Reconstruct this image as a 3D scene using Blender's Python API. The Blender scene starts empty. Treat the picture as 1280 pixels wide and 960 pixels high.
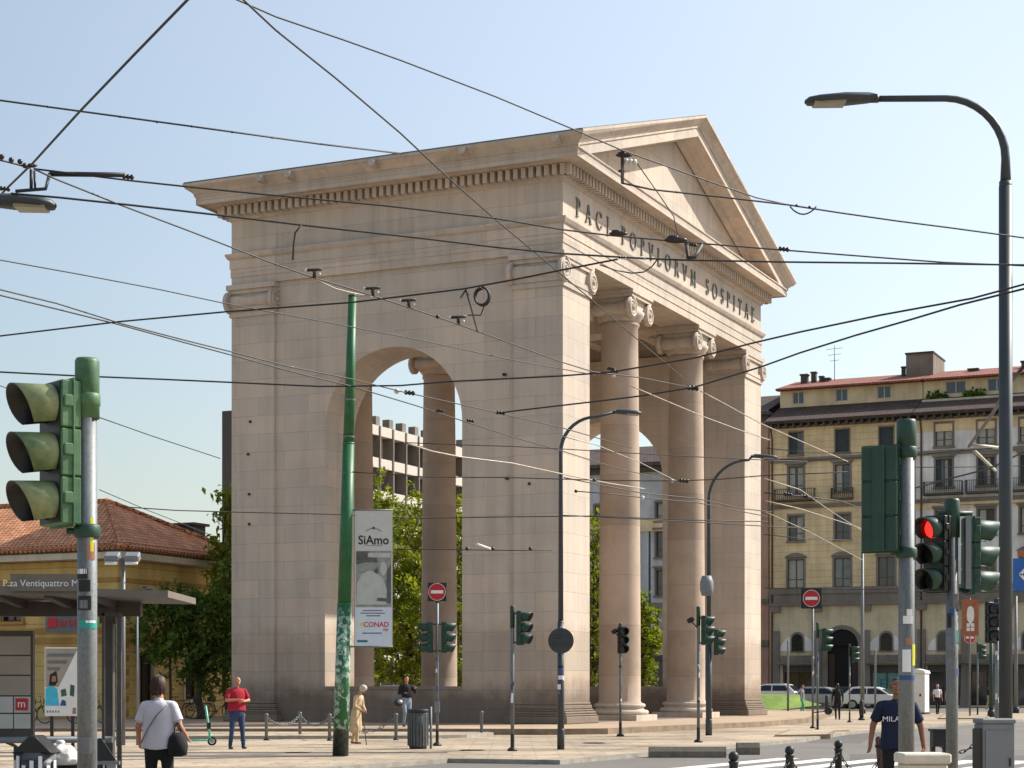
import bpy, bmesh, math, random
from mathutils import Vector, Matrix, noise as mnoise
random.seed(7)
SC = bpy.context.scene
COL = SC.collection
PI = math.pi
F, HOR, EYE = 2300.0, 858.0, 1.6          # focal length (px at 1280), eye-level row, eye height
TH = math.atan2(.419, .908)               # the city's street grid is turned by this much
ST, CT = math.sin(TH), math.cos(TH)

def R(d): return math.radians(d)
def at(x, D): return ((x-640)/F*D, D)
def zat(y, D): return (HOR-y)/F*D+EYE
def gnd(x, y, z=0.0):
    D = (EYE-z)*F/(y-HOR)
    return ((x-640)/F*D, D)

# ------------------------------------------------------------------ materials
def lin(h):
    h = h.lstrip('#')
    out = []
    for i in (0, 2, 4):
        c = int(h[i:i+2], 16)/255
        out.append(c/12.92 if c <= .04045 else ((c+.055)/1.055)**2.4)
    return out
MATS = {}
class NT:
    def __init__(s, name):
        s.m = bpy.data.materials.new(name); s.m.use_nodes = True
        s.t = s.m.node_tree; s.n = s.t.nodes; s.b = s.n['Principled BSDF']
        MATS[name] = s.m
    def new(s, typ, **kw):
        n = s.n.new(typ)
        for k, v in kw.items():
            if k in n.inputs.keys(): n.inputs[k].default_value = v
            else: setattr(n, k, v)
        return n
    def link(s, a, b): s.t.links.new(a, b)
    def coord(s, which='Object'): return s.new('ShaderNodeTexCoord').outputs[which]
    def noise(s, vec, scale, detail=4, rough=.6):
        n = s.new('ShaderNodeTexNoise'); n.inputs['Scale'].default_value = scale
        n.inputs['Detail'].default_value = detail; n.inputs['Roughness'].default_value = rough
        s.link(vec, n.inputs['Vector']); return n.outputs['Fac']
    def ramp(s, fac, stops):
        r = s.new('ShaderNodeValToRGB'); e = r.color_ramp.elements
        while len(e) < len(stops): e.new(.5)
        for el, (p, c) in zip(e, stops):
            el.position = p; el.color = (c[0], c[1], c[2], 1) if hasattr(c, '__len__') else (c, c, c, 1)
        s.link(fac, r.inputs['Fac']); return r.outputs['Color']
    def mix(s, fac, a, b, mode='MIX'):
        m = s.new('ShaderNodeMix'); m.data_type = 'RGBA'; m.blend_type = mode
        for sock, v in ((m.inputs[0], fac), (m.inputs[6], a), (m.inputs[7], b)):
            if hasattr(v, 'is_linked'): s.link(v, sock)
            elif hasattr(v, '__len__'): sock.default_value = (v[0], v[1], v[2], 1)
            elif sock == m.inputs[0]: sock.default_value = v
            else: sock.default_value = (v, v, v, 1)
        return m.outputs[2]
    def bump(s, h, strength=.3, dist=.02):
        b = s.new('ShaderNodeBump'); b.inputs['Strength'].default_value = strength
        b.inputs['Distance'].default_value = dist
        s.link(h, b.inputs['Height']); s.link(b.outputs['Normal'], s.b.inputs['Normal'])
    def sep(s, vec):
        x = s.new('ShaderNodeSeparateXYZ'); s.link(vec, x.inputs[0]); return x.outputs
    def math(s, op, a, b=0.0):
        m = s.new('ShaderNodeMath'); m.operation = op
        for i, v in enumerate((a, b)):
            if hasattr(v, 'is_linked'): s.link(v, m.inputs[i])
            else: m.inputs[i].default_value = v
        return m.outputs[0]
    def maprange(s, v, a, b, c=0., d=1.):
        m = s.new('ShaderNodeMapRange')
        for i, q in enumerate((a, b, c, d)): m.inputs[i+1].default_value = q
        s.link(v, m.inputs[0]); return m.outputs[0]
    def base(s, c): s.link(c, s.b.inputs['Base Color'])

def simple(name, col, rough=.6, metal=0., var=.18, scale=6., bump=0., fine=True, spec=None):
    n = NT(name); c = lin(col); o = n.coord()
    f = n.noise(o, scale, 5)
    a = [x*(1-var) for x in c]; b = [min(1, x*(1+var)) for x in c]
    n.base(n.ramp(f, [(.3, a), (.7, b)]))
    n.b.inputs['Roughness'].default_value = rough; n.b.inputs['Metallic'].default_value = metal
    if spec is not None: n.b.inputs['Specular IOR Level'].default_value = spec
    if bump: n.bump(n.noise(o, scale*6, 3), bump, .01)
    return n.m
def glow(name, col, strength):
    n = NT(name); c = lin(col); n.b.inputs['Base Color'].default_value = (*c, 1)
    n.b.inputs['Emission Color'].default_value = (*c, 1); n.b.inputs['Emission Strength'].default_value = strength
    return n.m

def stone(name, col, bw=2.2, bh=.73, dirt_shade=True, joint=.55, var=.10, warm=(1.06, .97, .9), zoff=0., patch=.5):
    n = NT(name); c = lin(col)
    uv = n.coord('UV'); o = n.coord()
    br = n.new('ShaderNodeTexBrick'); n.link(uv, br.inputs['Vector'])
    br.inputs['Scale'].default_value = 1; br.inputs['Brick Width'].default_value = bw
    br.inputs['Row Height'].default_value = bh; br.inputs['Mortar Size'].default_value = .012
    br.inputs['Mortar Smooth'].default_value = .6; br.offset = .5
    br.inputs['Color1'].default_value = (*[x*(1-var) for x in c], 1)
    br.inputs['Color2'].default_value = (*[x*(1+var)*w for x, w in zip(c, warm)], 1)
    br.inputs['Mortar'].default_value = (*[x*joint for x in c], 1)
    big = n.ramp(n.noise(o, .35, 6, .65), [(.3, (.82, .81, .81)), (.5, (.97, .96, .95)), (.72, (1.08, 1.05, 1.0))])
    k = n.mix(.8, br.outputs['Color'], big, 'MULTIPLY')
    # vertical run-off streaks
    mp = n.new('ShaderNodeMapping'); mp.inputs['Scale'].default_value = (2.6, 2.6, .12); n.link(o, mp.inputs['Vector'])
    st = n.ramp(n.noise(mp.outputs[0], 1.0, 5, .6), [(.36, (.74, .72, .70)), (.56, (1, 1, 1))])
    k = n.mix(patch, k, st, 'MULTIPLY')
    sp = n.ramp(n.noise(o, 28, 3), [(.3, (.85, .84, .83)), (.7, (1.1, 1.1, 1.1))])
    k = n.mix(.7, k, sp, 'MULTIPLY')
    if dirt_shade:
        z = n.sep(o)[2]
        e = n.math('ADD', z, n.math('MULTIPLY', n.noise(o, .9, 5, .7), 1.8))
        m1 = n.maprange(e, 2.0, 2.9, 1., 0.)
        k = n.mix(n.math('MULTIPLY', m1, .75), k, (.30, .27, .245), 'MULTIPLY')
        m2 = n.maprange(e, 4.3, 5.0, 1., 0.)  # taller dirt band, deepened to paint in the dimmer light low on the wall
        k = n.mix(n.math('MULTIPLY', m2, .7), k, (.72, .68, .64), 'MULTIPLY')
    n.base(k); n.b.inputs['Roughness'].default_value = .85; n.b.inputs['Specular IOR Level'].default_value = .2
    h = n.mix(.5, br.outputs['Fac'], n.noise(o, 14, 5), 'SUBTRACT')
    inv = n.new('ShaderNodeInvert'); n.link(br.outputs['Fac'], inv.inputs['Color'])
    hh = n.mix(.35, inv.outputs[0], n.noise(o, 14, 5))
    n.bump(hh, .35, .03)
    return n.m
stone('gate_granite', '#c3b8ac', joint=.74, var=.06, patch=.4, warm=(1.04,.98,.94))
stone('gate_granite_plain', '#c3b8ac', patch=.5, warm=(1.04,.98,.94), bw=3.1, bh=1.4, dirt_shade=False, joint=.75)
def column_stone():
    n = NT('column_granite'); c = lin('#ae9b8a'); o = n.coord()
    z = n.sep(o)[2]
    fr = n.math('FRACT', n.math('DIVIDE', z, 2.05))
    jt = n.maprange(fr, .0, .012, .55, 1.)
    idx = n.math('FLOOR', n.math('DIVIDE', z, 2.05))
    wn = n.new('ShaderNodeTexWhiteNoise'); wn.noise_dimensions = '1D'; n.link(idx, wn.inputs['W'])
    tone = n.maprange(wn.outputs['Value'], 0, 1, .9, 1.08)
    big = n.ramp(n.noise(o, .5, 6, .65), [(.3, [x*.78 for x in c]), (.55, c), (.75, [x*1.12 for x in c])])
    k = n.mix(1., big, n.math('MULTIPLY', jt, tone), 'MULTIPLY')
    sp = n.ramp(n.noise(o, 28, 3), [(.3, (.86, .85, .84)), (.7, (1.1, 1.1, 1.1))])
    k = n.mix(.7, k, sp, 'MULTIPLY')
    n.base(k); n.b.inputs['Roughness'].default_value = .8; n.b.inputs['Specular IOR Level'].default_value = .2
    n.bump(n.noise(o, 14, 5), .25, .02)
column_stone()
def stucco(name, col, band=0., var=.12):
    n = NT(name); c = lin(col); o = n.coord()
    k = n.ramp(n.noise(o, .45, 6, .65), [(.3, [x*(1-var*2) for x in c]), (.55, c), (.8, [min(1, x*(1+var)) for x in c])])
    mp = n.new('ShaderNodeMapping'); mp.inputs['Scale'].default_value = (1.6, 1.6, .15); n.link(o, mp.inputs['Vector'])
    st = n.ramp(n.noise(mp.outputs[0], 1.0, 5, .6), [(.4, (.8, .78, .76)), (.58, (1, 1, 1))])
    k = n.mix(.7, k, st, 'MULTIPLY')
    if band:
        fr = n.math('FRACT', n.math('DIVIDE', n.sep(o)[2], band))
        j = n.maprange(fr, .0, .10, .55, 1.)
        k = n.mix(1., k, j, 'MULTIPLY')
    n.base(k); n.b.inputs['Roughness'].default_value = .9; n.b.inputs['Specular IOR Level'].default_value = .15
    n.bump(n.noise(o, 12, 4), .2, .02)
stucco('yellow_stucco', '#e6cda2', band=.52); stucco('yellow_stucco_plain', '#e6cfa6')
stucco('white_stucco', '#e8e4e0'); stucco('grey_stucco', '#c4c5c6'); stucco('house_stucco', '#d8ba78', band=.62)
stucco('pink_stucco', '#c4a08e'); stucco('ground_stucco', '#d3c3a2'); simple('shop_film', '#5d8f87', .4, 0, .3, 1.5)
stucco('trim_grey', '#857c72'); stucco('trim_dark', '#5d5851'); stucco('house_band', '#b98e55'); stucco('cream_trim', '#cfc3ac')
def tiles(name, c1, c2, c3, pitch=.24):
    n = NT(name); uv = n.coord('UV'); o = n.coord()
    br = n.new('ShaderNodeTexBrick'); n.link(uv, br.inputs['Vector'])
    br.inputs['Scale'].default_value = 1; br.inputs['Brick Width'].default_value = pitch
    br.inputs['Row Height'].default_value = pitch*1.35; br.inputs['Mortar Size'].default_value = .03
    br.inputs['Mortar Smooth'].default_value = .8; br.offset = 0.5
    br.inputs['Color1'].default_value = (*lin(c1), 1); br.inputs['Color2'].default_value = (*lin(c2), 1)
    br.inputs['Mortar'].default_value = (*[x*.35 for x in lin(c3)], 1)
    big = n.ramp(n.noise(o, 1.1, 6, .7), [(.3, (.6, .58, .55)), (.55, (1, 1, 1)), (.8, (1.25, 1.2, 1.12))])
    k = n.mix(.85, br.outputs['Color'], big, 'MULTIPLY')
    n.base(k); n.b.inputs['Roughness'].default_value = .9
    inv = n.new('ShaderNodeInvert'); n.link(br.outputs['Fac'], inv.inputs['Color'])
    n.bump(inv.outputs[0], .8, .06)
tiles('terracotta_tiles', '#bd7850', '#d89c70', '#8a563c')
tiles('red_roof_tiles', '#a0604f', '#8d5648', '#5a3a30', .3)
tiles('dark_roof_tiles', '#483833', '#54433c', '#2c2320', .3)
def pavement():
    n = NT('pavement_stone'); o = n.coord(); uv = n.coord('UV')
    c = lin('#ab9b86')
    br = n.new('ShaderNodeTexBrick'); n.link(uv, br.inputs['Vector']); br.inputs['Scale'].default_value = 1
    br.inputs['Brick Width'].default_value = 1.1; br.inputs['Row Height'].default_value = .55
    br.inputs['Mortar Size'].default_value = .015
    br.inputs['Color1'].default_value = (*[x*.93 for x in c], 1); br.inputs['Color2'].default_value = (*[x*1.07 for x in c], 1)
    br.inputs['Mortar'].default_value = (*[x*.6 for x in c], 1)
    big = n.ramp(n.noise(o, .22, 7, .7), [(.34, (.50, .48, .46)), (.5, (.93, .92, .9)), (.66, (1.15, 1.13, 1.09))])
    k = n.mix(.95, br.outputs['Color'], big, 'MULTIPLY')
    sm = n.ramp(n.noise(o, 2.2, 7, .75), [(.40, (.58, .56, .54)), (.48, (1, 1, 1))])
    k = n.mix(.75, k, sm, 'MULTIPLY')
    mp = n.new('ShaderNodeMapping'); mp.inputs['Scale'].default_value = (.10, .55, 1); n.link(o, mp.inputs['Vector'])
    sk = n.ramp(n.noise(mp.outputs[0], 1.0, 7, .72), [(.40, (.56, .54, .51)), (.49, (.95, .94, .92)), (.60, (1.12, 1.1, 1.08))])
    k = n.mix(.85, k, sk, 'MULTIPLY')
    n.base(k); n.b.inputs['Roughness'].default_value = .85; n.bump(n.noise(o, 9, 5), .3, .02)
pavement()
def asphalt(name, col):
    n = NT(name); o = n.coord(); c = lin(col)
    big = n.ramp(n.noise(o, .25, 7, .7), [(.3, [x*.75 for x in c]), (.55, c), (.75, [x*1.25 for x in c])])
    sp = n.ramp(n.noise(o, 40, 2), [(.3, (.75, .75, .75)), (.7, (1.25, 1.25, 1.25))])
    n.base(n.mix(.7, big, sp, 'MULTIPLY')); n.b.inputs['Roughness'].default_value = .85
    n.bump(n.noise(o, 30, 3), .3, .01)
asphalt('road_asphalt', '#6a655f'); asphalt('patched_asphalt', '#57534f'); asphalt('dirt_floor', '#a48e76'); asphalt('inner_floor', '#6d6156'); 
def worn_paint(name, col, under, amt=.45):
    n = NT(name); o = n.coord()
    f = n.ramp(n.noise(o, 2.2, 7, .75), [(amt-.08, 0.), (amt+.08, 1.)])
    n.base(n.mix(f, lin(under), lin(col))); n.b.inputs['Roughness'].default_value = .7
worn_paint('crossing_paint', '#d9d6cf', '#7d7872', .40)
def leaf(name, dark, light, trans=.35):
    n = NT(name); o = n.coord()
    oi = n.new('ShaderNodeNewGeometry')
    k = n.ramp(n.noise(o, .55, 5, .7), [(.3, lin(dark)), (.7, lin(light))])
    rv = n.ramp(oi.outputs['Random Per Island'], [(0., (.6, .66, .6)), (1., (1.3, 1.22, 1.1))])
    k = n.mix(1., k, rv, 'MULTIPLY')
    n.base(k); n.b.inputs['Roughness'].default_value = .55; n.b.inputs['Specular IOR Level'].default_value = .25
    tr = n.new('ShaderNodeBsdfTranslucent'); n.link(n.mix(1., k, (1.25, 1.3, .6), 'MULTIPLY'), tr.inputs['Color'])
    ms = n.new('ShaderNodeMixShader'); ms.inputs[0].default_value = trans
    out = n.n['Material Output']
    n.link(n.b.outputs[0], ms.inputs[1]); n.link(tr.outputs[0], ms.inputs[2]); n.link(ms.outputs[0], out.inputs['Surface'])
leaf('plane_leaves', '#55631f', '#8f962f', .5); leaf('dark_leaves', '#3c5226', '#74883a', .35)
leaf('olive_leaves', '#3b4a22', '#6d7a33', .3)
def grassy():
    n = NT('lawn_grass'); o = n.coord()
    n.base(n.ramp(n.noise(o, 2., 6, .7), [(.3, lin('#4a641f')), (.7, lin('#7c9436'))])); n.b.inputs['Roughness'].default_value = .9
    n.bump(n.noise(o, 25, 4), .8, .05)
grassy()
def glass(name, col, rough=.08):
    n = NT(name); o = n.coord('Object')
    n.base(n.ramp(n.noise(o, .7, 3), [(.35, [x*.6 for x in lin(col)]), (.65, [x*1.3 for x in lin(col)])]))
    n.b.inputs['Roughness'].default_value = rough; n.b.inputs['Specular IOR Level'].default_value = .7
glass('window_glass', '#2f363c'); glass('curtained_glass', '#747a7c', .15); glass('shop_glass', '#20282c'); glass('flats_glass', '#4c5458', .12)
def clearglass():
    n = NT('clear_glass'); n.b.inputs['Base Color'].default_value = (.8, .88, .88, 1)
    n.b.inputs['Roughness'].default_value = .02; n.b.inputs['Transmission Weight'].default_value = 1
    n.b.inputs['IOR'].default_value = 1.02
clearglass()
def galvanised():
    n = NT('galvanised_steel'); o = n.coord(); c = lin('#74797b')
    v = n.new('ShaderNodeTexVoronoi'); v.inputs['Scale'].default_value = 45; n.link(o, v.inputs['Vector'])
    k = n.ramp(v.outputs['Distance'], [(.1, [x*.85 for x in c]), (.6, [x*1.1 for x in c])])
    mp = n.new('ShaderNodeMapping'); mp.inputs['Scale'].default_value = (9, 9, 1.2); n.link(o, mp.inputs['Vector'])
    st = n.ramp(n.noise(mp.outputs[0], 1, 6, .7), [(.35, (.5, .48, .46)), (.6, (1, 1, 1))])
    n.base(n.mix(.75, k, st, 'MULTIPLY')); n.b.inputs['Metallic'].default_value = .35; n.b.inputs['Roughness'].default_value = .55
galvanised()
def signal_green(name, col, fade):
    n = NT(name); o = n.coord(); c = lin(col)
    f = n.noise(o, 5, 6, .7)
    k = n.ramp(f, [(.35, c), (.7, lin(fade))])
    n.base(k); n.b.inputs['Roughness'].default_value = .5
signal_green('signal_green', '#12352a', '#1b4434'); signal_green('faded_signal_green', '#2f5638', '#557a50')
signal_green('sunbleached_visor', '#4f6a44', '#92966a')
def postered_pole():
    n = NT('green_mast_paint'); o = n.coord(); z = n.sep(o)[2]
    g = n.ramp(n.noise(o, 3, 6, .7), [(.3, lin('#17502a')), (.7, lin('#24683a'))])
    v = n.new('ShaderNodeTexVoronoi'); v.inputs['Scale'].default_value = 10; n.link(o, v.inputs['Vector'])
    bl = n.ramp(v.outputs['Color'], [(.40, 0.), (.48, 1.)])
    sc = n.ramp(n.noise(o, 11, 5, .7), [(.42, 0.), (.47, 1.)])
    stk = n.mix(1., bl, sc, 'MULTIPLY')
    zz = n.math('ADD', z, n.math('MULTIPLY', n.noise(o, 2.5, 3), .8))
    up = n.maprange(zz, 3.6, 3.9, 1., 0.)
    amt = n.math('MULTIPLY', up, n.maprange(stk, 0, 1, 0, .85))
    k = n.mix(amt, g, n.ramp(n.noise(o, 9, 3), [(.4, lin('#5f8570')), (.5, lin('#9db0a4')), (.62, lin('#b9bfb4'))]))
    low = n.maprange(zz, .95, 1.0, 1., 0.)
    k = n.mix(n.math('MULTIPLY', low, .9), k, lin('#2a2a27'))
    n.base(k); n.b.inputs['Roughness'].default_value = .5
postered_pole()
simple('dark_steel', '#2a2d30', .5, .3); simple('lamp_post_grey', '#3c4245', .5, .2, .1); simple('black_plastic', '#121314', .45)
simple('wire_black', '#262626', .6); simple('wire_bronze', '#38322b', .6); simple('wire_pale', '#a49a8a', .5, .3)
simple('porcelain', '#cfcac2', .3); simple('insulator_brown', '#2a1c15', .35)
simple('sign_red', '#b3141d', .4, 0, .06); simple('sign_white', '#dcdcd8', .5, 0, .05); simple('sign_back', '#3a3d40', .5, .2)
simple('sign_blue', '#1c5ca8', .4, 0, .08); simple('sign_orange', '#9a5a34', .5); simple('road_dark_panel', '#15181a', .5)
simple('banner_cloth', '#c4c2bd', .8, 0, .05); simple('banner_pale_blue', '#c9d2dc', .8, 0, .05)
simple('photo_dark', '#5b5d5a', .8, 0, .3, 8); simple('photo_mid', '#8d9088', .8, 0, .25, 8); simple('photo_light', '#b5b6b1', .8, 0, .1)
simple('print_black', '#1d1d1d', .7); simple('print_red', '#c02232', .6, 0, .05); simple('print_yellow', '#d8c22c', .6, 0, .05)
simple('print_grey', '#6b6d70', .7); simple('print_blue', '#2f4f86', .7); simple('print_cyan', '#3fb1cc', .6, 0, .1)
simple('print_teal', '#2d6e78', .7); simple('print_skin', '#9d7158', .7); simple('print_green', '#35594a', .6)
simple('bronze_letters', '#74726a', .6, .2, .2)
simple('dark_interior', '#15130f', .9); simple('dark_wood', '#3a2a20', .7, 0, .25, 10); simple('shutter_grey', '#3c4344', .7)
simple('curtain', '#a8a59b', .8); simple('white_frame', '#b8b4a9', .6); simple('brown_frame', '#5b4a3a', .6)
simple('copper_pipe', '#5d4638', .6, .3); simple('white_render', '#b9b1a6', .8); simple('dark_concrete', '#6f675b', .9, 0, .25, 4, .3); simple('concrete', '#a19d93', .85, 0, .2, 4, .2)
simple('pale_concrete', '#c7c1b2', .85, 0, .2, 4, .3); simple('kerb_granite', '#8f887c', .85, 0, .25, 3, .3); simple('kerb_worn', '#7f6d59', .9, 0, .35, 2, .4)
simple('shelter_brown', '#4b4540', .6, .2, .15); simple('shelter_panel', '#9b8f81', .6, 0, .1, 3); simple('shelter_panel_grey', '#b9b7b2', .6, 0, .1, 3)
simple('shelter_fascia', '#6f665b', .55, .1, .1); simple('cabinet_grey', '#74797e', .6, .1, .08); simple('bin_grey', '#57595a', .7, .2, .2)
simple('bag_white', '#d5d3cd', .35, 0, .08, 12, .3); simple('bag_black', '#2a2c30', .4, 0, .3, 10, .4)
simple('skin', '#b07a5c', .55, 0, .08); simple('skin_tan', '#8a5a40', .55, 0, .08); simple('hair_brown', '#3a2318', .6, 0, .3, 30); simple('hair_grey', '#b8aea0', .7, 0, .2, 30)
simple('hair_black', '#15110f', .5, 0, .3, 30)
simple('white_cotton', '#cfcbd2', .9, 0, .08, 2.2, .7); simple('red_cotton', '#9a142b', .9, 0, .2, 2.2, .7); simple('navy_cotton', '#141d38', .9, 0, .25, 2.2, .7)
simple('black_cloth', '#17171b', .9); simple('jeans', '#2a3a5a', .9, 0, .35, 4, .5); simple('pale_jeans', '#7d8a98', .9, 0, .2, 8)
simple('beige_cloth', '#b9a280', .9, 0, .22, 9, .4); simple('green_cloth', '#4a9a7a', .9); simple('shoe_dark', '#1c1a19', .6); simple('shoe_red', '#8a4040', .6)
simple('grey_cloth', '#77777b', .9); simple('print_white', '#e2e2e2', .7, 0, .03)
simple('scooter_teal', '#67b9a4', .45, .1, .08); simple('tyre_rubber', '#171717', .8); simple('rim_steel', '#8c8f92', .4, .6); simple('bike_frame', '#2c3033', .45, .3)
simple('car_silver', '#9fa4a8', .3, .5, .05); simple('car_white', '#cfd2d2', .3, .1, .04); simple('car_dark', '#31363b', .3, .3, .05); simple('car_glass', '#14191c', .08)
simple('tail_red', '#a01515', .3); simple('headlamp', '#d8dcdc', .15)
simple('booth_white', '#d2d4d2', .5, 0, .05); simple('booth_blue', '#2b79ad', .5, 0, .08)
simple('bark', '#4c4034', .9, 0, .3, 4, .5); simple('lens_dark', '#1b2320', .15); simple('lens_pale', '#8f978c', .2)
simple('lamp_lens', '#8d8775', .25); simple('rail_steel', '#4b4741', .5, .5); simple('sticker_yellow', '#c9c832', .6); simple('sticker_teal', '#1f8f85', .6)
simple('roof_lead', '#6c655c', .7, .1, .15); simple('lead_dark', '#3a3a3a', .7); simple('rubble_brown', '#5a4434', .9)
glow('red_lamp', '#ff2a22', 1.4)
stone('parapet_stone', '#8f8377', dirt_shade=False)
# ------------------------------------------------------------------ geometry helpers
class MB:
    """collects shapes; build() links them as one mesh object"""
    def __init__(s): s.v = []; s.f = []; s.mi = []; s.mats = []; s.cur = 0; s.smooth = []
    def use(s, name):
        if name not in s.mats: s.mats.append(name)
        s.cur = s.mats.index(name); return s
    def add(s, verts, faces, smooth=False):
        o = len(s.v); s.v += [tuple(p) for p in verts]
        for f in faces:
            s.f.append([i+o for i in f]); s.mi.append(s.cur); s.smooth.append(smooth)
        return s
    def quad(s, *p): return s.add(p, [list(range(len(p)))])
    def box(s, c, d, rz=0., m=None):
        x, y, z = d[0]/2, d[1]/2, d[2]/2
        vs = [Vector(p) for p in ((-x,-y,-z),(x,-y,-z),(x,y,-z),(-x,y,-z),(-x,-y,z),(x,-y,z),(x,y,z),(-x,y,z))]
        M = m or Matrix.Rotation(rz, 3, 'Z')
        return s.add([M @ p + Vector(c) for p in vs], [(0,3,2,1),(4,5,6,7),(0,1,5,4),(1,2,6,5),(2,3,7,6),(3,0,4,7)])
    def bx(s, x0, x1, y0, y1, z0, z1): return s.box(((x0+x1)/2,(y0+y1)/2,(z0+z1)/2), (abs(x1-x0),abs(y1-y0),abs(z1-z0)))
    def prism(s, poly, axis, a, b):
        """poly of 2-D points pushed along axis from a to b; axis 'x': (y,z), 'y': (x,z), 'z': (x,y)"""
        mk = {'x': lambda p, t: (t, p[0], p[1]), 'y': lambda p, t: (p[0], t, p[1]), 'z': lambda p, t: (p[0], p[1], t)}[axis]
        n = len(poly)
        vs = [mk(p, a) for p in poly]+[mk(p, b) for p in poly]
        fs = [list(range(n))[::-1], list(range(n, 2*n))]+[(i, (i+1) % n, n+(i+1) % n, n+i) for i in range(n)]
        return s.add(vs, fs)
    def tube(s, pts, r, seg=8, caps=True, smooth=True):
        pts = [Vector(p) for p in pts]; n = len(pts)
        rs = r if hasattr(r, '__len__') else [r]*n
        vs = []; ref = None
        for i, p in enumerate(pts):
            d = (pts[min(i+1, n-1)]-pts[max(i-1, 0)]).normalized()
            if ref is None:
                ref = Vector((0, 0, 1)) if abs(d.z) < .9 else Vector((1, 0, 0))
            a = (ref-d*ref.dot(d)).normalized(); b = d.cross(a); ref = a
            for k in range(seg):
                t = 2*PI*k/seg; vs.append(p+(a*math.cos(t)+b*math.sin(t))*rs[i])
        fs = [(i*seg+k, i*seg+(k+1) % seg, (i+1)*seg+(k+1) % seg, (i+1)*seg+k) for i in range(n-1) for k in range(seg)]
        s.add(vs, fs, smooth)
        if caps:
            o = len(s.v)-len(vs)
            for ring in (list(range(seg))[::-1], [(n-1)*seg+k for k in range(seg)]):
                s.f.append([o+i for i in ring]); s.mi.append(s.cur); s.smooth.append(False)
        return s
    def lathe(s, prof, c=(0,0,0), seg=24, m=None, smooth=True, caps=True):
        """prof: (radius, z) from bottom to top about the local z axis"""
        M = m or Matrix.Identity(3); C = Vector(c); vs = []
        for r, z in prof:
            for k in range(seg):
                t = 2*PI*k/seg; vs.append(M @ Vector((r*math.cos(t), r*math.sin(t), z))+C)
        n = len(prof)
        fs = [(i*seg+k, i*seg+(k+1) % seg, (i+1)*seg+(k+1) % seg, (i+1)*seg+k) for i in range(n-1) for k in range(seg)]
        s.add(vs, fs, smooth)
        if caps:
            o = len(s.v)-len(vs)
            for ring in (list(range(seg))[::-1], [(n-1)*seg+k for k in range(seg)]):
                s.f.append([o+i for i in ring]); s.mi.append(s.cur); s.smooth.append(False)
        return s
    def disc(s, c, r, th, normal, seg=20):
        z = Vector(normal).normalized(); return s.lathe([(r, -th/2), (r, th/2)], c, seg, z.to_track_quat('Z', 'Y').to_matrix())
    def ball(s, c, r, seg=12, rings=8):
        sx, sy, sz = r if hasattr(r, '__len__') else (r, r, r)
        vs = []; fs = []
        for i in range(rings+1):
            t = PI*i/rings
            for k in range(seg):
                a = 2*PI*k/seg; vs.append((c[0]+sx*math.sin(t)*math.cos(a), c[1]+sy*math.sin(t)*math.sin(a), c[2]+sz*math.cos(t)))
        fs = [(i*seg+k, (i+1)*seg+k, (i+1)*seg+(k+1) % seg, i*seg+(k+1) % seg) for i in range(rings) for k in range(seg)]
        return s.add(vs, fs, True)
    def build(s, name, mat=None, parent=None, bevel=0., seg=1):
        me = bpy.data.meshes.new(name); me.from_pydata(s.v, [], s.f)
        for n in ([mat] if mat else s.mats): me.materials.append(MATS[n])
        me.polygons.foreach_set('use_smooth', s.smooth)
        if not mat and len(s.mats) > 1: me.polygons.foreach_set('material_index', s.mi)
        me.validate(); box_uv(me); me.update()
        o = bpy.data.objects.new(name, me); COL.objects.link(o)
        if parent is not None: o.parent = parent
        if bevel:
            b = o.modifiers.new('edge', 'BEVEL'); b.width = bevel; b.segments = seg; b.limit_method = 'ANGLE'
        return o

def box_uv(me):
    """box-projected UV in metres"""
    uv = me.uv_layers.new(name='UVMap'); vs = me.vertices
    for p in me.polygons:
        n = p.normal; ax, ay, az = abs(n.x), abs(n.y), abs(n.z)
        for li in p.loop_indices:
            q = vs[me.loops[li].vertex_index].co
            if az > .92: t = (q.x, q.y)
            elif ax >= ay: t = (q.y, q.z if az < .25 else q.z/max(.2, math.sqrt(1-az*az)))
            else: t = (q.x, q.z if az < .25 else q.z/max(.2, math.sqrt(1-az*az)))
            uv.data[li].uv = t

def thing(name, label, cat, loc=(0, 0, 0), rz=0., group=None):
    o = bpy.data.objects.new(name, None); COL.objects.link(o)
    o.location = loc; o.rotation_euler = (0, 0, rz); o.empty_display_size = .2
    return tag(o, label, cat, group)
def tag(o, label, cat, group=None):
    o['label'] = label; o['category'] = cat
    if group: o['group'] = group
    return o
def kind(o, k): o['kind'] = k; return o
def copy_tree(o, parent=None):
    c = o.copy(); COL.objects.link(c)
    if parent is not None: c.parent = parent
    for ch in list(o.children): copy_tree(ch, c)
    return c
def place(proto, loc, rz, label, cat, group, first):
    o = proto if first else copy_tree(proto)
    o.location = loc; o.rotation_euler = (0, 0, rz); return tag(o, label, cat, group)

def text_mb(mb, body, size, origin, ax, ay, depth=.004, align='CENTER', wide=1.0, bold=0.):
    """letters of the built-in font as a thin mesh; origin, unit right vector ax, unit up vector ay"""
    cu = bpy.data.curves.new('lettering', 'FONT'); cu.body = body; cu.size = size; cu.extrude = depth/2; cu.offset = bold*size
    cu.align_x = align; cu.align_y = 'CENTER'; cu.resolution_u = 3
    ob = bpy.data.objects.new('lettering', cu); COL.objects.link(ob)
    bpy.context.view_layer.update()
    me = bpy.data.meshes.new_from_object(ob.evaluated_get(bpy.context.evaluated_depsgraph_get()))
    A, B = Vector(ax), Vector(ay); N = A.cross(B); O = Vector(origin)
    mb.add([O+A*v.co.x*wide+B*v.co.y+N*v.co.z for v in me.vertices], [list(p.vertices) for p in me.polygons])
    bpy.data.objects.remove(ob); bpy.data.curves.remove(cu); bpy.data.meshes.remove(me)
    return mb

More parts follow.
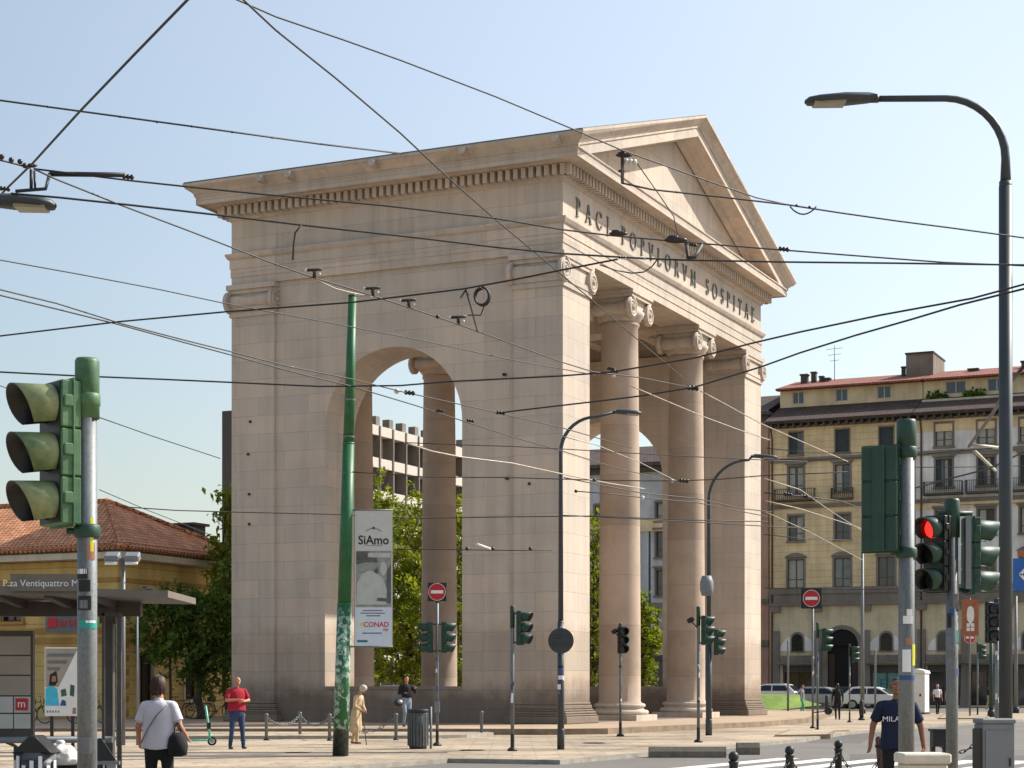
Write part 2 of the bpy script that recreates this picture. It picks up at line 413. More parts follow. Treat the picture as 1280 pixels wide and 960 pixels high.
def wall_open(mb, O, A, N, W, H, ops, depth, z0=0.):
    """wall face with real openings: O origin, A along, N inward normal, ops = (s0,s1,z0,z1)"""
    O, A, N = Vector(O), Vector(A), Vector(N); Z = Vector((0, 0, 1))
    P = lambda s, z, d=0.: O+A*s+Z*z+N*d
    ss = sorted({0., W, *[q for o in ops for q in o[:2] if 0 < q < W]}); zs = sorted({z0, H, *[q for o in ops for q in o[2:4] if z0 < q < H]})
    for j in range(len(zs)-1):
        run = None
        for i in range(len(ss)-1):
            cs, cz = (ss[i]+ss[i+1])/2, (zs[j]+zs[j+1])/2
            hole = any(o[0] < cs < o[1] and o[2] < cz < o[3] for o in ops)
            if not hole and run is None: run = ss[i]
            if run is not None and (hole or i == len(ss)-2):
                e = ss[i] if hole else ss[i+1]
                mb.quad(P(run, zs[j]), P(e, zs[j]), P(e, zs[j+1]), P(run, zs[j+1])); run = None
    for a, b, c, d in [o[:4] for o in ops]:
        mb.quad(P(a, c), P(a, d), P(a, d, depth), P(a, c, depth)); mb.quad(P(b, c), P(b, c, depth), P(b, d, depth), P(b, d))
        mb.quad(P(a, d), P(b, d), P(b, d, depth), P(a, d, depth)); mb.quad(P(a, c), P(a, c, depth), P(b, c, depth), P(b, c))
    return mb

class Frame:
    """a facade plane; x along (to the right), y inward, z up, in its parent's local space"""
    def __init__(s, O, A, N): s.O, s.A, s.N = Vector(O), Vector(A), Vector(N); s.Z = Vector((0, 0, 1))
    def P(s, a, z, d=0.): return s.O+s.A*a+s.Z*z+s.N*d
    def bx(s, mb, a0, a1, z0, z1, d0, d1):
        vs = [s.P(a, z, d) for d in (d0, d1) for z in (z0, z1) for a in (a0, a1)]
        return mb.add(vs, [(0,1,3,2),(5,4,6,7),(0,2,6,4),(1,5,7,3),(2,3,7,6),(0,4,5,1)])

def window(fr, parent, a0, a1, z0, z1, d=.16, frame='brown_frame', pane='window_glass', sur=None, hood=None, rail=False, sill=True, mull=1, cross=.3, shutter=None, sw=.13, cur=None):
    """one window: surround proud of the wall, sash, pane"""
    w = MB()
    if sur:
        w.use(sur)
        fr.bx(w, a0-sw, a0+.02, z0, z1, -.07, .04); fr.bx(w, a1-.02, a1+sw, z0, z1, -.07, .04)
        fr.bx(w, a0-sw, a1+sw, z1-.02, z1+sw*1.3, -.075, .04)
        if hood == 'flat': fr.bx(w, a0-sw*1.9, a1+sw*1.9, z1+sw*1.3, z1+sw*2.6, -.26, .03)
        if hood == 'arch':
            n = 8; c = (a0+a1)/2; hw = (a1-a0)/2+sw*2; pts = []
            for i in range(n+1):
                t = -1+2*i/n; pts.append((c+hw*t, z1+sw*1.4+.34*(1-t*t)))
            for i in range(n):
                (x0, y0), (x1, y1) = pts[i], pts[i+1]
                q = [(x0, z1+sw*1.3), (x1, z1+sw*1.3), (x1, y1), (x0, y0)]
                w.add([fr.P(x, z, -.2) for x, z in q]+[fr.P(x, z, .02) for x, z in q], [(0,1,2,3),(3,2,6,7),(0,4,5,1)])
        if sill: fr.bx(w, a0-sw*1.5, a1+sw*1.5, z0-.14, z0-.002, -.2, .05)
    w.use(frame); t = .07
    fr.bx(w, a0, a0+t, z0, z1, d-.05, d+.03); fr.bx(w, a1-t, a1, z0, z1, d-.05, d+.03)
    fr.bx(w, a0+t, a1-t, z1-t, z1, d-.05, d+.03); fr.bx(w, a0+t, a1-t, z0, z0+t, d-.05, d+.03)
    for k in range(mull):
        m = a0+(a1-a0)*(k+1)/(mull+1); fr.bx(w, m-.045, m+.045, z0+t, z1-t, d-.04, d+.03)
    if cross: zc = z0+(z1-z0)*cross; fr.bx(w, a0+t, a1-t, zc-.03, zc+.03, d-.03, d+.028)
    o = w.build('window', None, parent)
    p = MB(); p.quad(fr.P(a0, z0, d+.01), fr.P(a1, z0, d+.01), fr.P(a1, z1, d+.01), fr.P(a0, z1, d+.01)); p.build('pane', pane, o)
    if cur:
        c_ = MB(); wd = (a1-a0)
        for (f0, f1) in cur:
            n = 6; pts = [(a0+wd*(f0+(f1-f0)*i/n), d-.006+(.012 if i % 2 else 0)-.0) for i in range(n+1)]
            for (x0, q0), (x1, q1) in zip(pts, pts[1:]): c_.quad(fr.P(x0, z0+.06, q0+.004), fr.P(x1, z0+.06, q1+.004), fr.P(x1, z1-.07, q1+.004), fr.P(x0, z1-.07, q0+.004))
        c_.build('curtain', 'curtain', o)
    if shutter:
        h = MB()
        for (f0, f1) in shutter:
            x0, x1 = a0+(a1-a0)*f0, a0+(a1-a0)*f1
            n = max(4, int((z1-z0)/.12))
            for k in range(n):
                zz = z0+(z1-z0)*k/n
                h.quad(fr.P(x0, zz, d-.11), fr.P(x1, zz, d-.11), fr.P(x1, zz+(z1-z0)/n, d-.08), fr.P(x0, zz+(z1-z0)/n, d-.08))
        h.build('shutter', 'shutter_grey', o)
    return o

def railing(fr, parent, a0, a1, z0, z1, d, mat='trim_dark', step=.16, slab=True, name='balcony'):
    b = MB()
    if slab: fr.bx(b, a0, a1, z0-.16, z0, -d, .0)
    fr.bx(b, a0, a1, z1-.05, z1, -d-.005, -d+.05)
    n = int((a1-a0)/step)
    for k in range(n+1):
        x = a0+(a1-a0)*k/n; fr.bx(b, x-.018, x+.018, z0, z1-.05, -d+.003, -d+.04)
    for e in (a0, a1-.04):
        fr.bx(b, e, e+.04, z1-.05, z1, -d+.05, 0)
        for k in range(1, 4): fr.bx(b, e, e+.03, z0, z1-.05, -d+d*k/4, -d+d*k/4+.03)
    return b.build(name, mat, parent)
# ------------------------------------------------------------------ camera, light, sky
cam = bpy.data.objects.new('camera', bpy.data.cameras.new('camera')); COL.objects.link(cam); SC.camera = cam
cam.location = (0, 0, EYE); cam.rotation_euler = (R(90), 0, 0)
cam.data.sensor_width = 36; cam.data.lens = F/1280*36; cam.data.shift_y = (HOR-480)/1280; cam.data.clip_end = 4000; cam.data.clip_start = .3
SUN_EL, sx, sy = R(42), .93, .37
W = bpy.data.worlds.new('World'); SC.world = W; W.use_nodes = True
wt = W.node_tree; bg = wt.nodes['Background']
sky = wt.nodes.new('ShaderNodeTexSky'); sky.sky_type = 'NISHITA'; sky.sun_disc = False
sky.sun_elevation = SUN_EL; sky.sun_rotation = math.atan2(sx, sy); sky.altitude = 100; sky.air_density = 1.3; sky.dust_density = 1.6; sky.ozone_density = 1.2
# summer haze: a thin white veil over the blue, thicker towards the sun
tc = wt.nodes.new('ShaderNodeTexCoord'); dp = wt.nodes.new('ShaderNodeVectorMath'); dp.operation = 'DOT_PRODUCT'; wt.links.new(tc.outputs['Generated'], dp.inputs[0])
dp.inputs[1].default_value = (sx*math.cos(SUN_EL), sy*math.cos(SUN_EL), math.sin(SUN_EL))
mr = wt.nodes.new('ShaderNodeMapRange'); wt.links.new(dp.outputs['Value'], mr.inputs[0])
for i_, v_ in enumerate((.2, .6, .14/.187, .36/.187)): mr.inputs[i_+1].default_value = v_
hz_ = wt.nodes.new('ShaderNodeVectorMath'); hz_.operation = 'SCALE'; hz_.inputs[0].default_value = (1, .97, .96); wt.links.new(mr.outputs[0], hz_.inputs['Scale'])
s7 = wt.nodes.new('ShaderNodeVectorMath'); s7.operation = 'SCALE'; s7.inputs['Scale'].default_value = .70; wt.links.new(sky.outputs[0], s7.inputs[0])
ad = wt.nodes.new('ShaderNodeVectorMath'); ad.operation = 'ADD'; wt.links.new(s7.outputs[0], ad.inputs[0]); wt.links.new(hz_.outputs[0], ad.inputs[1]); wt.links.new(ad.outputs[0], bg.inputs['Color']); bg.inputs['Strength'].default_value = .115
sl = bpy.data.lights.new('sun', 'SUN'); sl.energy = 4.3; sl.angle = R(.53); sl.color = (1, .95, .86)
so = bpy.data.objects.new('sun', sl); COL.objects.link(so)
sdir = Vector((sx*math.cos(SUN_EL), sy*math.cos(SUN_EL), math.sin(SUN_EL)))
so.rotation_euler = sdir.to_track_quat('Z', 'Y').to_euler(); so.location = (30, 10, 60)
SC.view_settings.view_transform = 'Standard'; SC.view_settings.look = 'None'; SC.view_settings.exposure = 0.7; SC.view_settings.gamma = 1
SC.cycles.max_bounces = 6; SC.cycles.use_denoising = True

# ------------------------------------------------------------------ ground
g = MB(); g.quad((-1500, -60, -.1), (1500, -60, -.1), (1500, 3000, -.1), (-1500, 3000, -.1)); kind(g.build('road', 'road_asphalt'), 'structure')
def slab(name, poly, z0, z1, mat, kerb=None, inset=.22):
    m = MB()
    n = len(poly); m.use(kerb or mat)
    for i in range(n):
        a, b = poly[i], poly[(i+1) % n]; m.quad((*a, z0), (*b, z0), (*b, z1), (*a, z1))
    if kerb:
        P = [Vector((*p, 0)) for p in poly]; ins = []
        for i in range(n):
            d1 = (P[i]-P[i-1]).normalized(); d2 = (P[(i+1) % n]-P[i]).normalized()
            n1 = Vector((-d1.y, d1.x, 0)); n2 = Vector((-d2.y, d2.x, 0)); q = (n1+n2); q = q/max(.3, q.length_squared)*2
            ins.append(P[i]+q*inset)
        for i in range(n):
            j = (i+1) % n; m.quad((*poly[i], z1), (*poly[j], z1), (ins[j].x, ins[j].y, z1), (ins[i].x, ins[i].y, z1))
        m.use(mat); m.add([(p.x, p.y, z1) for p in ins], [list(range(n))])
    else: m.add([(*p, z1) for p in poly], [list(range(n))])
    return kind(m.build(name), 'structure')
main = [(-90, 18), (-12.5, 18), (-3.9, 36), gnd(560, 948), gnd(700, 950), gnd(815, 940), gnd(905, 932), gnd(1000, 924), gnd(1060, 915), gnd(1180, 905), gnd(1300, 898), (80, 108), (80, 330), (-130, 330)]
slab('pavement', main, -.1, 0., 'pavement_stone', 'kerb_granite')
slab('near_pavement', [(-12, -20), (60, -20), (60, 30), (5.6, 26.2), (1.2, 16.5), (-8, 12)], -.1, 0., 'pavement_stone', 'kerb_granite')
# two low steps round the gate
pf0 = [(-32, 55.6), (-9, 55.8), (-2.6, 56.3), (-1.4, 57.2), (-.6, 60.0), (-.9, 61.0), (-32, 61.6)]
slab('lower_step', pf0, 0, .10, 'pavement_stone', 'kerb_granite', .3)
pf1 = [(-32, 61.3), (-6, 61.2), (1.2, 60.6), (3.2, 61.4), gnd(960, 905, .1), gnd(1010, 901, .1), (17.5, 100), (17, 112), (-32, 112)]
slab('gate_platform', pf1, 0, .2, 'dirt_floor', 'kerb_worn', .25)
# lawn beyond the gate
lw = MB(); lw.add([(14.7, 108, .1), (18.4, 109.2, .5), (18.3, 114, .2), (19.2, 121, 1.05), (15.5, 121, 1.1), (14, 112, .2), (16.6, 113, .95), (17.9, 113.5, .8)], [(0, 1, 7, 6), (1, 2, 7), (2, 3, 7), (3, 4, 6, 7), (4, 5, 6), (5, 0, 6)], True); kind(lw.build('lawn', 'lawn_grass'), 'structure')
# side road behind (towards the apartment blocks)
slab('back_road', [(22.5, 114), (80, 92), (80, 126), (33, 141), (21, 147), (-5, 153), (-8, 146), (22, 132)], -.05, .012, 'road_asphalt')
# traffic islands
def island(name, pts, z=.06): return slab(name, pts, -.1, z, 'pavement_stone', 'kerb_worn', .12)
island('traffic_island', [gnd(968, 921), gnd(1038, 920), gnd(1046, 915), (12.0, 65.4), gnd(985, 914)])
for a, b in (((1172, 899), (1234, 891)),):
    island('far_traffic_island', [gnd(a[0], a[1]), gnd(b[0], a[1]), gnd(b[0]+8, b[1]), gnd(a[0]+10, b[1])])
# zebra crossing: bars on the asphalt
d = Vector((2.83, 5.1, 0)).normalized(); nrm = Vector((d.y, -d.x, 0))
for k in range(16):
    a = Vector((2.2, 36.2, 0))+nrm*(k*1.05)+d*(k*.22); b = a+d*8.5; m = MB()
    m.quad(*[(p.x, p.y, -.096) for p in (a, a+nrm*.55, b+nrm*.55, b)]); kind(m.build('crossing_stripe', 'crossing_paint'), 'structure')
m = MB()
for off in (-.05, 2.2):   # dark paving strips along the tram rails
    a, b = gnd(205, 945), gnd(436, 945); m.quad((a[0]-8, a[1]+off-.5, .004), (b[0]+off, b[1]+off-.5, .004), (b[0]+off, b[1]+off+.4, .004), (a[0]-8, a[1]+off+.4, .004))
kind(m.build('paving_strip', 'patched_asphalt'), 'structure')

def cover(label, px, y, r=.33):
    o = thing('manhole_cover', label, 'manhole cover', (*gnd(px, y), .002)); m = MB(); m.lathe([(r, 0), (r, .008)], seg=24); p_ = m.build('lid', 'rail_steel', o); m = MB()
    for i in range(-3, 4): m.bx(-.8*r, .8*r, i*.08-.015, i*.08+.015, .008, .012)
    m.build('ribs', 'dark_steel', p_)
cover('round iron manhole cover in the paving left of the green mast', 372, 941); cover('round iron manhole cover in the paving before the front columns', 742, 929); cover('round iron manhole cover near the foot of the litter bin', 590, 938)
rp = random.Random(4)
for k in range(14):      # repair patches in the asphalt
    cx_, cy_ = rp.uniform(6, 30), rp.uniform(38, 90); w_, h_ = rp.uniform(.6, 1.6), rp.uniform(1.5, 6); a_ = -.2+rp.uniform(-.1, .1); m = MB()
    m.quad(*[(cx_+x*math.cos(a_)-y*math.sin(a_), cy_+x*math.sin(a_)+y*math.cos(a_), -.0985+k*.0001) for x, y in ((-w_, -h_), (w_, -h_), (w_, h_), (-w_, h_))]); kind(m.build('road_patch', 'patched_asphalt'), 'structure')
# ------------------------------------------------------------------ the city gate
GX, GY = (703.5-640)/F*68, 68.0
VX, UY, GZ = 24.7, 14.5, .2                 # front length (local x), depth (local y), floor
gate = thing('city_gate', 'monumental pinkish granite city gate with tall columns, side arch and inscribed pediment', 'gate', (GX, GY, GZ), math.atan2(.908, .419))
def gb(mb, name, mat=None, parent=gate, bevel=0.):
    o = mb.build(name, mat, parent, bevel)
    if parent is gate: o.location.z = -GZ
    return o
# side walls with arch
def side_wall(xo, xi):
    m = MB(); y0, y1, z0, z1 = .06, UY-.06, GZ, 17.72; ya, yb, zs, sp, r = 4.22, 10.24, 1.6, 11.72, 3.01
    n = 32; yc = (ya+yb)/2
    arc = [(yc-r*math.cos(PI*i/n), sp+r*math.sin(PI*i/n)) for i in range(n+1)]
    for x, fl in ((xo, 1), (xi, 0)):
        def q(*p): m.quad(*([(x, *t) for t in p][::(1 if fl else -1)]))
        q((y0, z0), (y0, z1), (ya, z1), (ya, z0)); q((yb, z0), (yb, z1), (y1, z1), (y1, z0))
        q((ya, z0), (ya, zs), (yb, zs), (yb, z0))
        for i in range(n): q(arc[i], (arc[i][0], z1), (arc[i+1][0], z1), arc[i+1])
    m.quad((xo, ya, zs), (xi, ya, zs), (xi, ya, sp), (xo, ya, sp)); m.quad((xo, yb, zs), (xo, yb, sp), (xi, yb, sp), (xi, yb, zs))
    m.quad((xo, ya, zs), (xo, yb, zs), (xi, yb, zs), (xi, ya, zs))
    for i in range(n): m.add([(xo, *arc[i]), (xi, *arc[i]), (xi, *arc[i+1]), (xo, *arc[i+1])], [(0, 1, 2, 3)], True)
    for y in (y0, y1): m.quad((xo, y, z0), (xi, y, z0), (xi, y, z1), (xo, y, z1))
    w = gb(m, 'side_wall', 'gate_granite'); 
    s = MB(); s.bx(xo-.03, xi+.03, ya+.004, yb-.004, zs-.12, zs+.004); o = gb(s, 'sill', 'parapet_stone', w)
    return w
side_wall(.14, 2.46); side_wall(VX-.14, VX-2.46)
# scroll of an Ionic capital: bolster along y with a spiral-faced disc at each end
def scroll(m, x, z, y0, y1, r):
    m.lathe([(r*.62, 0), (r*.62, (y1-y0)*.18), (r*.5, (y1-y0)*.42), (r*.56, (y1-y0)*.5), (r*.5, (y1-y0)*.58), (r*.62, (y1-y0)*.82), (r*.62, y1-y0)], (x, y0, z), 16, Matrix.Rotation(-PI/2, 3, 'X'))
    for yy, s in ((y0, -1), (y1, 1)):
        m.disc((x, yy, z), r, .16, (0, 1, 0), 22)
        pts = []
        for i in range(34):
            t = i/33; a = t*2.4*2*PI*(-1 if x < 0 else 1)+PI/2; rr = r*(.93-.68*t); pts.append((x+rr*math.cos(a), yy+s*.08, z+rr*math.sin(a)))
        m.tube(pts, [.07*(1-.5*i/33) for i in range(34)], 6)
        m.ball((x, yy+s*.1, z), r*.22, 8, 6)
def pilaster(x0, x1, y0, y1):
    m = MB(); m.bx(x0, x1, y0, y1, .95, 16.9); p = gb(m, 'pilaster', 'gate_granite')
    b = MB()
    def st(e, z0, z1): b.bx(x0-e, x1+e, y0-e, y1+e, z0, z1)
    st(.27, GZ, .48); st(.23, .483, .56); st(.19, .563, .66); st(.13, .663, .74); st(.08, .743, .90); st(.04, .903, 1.0)
    bo = gb(b, 'base', 'gate_granite', p, .03)  # dirt-banded stone also darkens the base as painted shadow at its foot
    c = MB()
    c.bx(x0-.07, x1+.07, y0-.07, y1+.07, 16.42, 16.62); c.bx(x0-.13, x1+.13, y0-.10, y1+.10, 16.623, 16.82)
    c.bx(x0-.02, x1+.02, y0-.02, y1+.02, 16.823, 17.35)
    c.bx(x0-.2, x1+.2, y0-.14, y1+.14, 17.5, 17.70); c.bx(x0-.10, x1+.10, y0-.10, y1+.10, 17.35, 17.498)
    for x in (x0-.02, x1+.02): scroll(c, x, 17.02, y0-.05, y1+.05, .44)
    co = gb(c, 'capital', 'gate_granite_plain', p)
for x0, x1 in ((0, 2.6), (VX-2.6, VX)):
    for y0, y1 in ((0, 2.0), (UY-2.0, UY)): pilaster(x0, x1, y0, y1)
CX = (8.25, VX-8.25)
def column(cx, cy):
    m = MB(); prof = []
    for i in range(15):
        t = i/14; r = .865-.115*(t**1.7); prof.append((r, .98+t*(16.35-.98)))
    prof = [(.95, .90), (.90, .95)]+prof+[(.80, 16.4), (.82, 16.48), (.77, 16.52)]
    m.lathe(prof, (cx, cy, 0), 40); c = gb(m, 'column', 'column_granite')
    b = MB(); b.bx(cx-1.2, cx+1.2, cy-1.2, cy+1.2, GZ, .44)
    b.lathe([(1.14, .443), (1.19, .50), (1.19, .58), (1.12, .63), (1.02, .64), (.98, .70), (1.0, .75), (1.06, .77), (1.06, .85), (1.0, .9), (.9, .91)], (cx, cy, 0), 36)
    gb(b, 'base', 'gate_granite_plain', c)
    k = MB(); k.lathe([(.76, 16.5), (.84, 16.62), (.98, 16.8), (1.02, 16.95), (.9, 17.05)], (cx, cy, 0), 32)
    k.bx(cx-.98, cx+.98, cy-.82, cy+.82, 16.98, 17.42); k.bx(cx-1.12, cx+1.12, cy-.98, cy+.98, 17.42, 17.56); k.bx(cx-1.18, cx+1.18, cy-1.04, cy+1.04, 17.563, 17.71)
    for s in (-1, 1):
        q = MB(); scroll(q, s*.98, 16.98, -.86, .86, .44); k.add([(x+cx, y+cy, z) for x, y, z in q.v], q.f, True)
    gb(k, 'capital', 'gate_granite_plain', c)
for cy in (.98, UY-.98):
    for cx in CX: column(cx, cy)
# entablature: rings swept round the plan
def ring(m, prof, x0=0., x1=VX, y0=0., y1=UY):
    n = len(prof); vs = []
    for o, z in prof: vs += [(x0-o, y0-o, z), (x1+o, y0-o, z), (x1+o, y1+o, z), (x0-o, y1+o, z)]
    m.add(vs, [(i*4+k, i*4+(k+1) % 4, (i+1)*4+(k+1) % 4, (i+1)*4+k) for i in range(n-1) for k in range(4)])
m = MB(); ring(m, [(-1.75, 17.72), (.0, 17.72), (.0, 18.02), (.03, 18.03), (.03, 18.36), (.06, 18.37), (.06, 18.72), (.13, 18.76), (.2, 18.9), (.2, 18.96), (.0, 18.97), (-1.75, 18.97), (-1.75, 17.72)])
gb(m, 'architrave', 'gate_granite_plain')
m = MB(); ring(m, [(0, 18.965), (0, 20.30), (.07, 20.33), (.1, 20.4), (.1, 20.42)]); gb(m, 'frieze', 'gate_granite_plain')
m = MB(); ring(m, [(.1, 20.40), (.16, 20.42), (.16, 20.83), (.46, 20.84), (.48, 20.862)])
p = .315
def dent(a, b, fn):
    n = int((b-a)/p); s = (b-a-(n*p-.12))/2
    for i in range(n): fn(a+s+i*p, a+s+i*p+.18)
for y, e in ((-.16, -1), (UY+.16, 1)): dent(-.42, VX+.42, lambda a, b, y=y, e=e: m.bx(a, b, y, y+e*.29, 20.44, 20.82))
for x, e in ((-.16, -1), (VX+.16, 1)): dent(-.42, UY+.42, lambda a, b, x=x, e=e: m.bx(x, x+e*.29, a, b, 20.44, 20.82))
gb(m, 'dentil_course', 'gate_granite_plain')
PJ, CO, SL = 1.40, 1.02, .316
m = MB(); ring(m, [(.0, 20.86), (.48, 20.866), (.54, 20.9), (CO-.05, 20.9), (CO-.05, 20.84), (CO, 20.84), (CO, 21.12), (CO+.05, 21.15), (CO+.05, 21.20), (-.4, 21.22)]); gb(m, 'cornice', 'gate_granite_plain')
# eaves gutter moulding along both flanks
for s in (0, 1):
    m = MB(); pr = [(-.6, 21.2), (CO+.02, 21.205), (CO+.06, 21.26), (CO+.17, 21.38), (CO+.33, 21.50), (PJ, 21.54), (PJ, 21.64), (PJ-.3, 21.70), (-.6, 21.7)]
    poly = [((-o if s == 0 else VX+o), z) for o, z in pr]
    n = len(pr); vs = [((-o_ if s == 0 else VX+o_), y_, z_) for ye, sg in ((0, -1), (UY, 1)) for o_, z_ in pr for y_ in [ye+sg*max(0, o_)]]
    m.add(vs, [list(range(n)), list(range(n, 2*n))]+[(i, (i+1) % n, n+(i+1) % n, n+i) for i in range(n)]); e = gb(m, 'eaves_moulding', 'gate_granite_plain')
    if s == 0:
        for y in (12.2, 10.9, 3.4, -.35, 7.2):
            q = MB(); q.bx(-PJ-.12, -CO-.1, y-.11, y+.11, 21.28, 21.56); q.disc((-PJ-.16, y, 21.4), .13, .12, (1, 0, 0), 10); gb(q, 'waterspout', 'gate_granite_plain', e)
# pediments: tympanum, raking cornice
APX = VX/2
def rake_z(x, z0): return z0+SL*(APX+PJ-abs(x-APX))
for yf, s in ((0., -1), (UY, 1)):
    t = MB(); t.add([(0-.6, yf-s*.05, 21.2), (VX+.6, yf-s*.05, 21.2), (APX, yf-s*.05, 25.5)], [(0, 1, 2)]); gb(t, 'tympanum', 'gate_granite_plain')
    for side in (-1, 1):
        m = MB()
        # profile across: (projection, height above the corona underside line)
        pr = [(.0, 0), (CO-.06, 0), (CO-.06, -.05), (CO, -.05), (CO, .30), (CO+.06, .33), (CO+.06, .40), (CO+.14, .50), (CO+.30, .66), (PJ, .70), (PJ, .80), (-.1, .84)]
        inn = [(.0, -.16), (.22, -.14), (.3, 0.)]
        for P_ in (pr, inn):
            n = len(P_); vs = []
            for k_ in (0, 1):
                for o, h in P_:
                    x = APX if k_ else (-max(0, o) if side < 0 else VX+max(0, o)); vs.append((x, yf+s*o, rake_z(x, 20.86)+h-(.10 if not k_ and o > .9 and o < PJ-.01 else 0)))
            m.add(vs, [(i, i+1, n+i+1, n+i) for i in range(n-1)]+[list(range(n))])
        gb(m, 'raking_cornice', 'gate_granite_plain')
m = MB(); y0, y1 = -PJ+.05, UY+PJ-.05
for side in (-1, 1):
    e = APX+side*(APX+PJ-.02)
    m.add([(e, y0, 21.70), (APX, y0, rake_z(APX, 21.70)), (APX, y1, rake_z(APX, 21.70)), (e, y1, 21.70),
           (e, y0, 21.63), (APX, y0, rake_z(APX, 21.62)), (APX, y1, rake_z(APX, 21.62)), (e, y1, 21.63)], [(0,1,2,3),(4,7,6,5),(0,4,5,1),(2,6,7,3),(3,7,4,0)])
gb(m, 'roof', 'roof_lead')
m = MB(); m.bx(1.7, VX-1.7, 1.7, UY-1.7, 18.75, 18.95)
gb(m, 'ceiling', 'gate_granite_plain')
for cx in CX:
    m = MB(); m.bx(cx-.7, cx+.7, 1.74, UY-1.74, 17.76, 18.74); gb(m, 'ceiling_beam', 'gate_granite_plain')
for k in range(3):
    m = MB(); y = 4.2+k*3.05; 
    for a, b in ((2.5, CX[0]-.71), (CX[0]+.71, CX[1]-.71), (CX[1]+.71, VX-2.5)): m.bx(a, b, y-.3, y+.3, 18.2, 18.745)
    gb(m, 'ceiling_rib', 'gate_granite_plain')
m = MB(); m.bx(.2, VX-.2, .2, UY-.2, GZ, GZ+.012); gb(m, 'floor', 'inner_floor')
# small iron anchors in the masonry
for y, z in ((13.6, 12.2), (13.7, 10.9), (13.65, 9.3), (13.65, 8.1), (2.3, 9.4), (1.35, 9.15), (2.4, 13.3)): m = MB(); m.bx(-.06, .16, y-.045, y+.045, z-.045, z+.045); gb(m, 'iron_anchor', 'dark_steel')
# incised bronze inscription, drawn stroke by stroke
class Glyphs:
    TK, TN = .125, .06
    def __init__(s, m, x, z, h, y): s.m, s.x, s.z, s.h, s.y = m, x, z, h, y; s.k = 0
    def poly(s, pts):
        s.k += 1; d = s.y-.012*(s.k % 3)*.4
        P2 = [(s.x+p[0]*s.h, s.z+p[1]*s.h) for p in pts]
        a = sum(P2[i][0]*P2[(i+1) % len(P2)][1]-P2[(i+1) % len(P2)][0]*P2[i][1] for i in range(len(P2)))
        if a < 0: P2 = P2[::-1]
        n = len(P2); s.m.add([(p[0], d-.05, p[1]) for p in P2]+[(p[0], s.y+.03, p[1]) for p in P2], [list(range(n))]+[(i, n+i, n+(i+1) % n, (i+1) % n) for i in range(n)])
    def st(s, x0, y0, x1, y1, w):
        dx, dy = x1-x0, y1-y0; L = math.hypot(dx, dy); nx, ny = -dy/L*w/2, dx/L*w/2
        if abs(dy) > abs(dx): nx, ny = (w/2 if nx > 0 else -w/2), 0; 
        s.poly([(x0+nx, y0+ny), (x1+nx, y1+ny), (x1-nx, y1-ny), (x0-nx, y0-ny)])
    def serif(s, x, y, w=.30): s.poly([(x-w/2, y-.022), (x+w/2, y-.022), (x+w/2, y+.022), (x-w/2, y+.022)])
    def stem(s, x, w=None): s.st(x, .02, x, .98, w or s.TK); s.serif(x, .022); s.serif(x, .978)
    def arc(s, cx, cy, rx, ry, a0, a1, t0, t1, n=12):
        """stroke along an ellipse, thickness t0 where it runs level, t1 where it runs upright"""
        for i in range(n):
            q = []
            for a, o in ((a0+(a1-a0)*i/n, 1), (a0+(a1-a0)*(i+1)/n, 1), (a0+(a1-a0)*(i+1)/n, 0), (a0+(a1-a0)*i/n, 0)):
                a = math.radians(a); t = t0+(t1-t0)*abs(math.cos(a)); e = t/2*(1 if o else -1)
                q.append((cx+(rx+e)*math.cos(a), cy+(ry+e)*math.sin(a)))
            s.k = 0; s.poly(q)
    def draw(s, ch):
        T, N = s.TK, s.TN
        if ch == 'P': s.stem(.15); s.arc(.2, .73, .3, .235, -90, 90, N, T); return .62
        if ch == 'R': s.stem(.15); s.arc(.2, .74, .28, .225, -90, 90, N, T); s.st(.34, .5, .66, .02, T*.9); s.serif(.68, .022, .2); return .76
        if ch == 'A': s.st(.08, .02, .37, .98, N); s.st(.37, .98, .68, .02, T); s.serif(.08, .022, .26); s.serif(.68, .022, .28); s.st(.17, .36, .55, .36, N); return .78
        if ch == 'V': s.st(.08, .98, .37, .02, T); s.st(.37, .02, .66, .98, N); s.serif(.08, .978, .28); s.serif(.66, .978, .26); return .76
        if ch == 'C': s.arc(.47, .5, .4, .46, 48, 312, N, T, 18); s.st(.74, .70, .74, .9, N); s.st(.74, .1, .74, .28, N); return .84
        if ch == 'O': s.arc(.48, .5, .41, .46, 0, 360, N, T, 24); return .98
        if ch == 'I': s.stem(.17); return .36
        if ch == 'L': s.stem(.15); s.st(.15, .03, .56, .03, N); s.st(.55, .03, .55, .2, N); return .62
        if ch == 'E': s.stem(.15); s.st(.15, .03, .54, .03, N); s.st(.15, .5, .46, .5, N); s.st(.15, .97, .52, .97, N); s.st(.53, .03, .53, .19, N); s.st(.51, .81, .51, .97, N); return .62
        if ch == 'T': s.stem(.36); s.st(.04, .97, .68, .97, N); s.st(.05, .8, .05, .97, N); s.st(.67, .8, .67, .97, N); return .74
        if ch == 'M': s.st(.1, .02, .16, .98, N); s.st(.16, .98, .47, .05, T); s.st(.47, .05, .78, .98, N); s.st(.78, .98, .84, .02, T); s.serif(.1, .022, .22); s.serif(.84, .022, .28); return .98
        if ch == 'S': s.arc(.31, .73, .2, .225, 40, 262, N, T*.8, 12); s.arc(.31, .27, .22, .225, 82, -140, N, T, 12); s.st(.49, .78, .49, .94, N); s.st(.1, .08, .1, .24, N); return .62
        return .5
m = MB(); txt = 'PACI POPVLORVM SOSPITAE'; h = .70
probe = Glyphs(MB(), 0, 0, 1, 0); wd = [probe.draw(c)*h for c in txt]
x0, x1 = 1.22, 23.55; sp = (x1-x0-sum(wd))/(len(txt)-1); x = x0
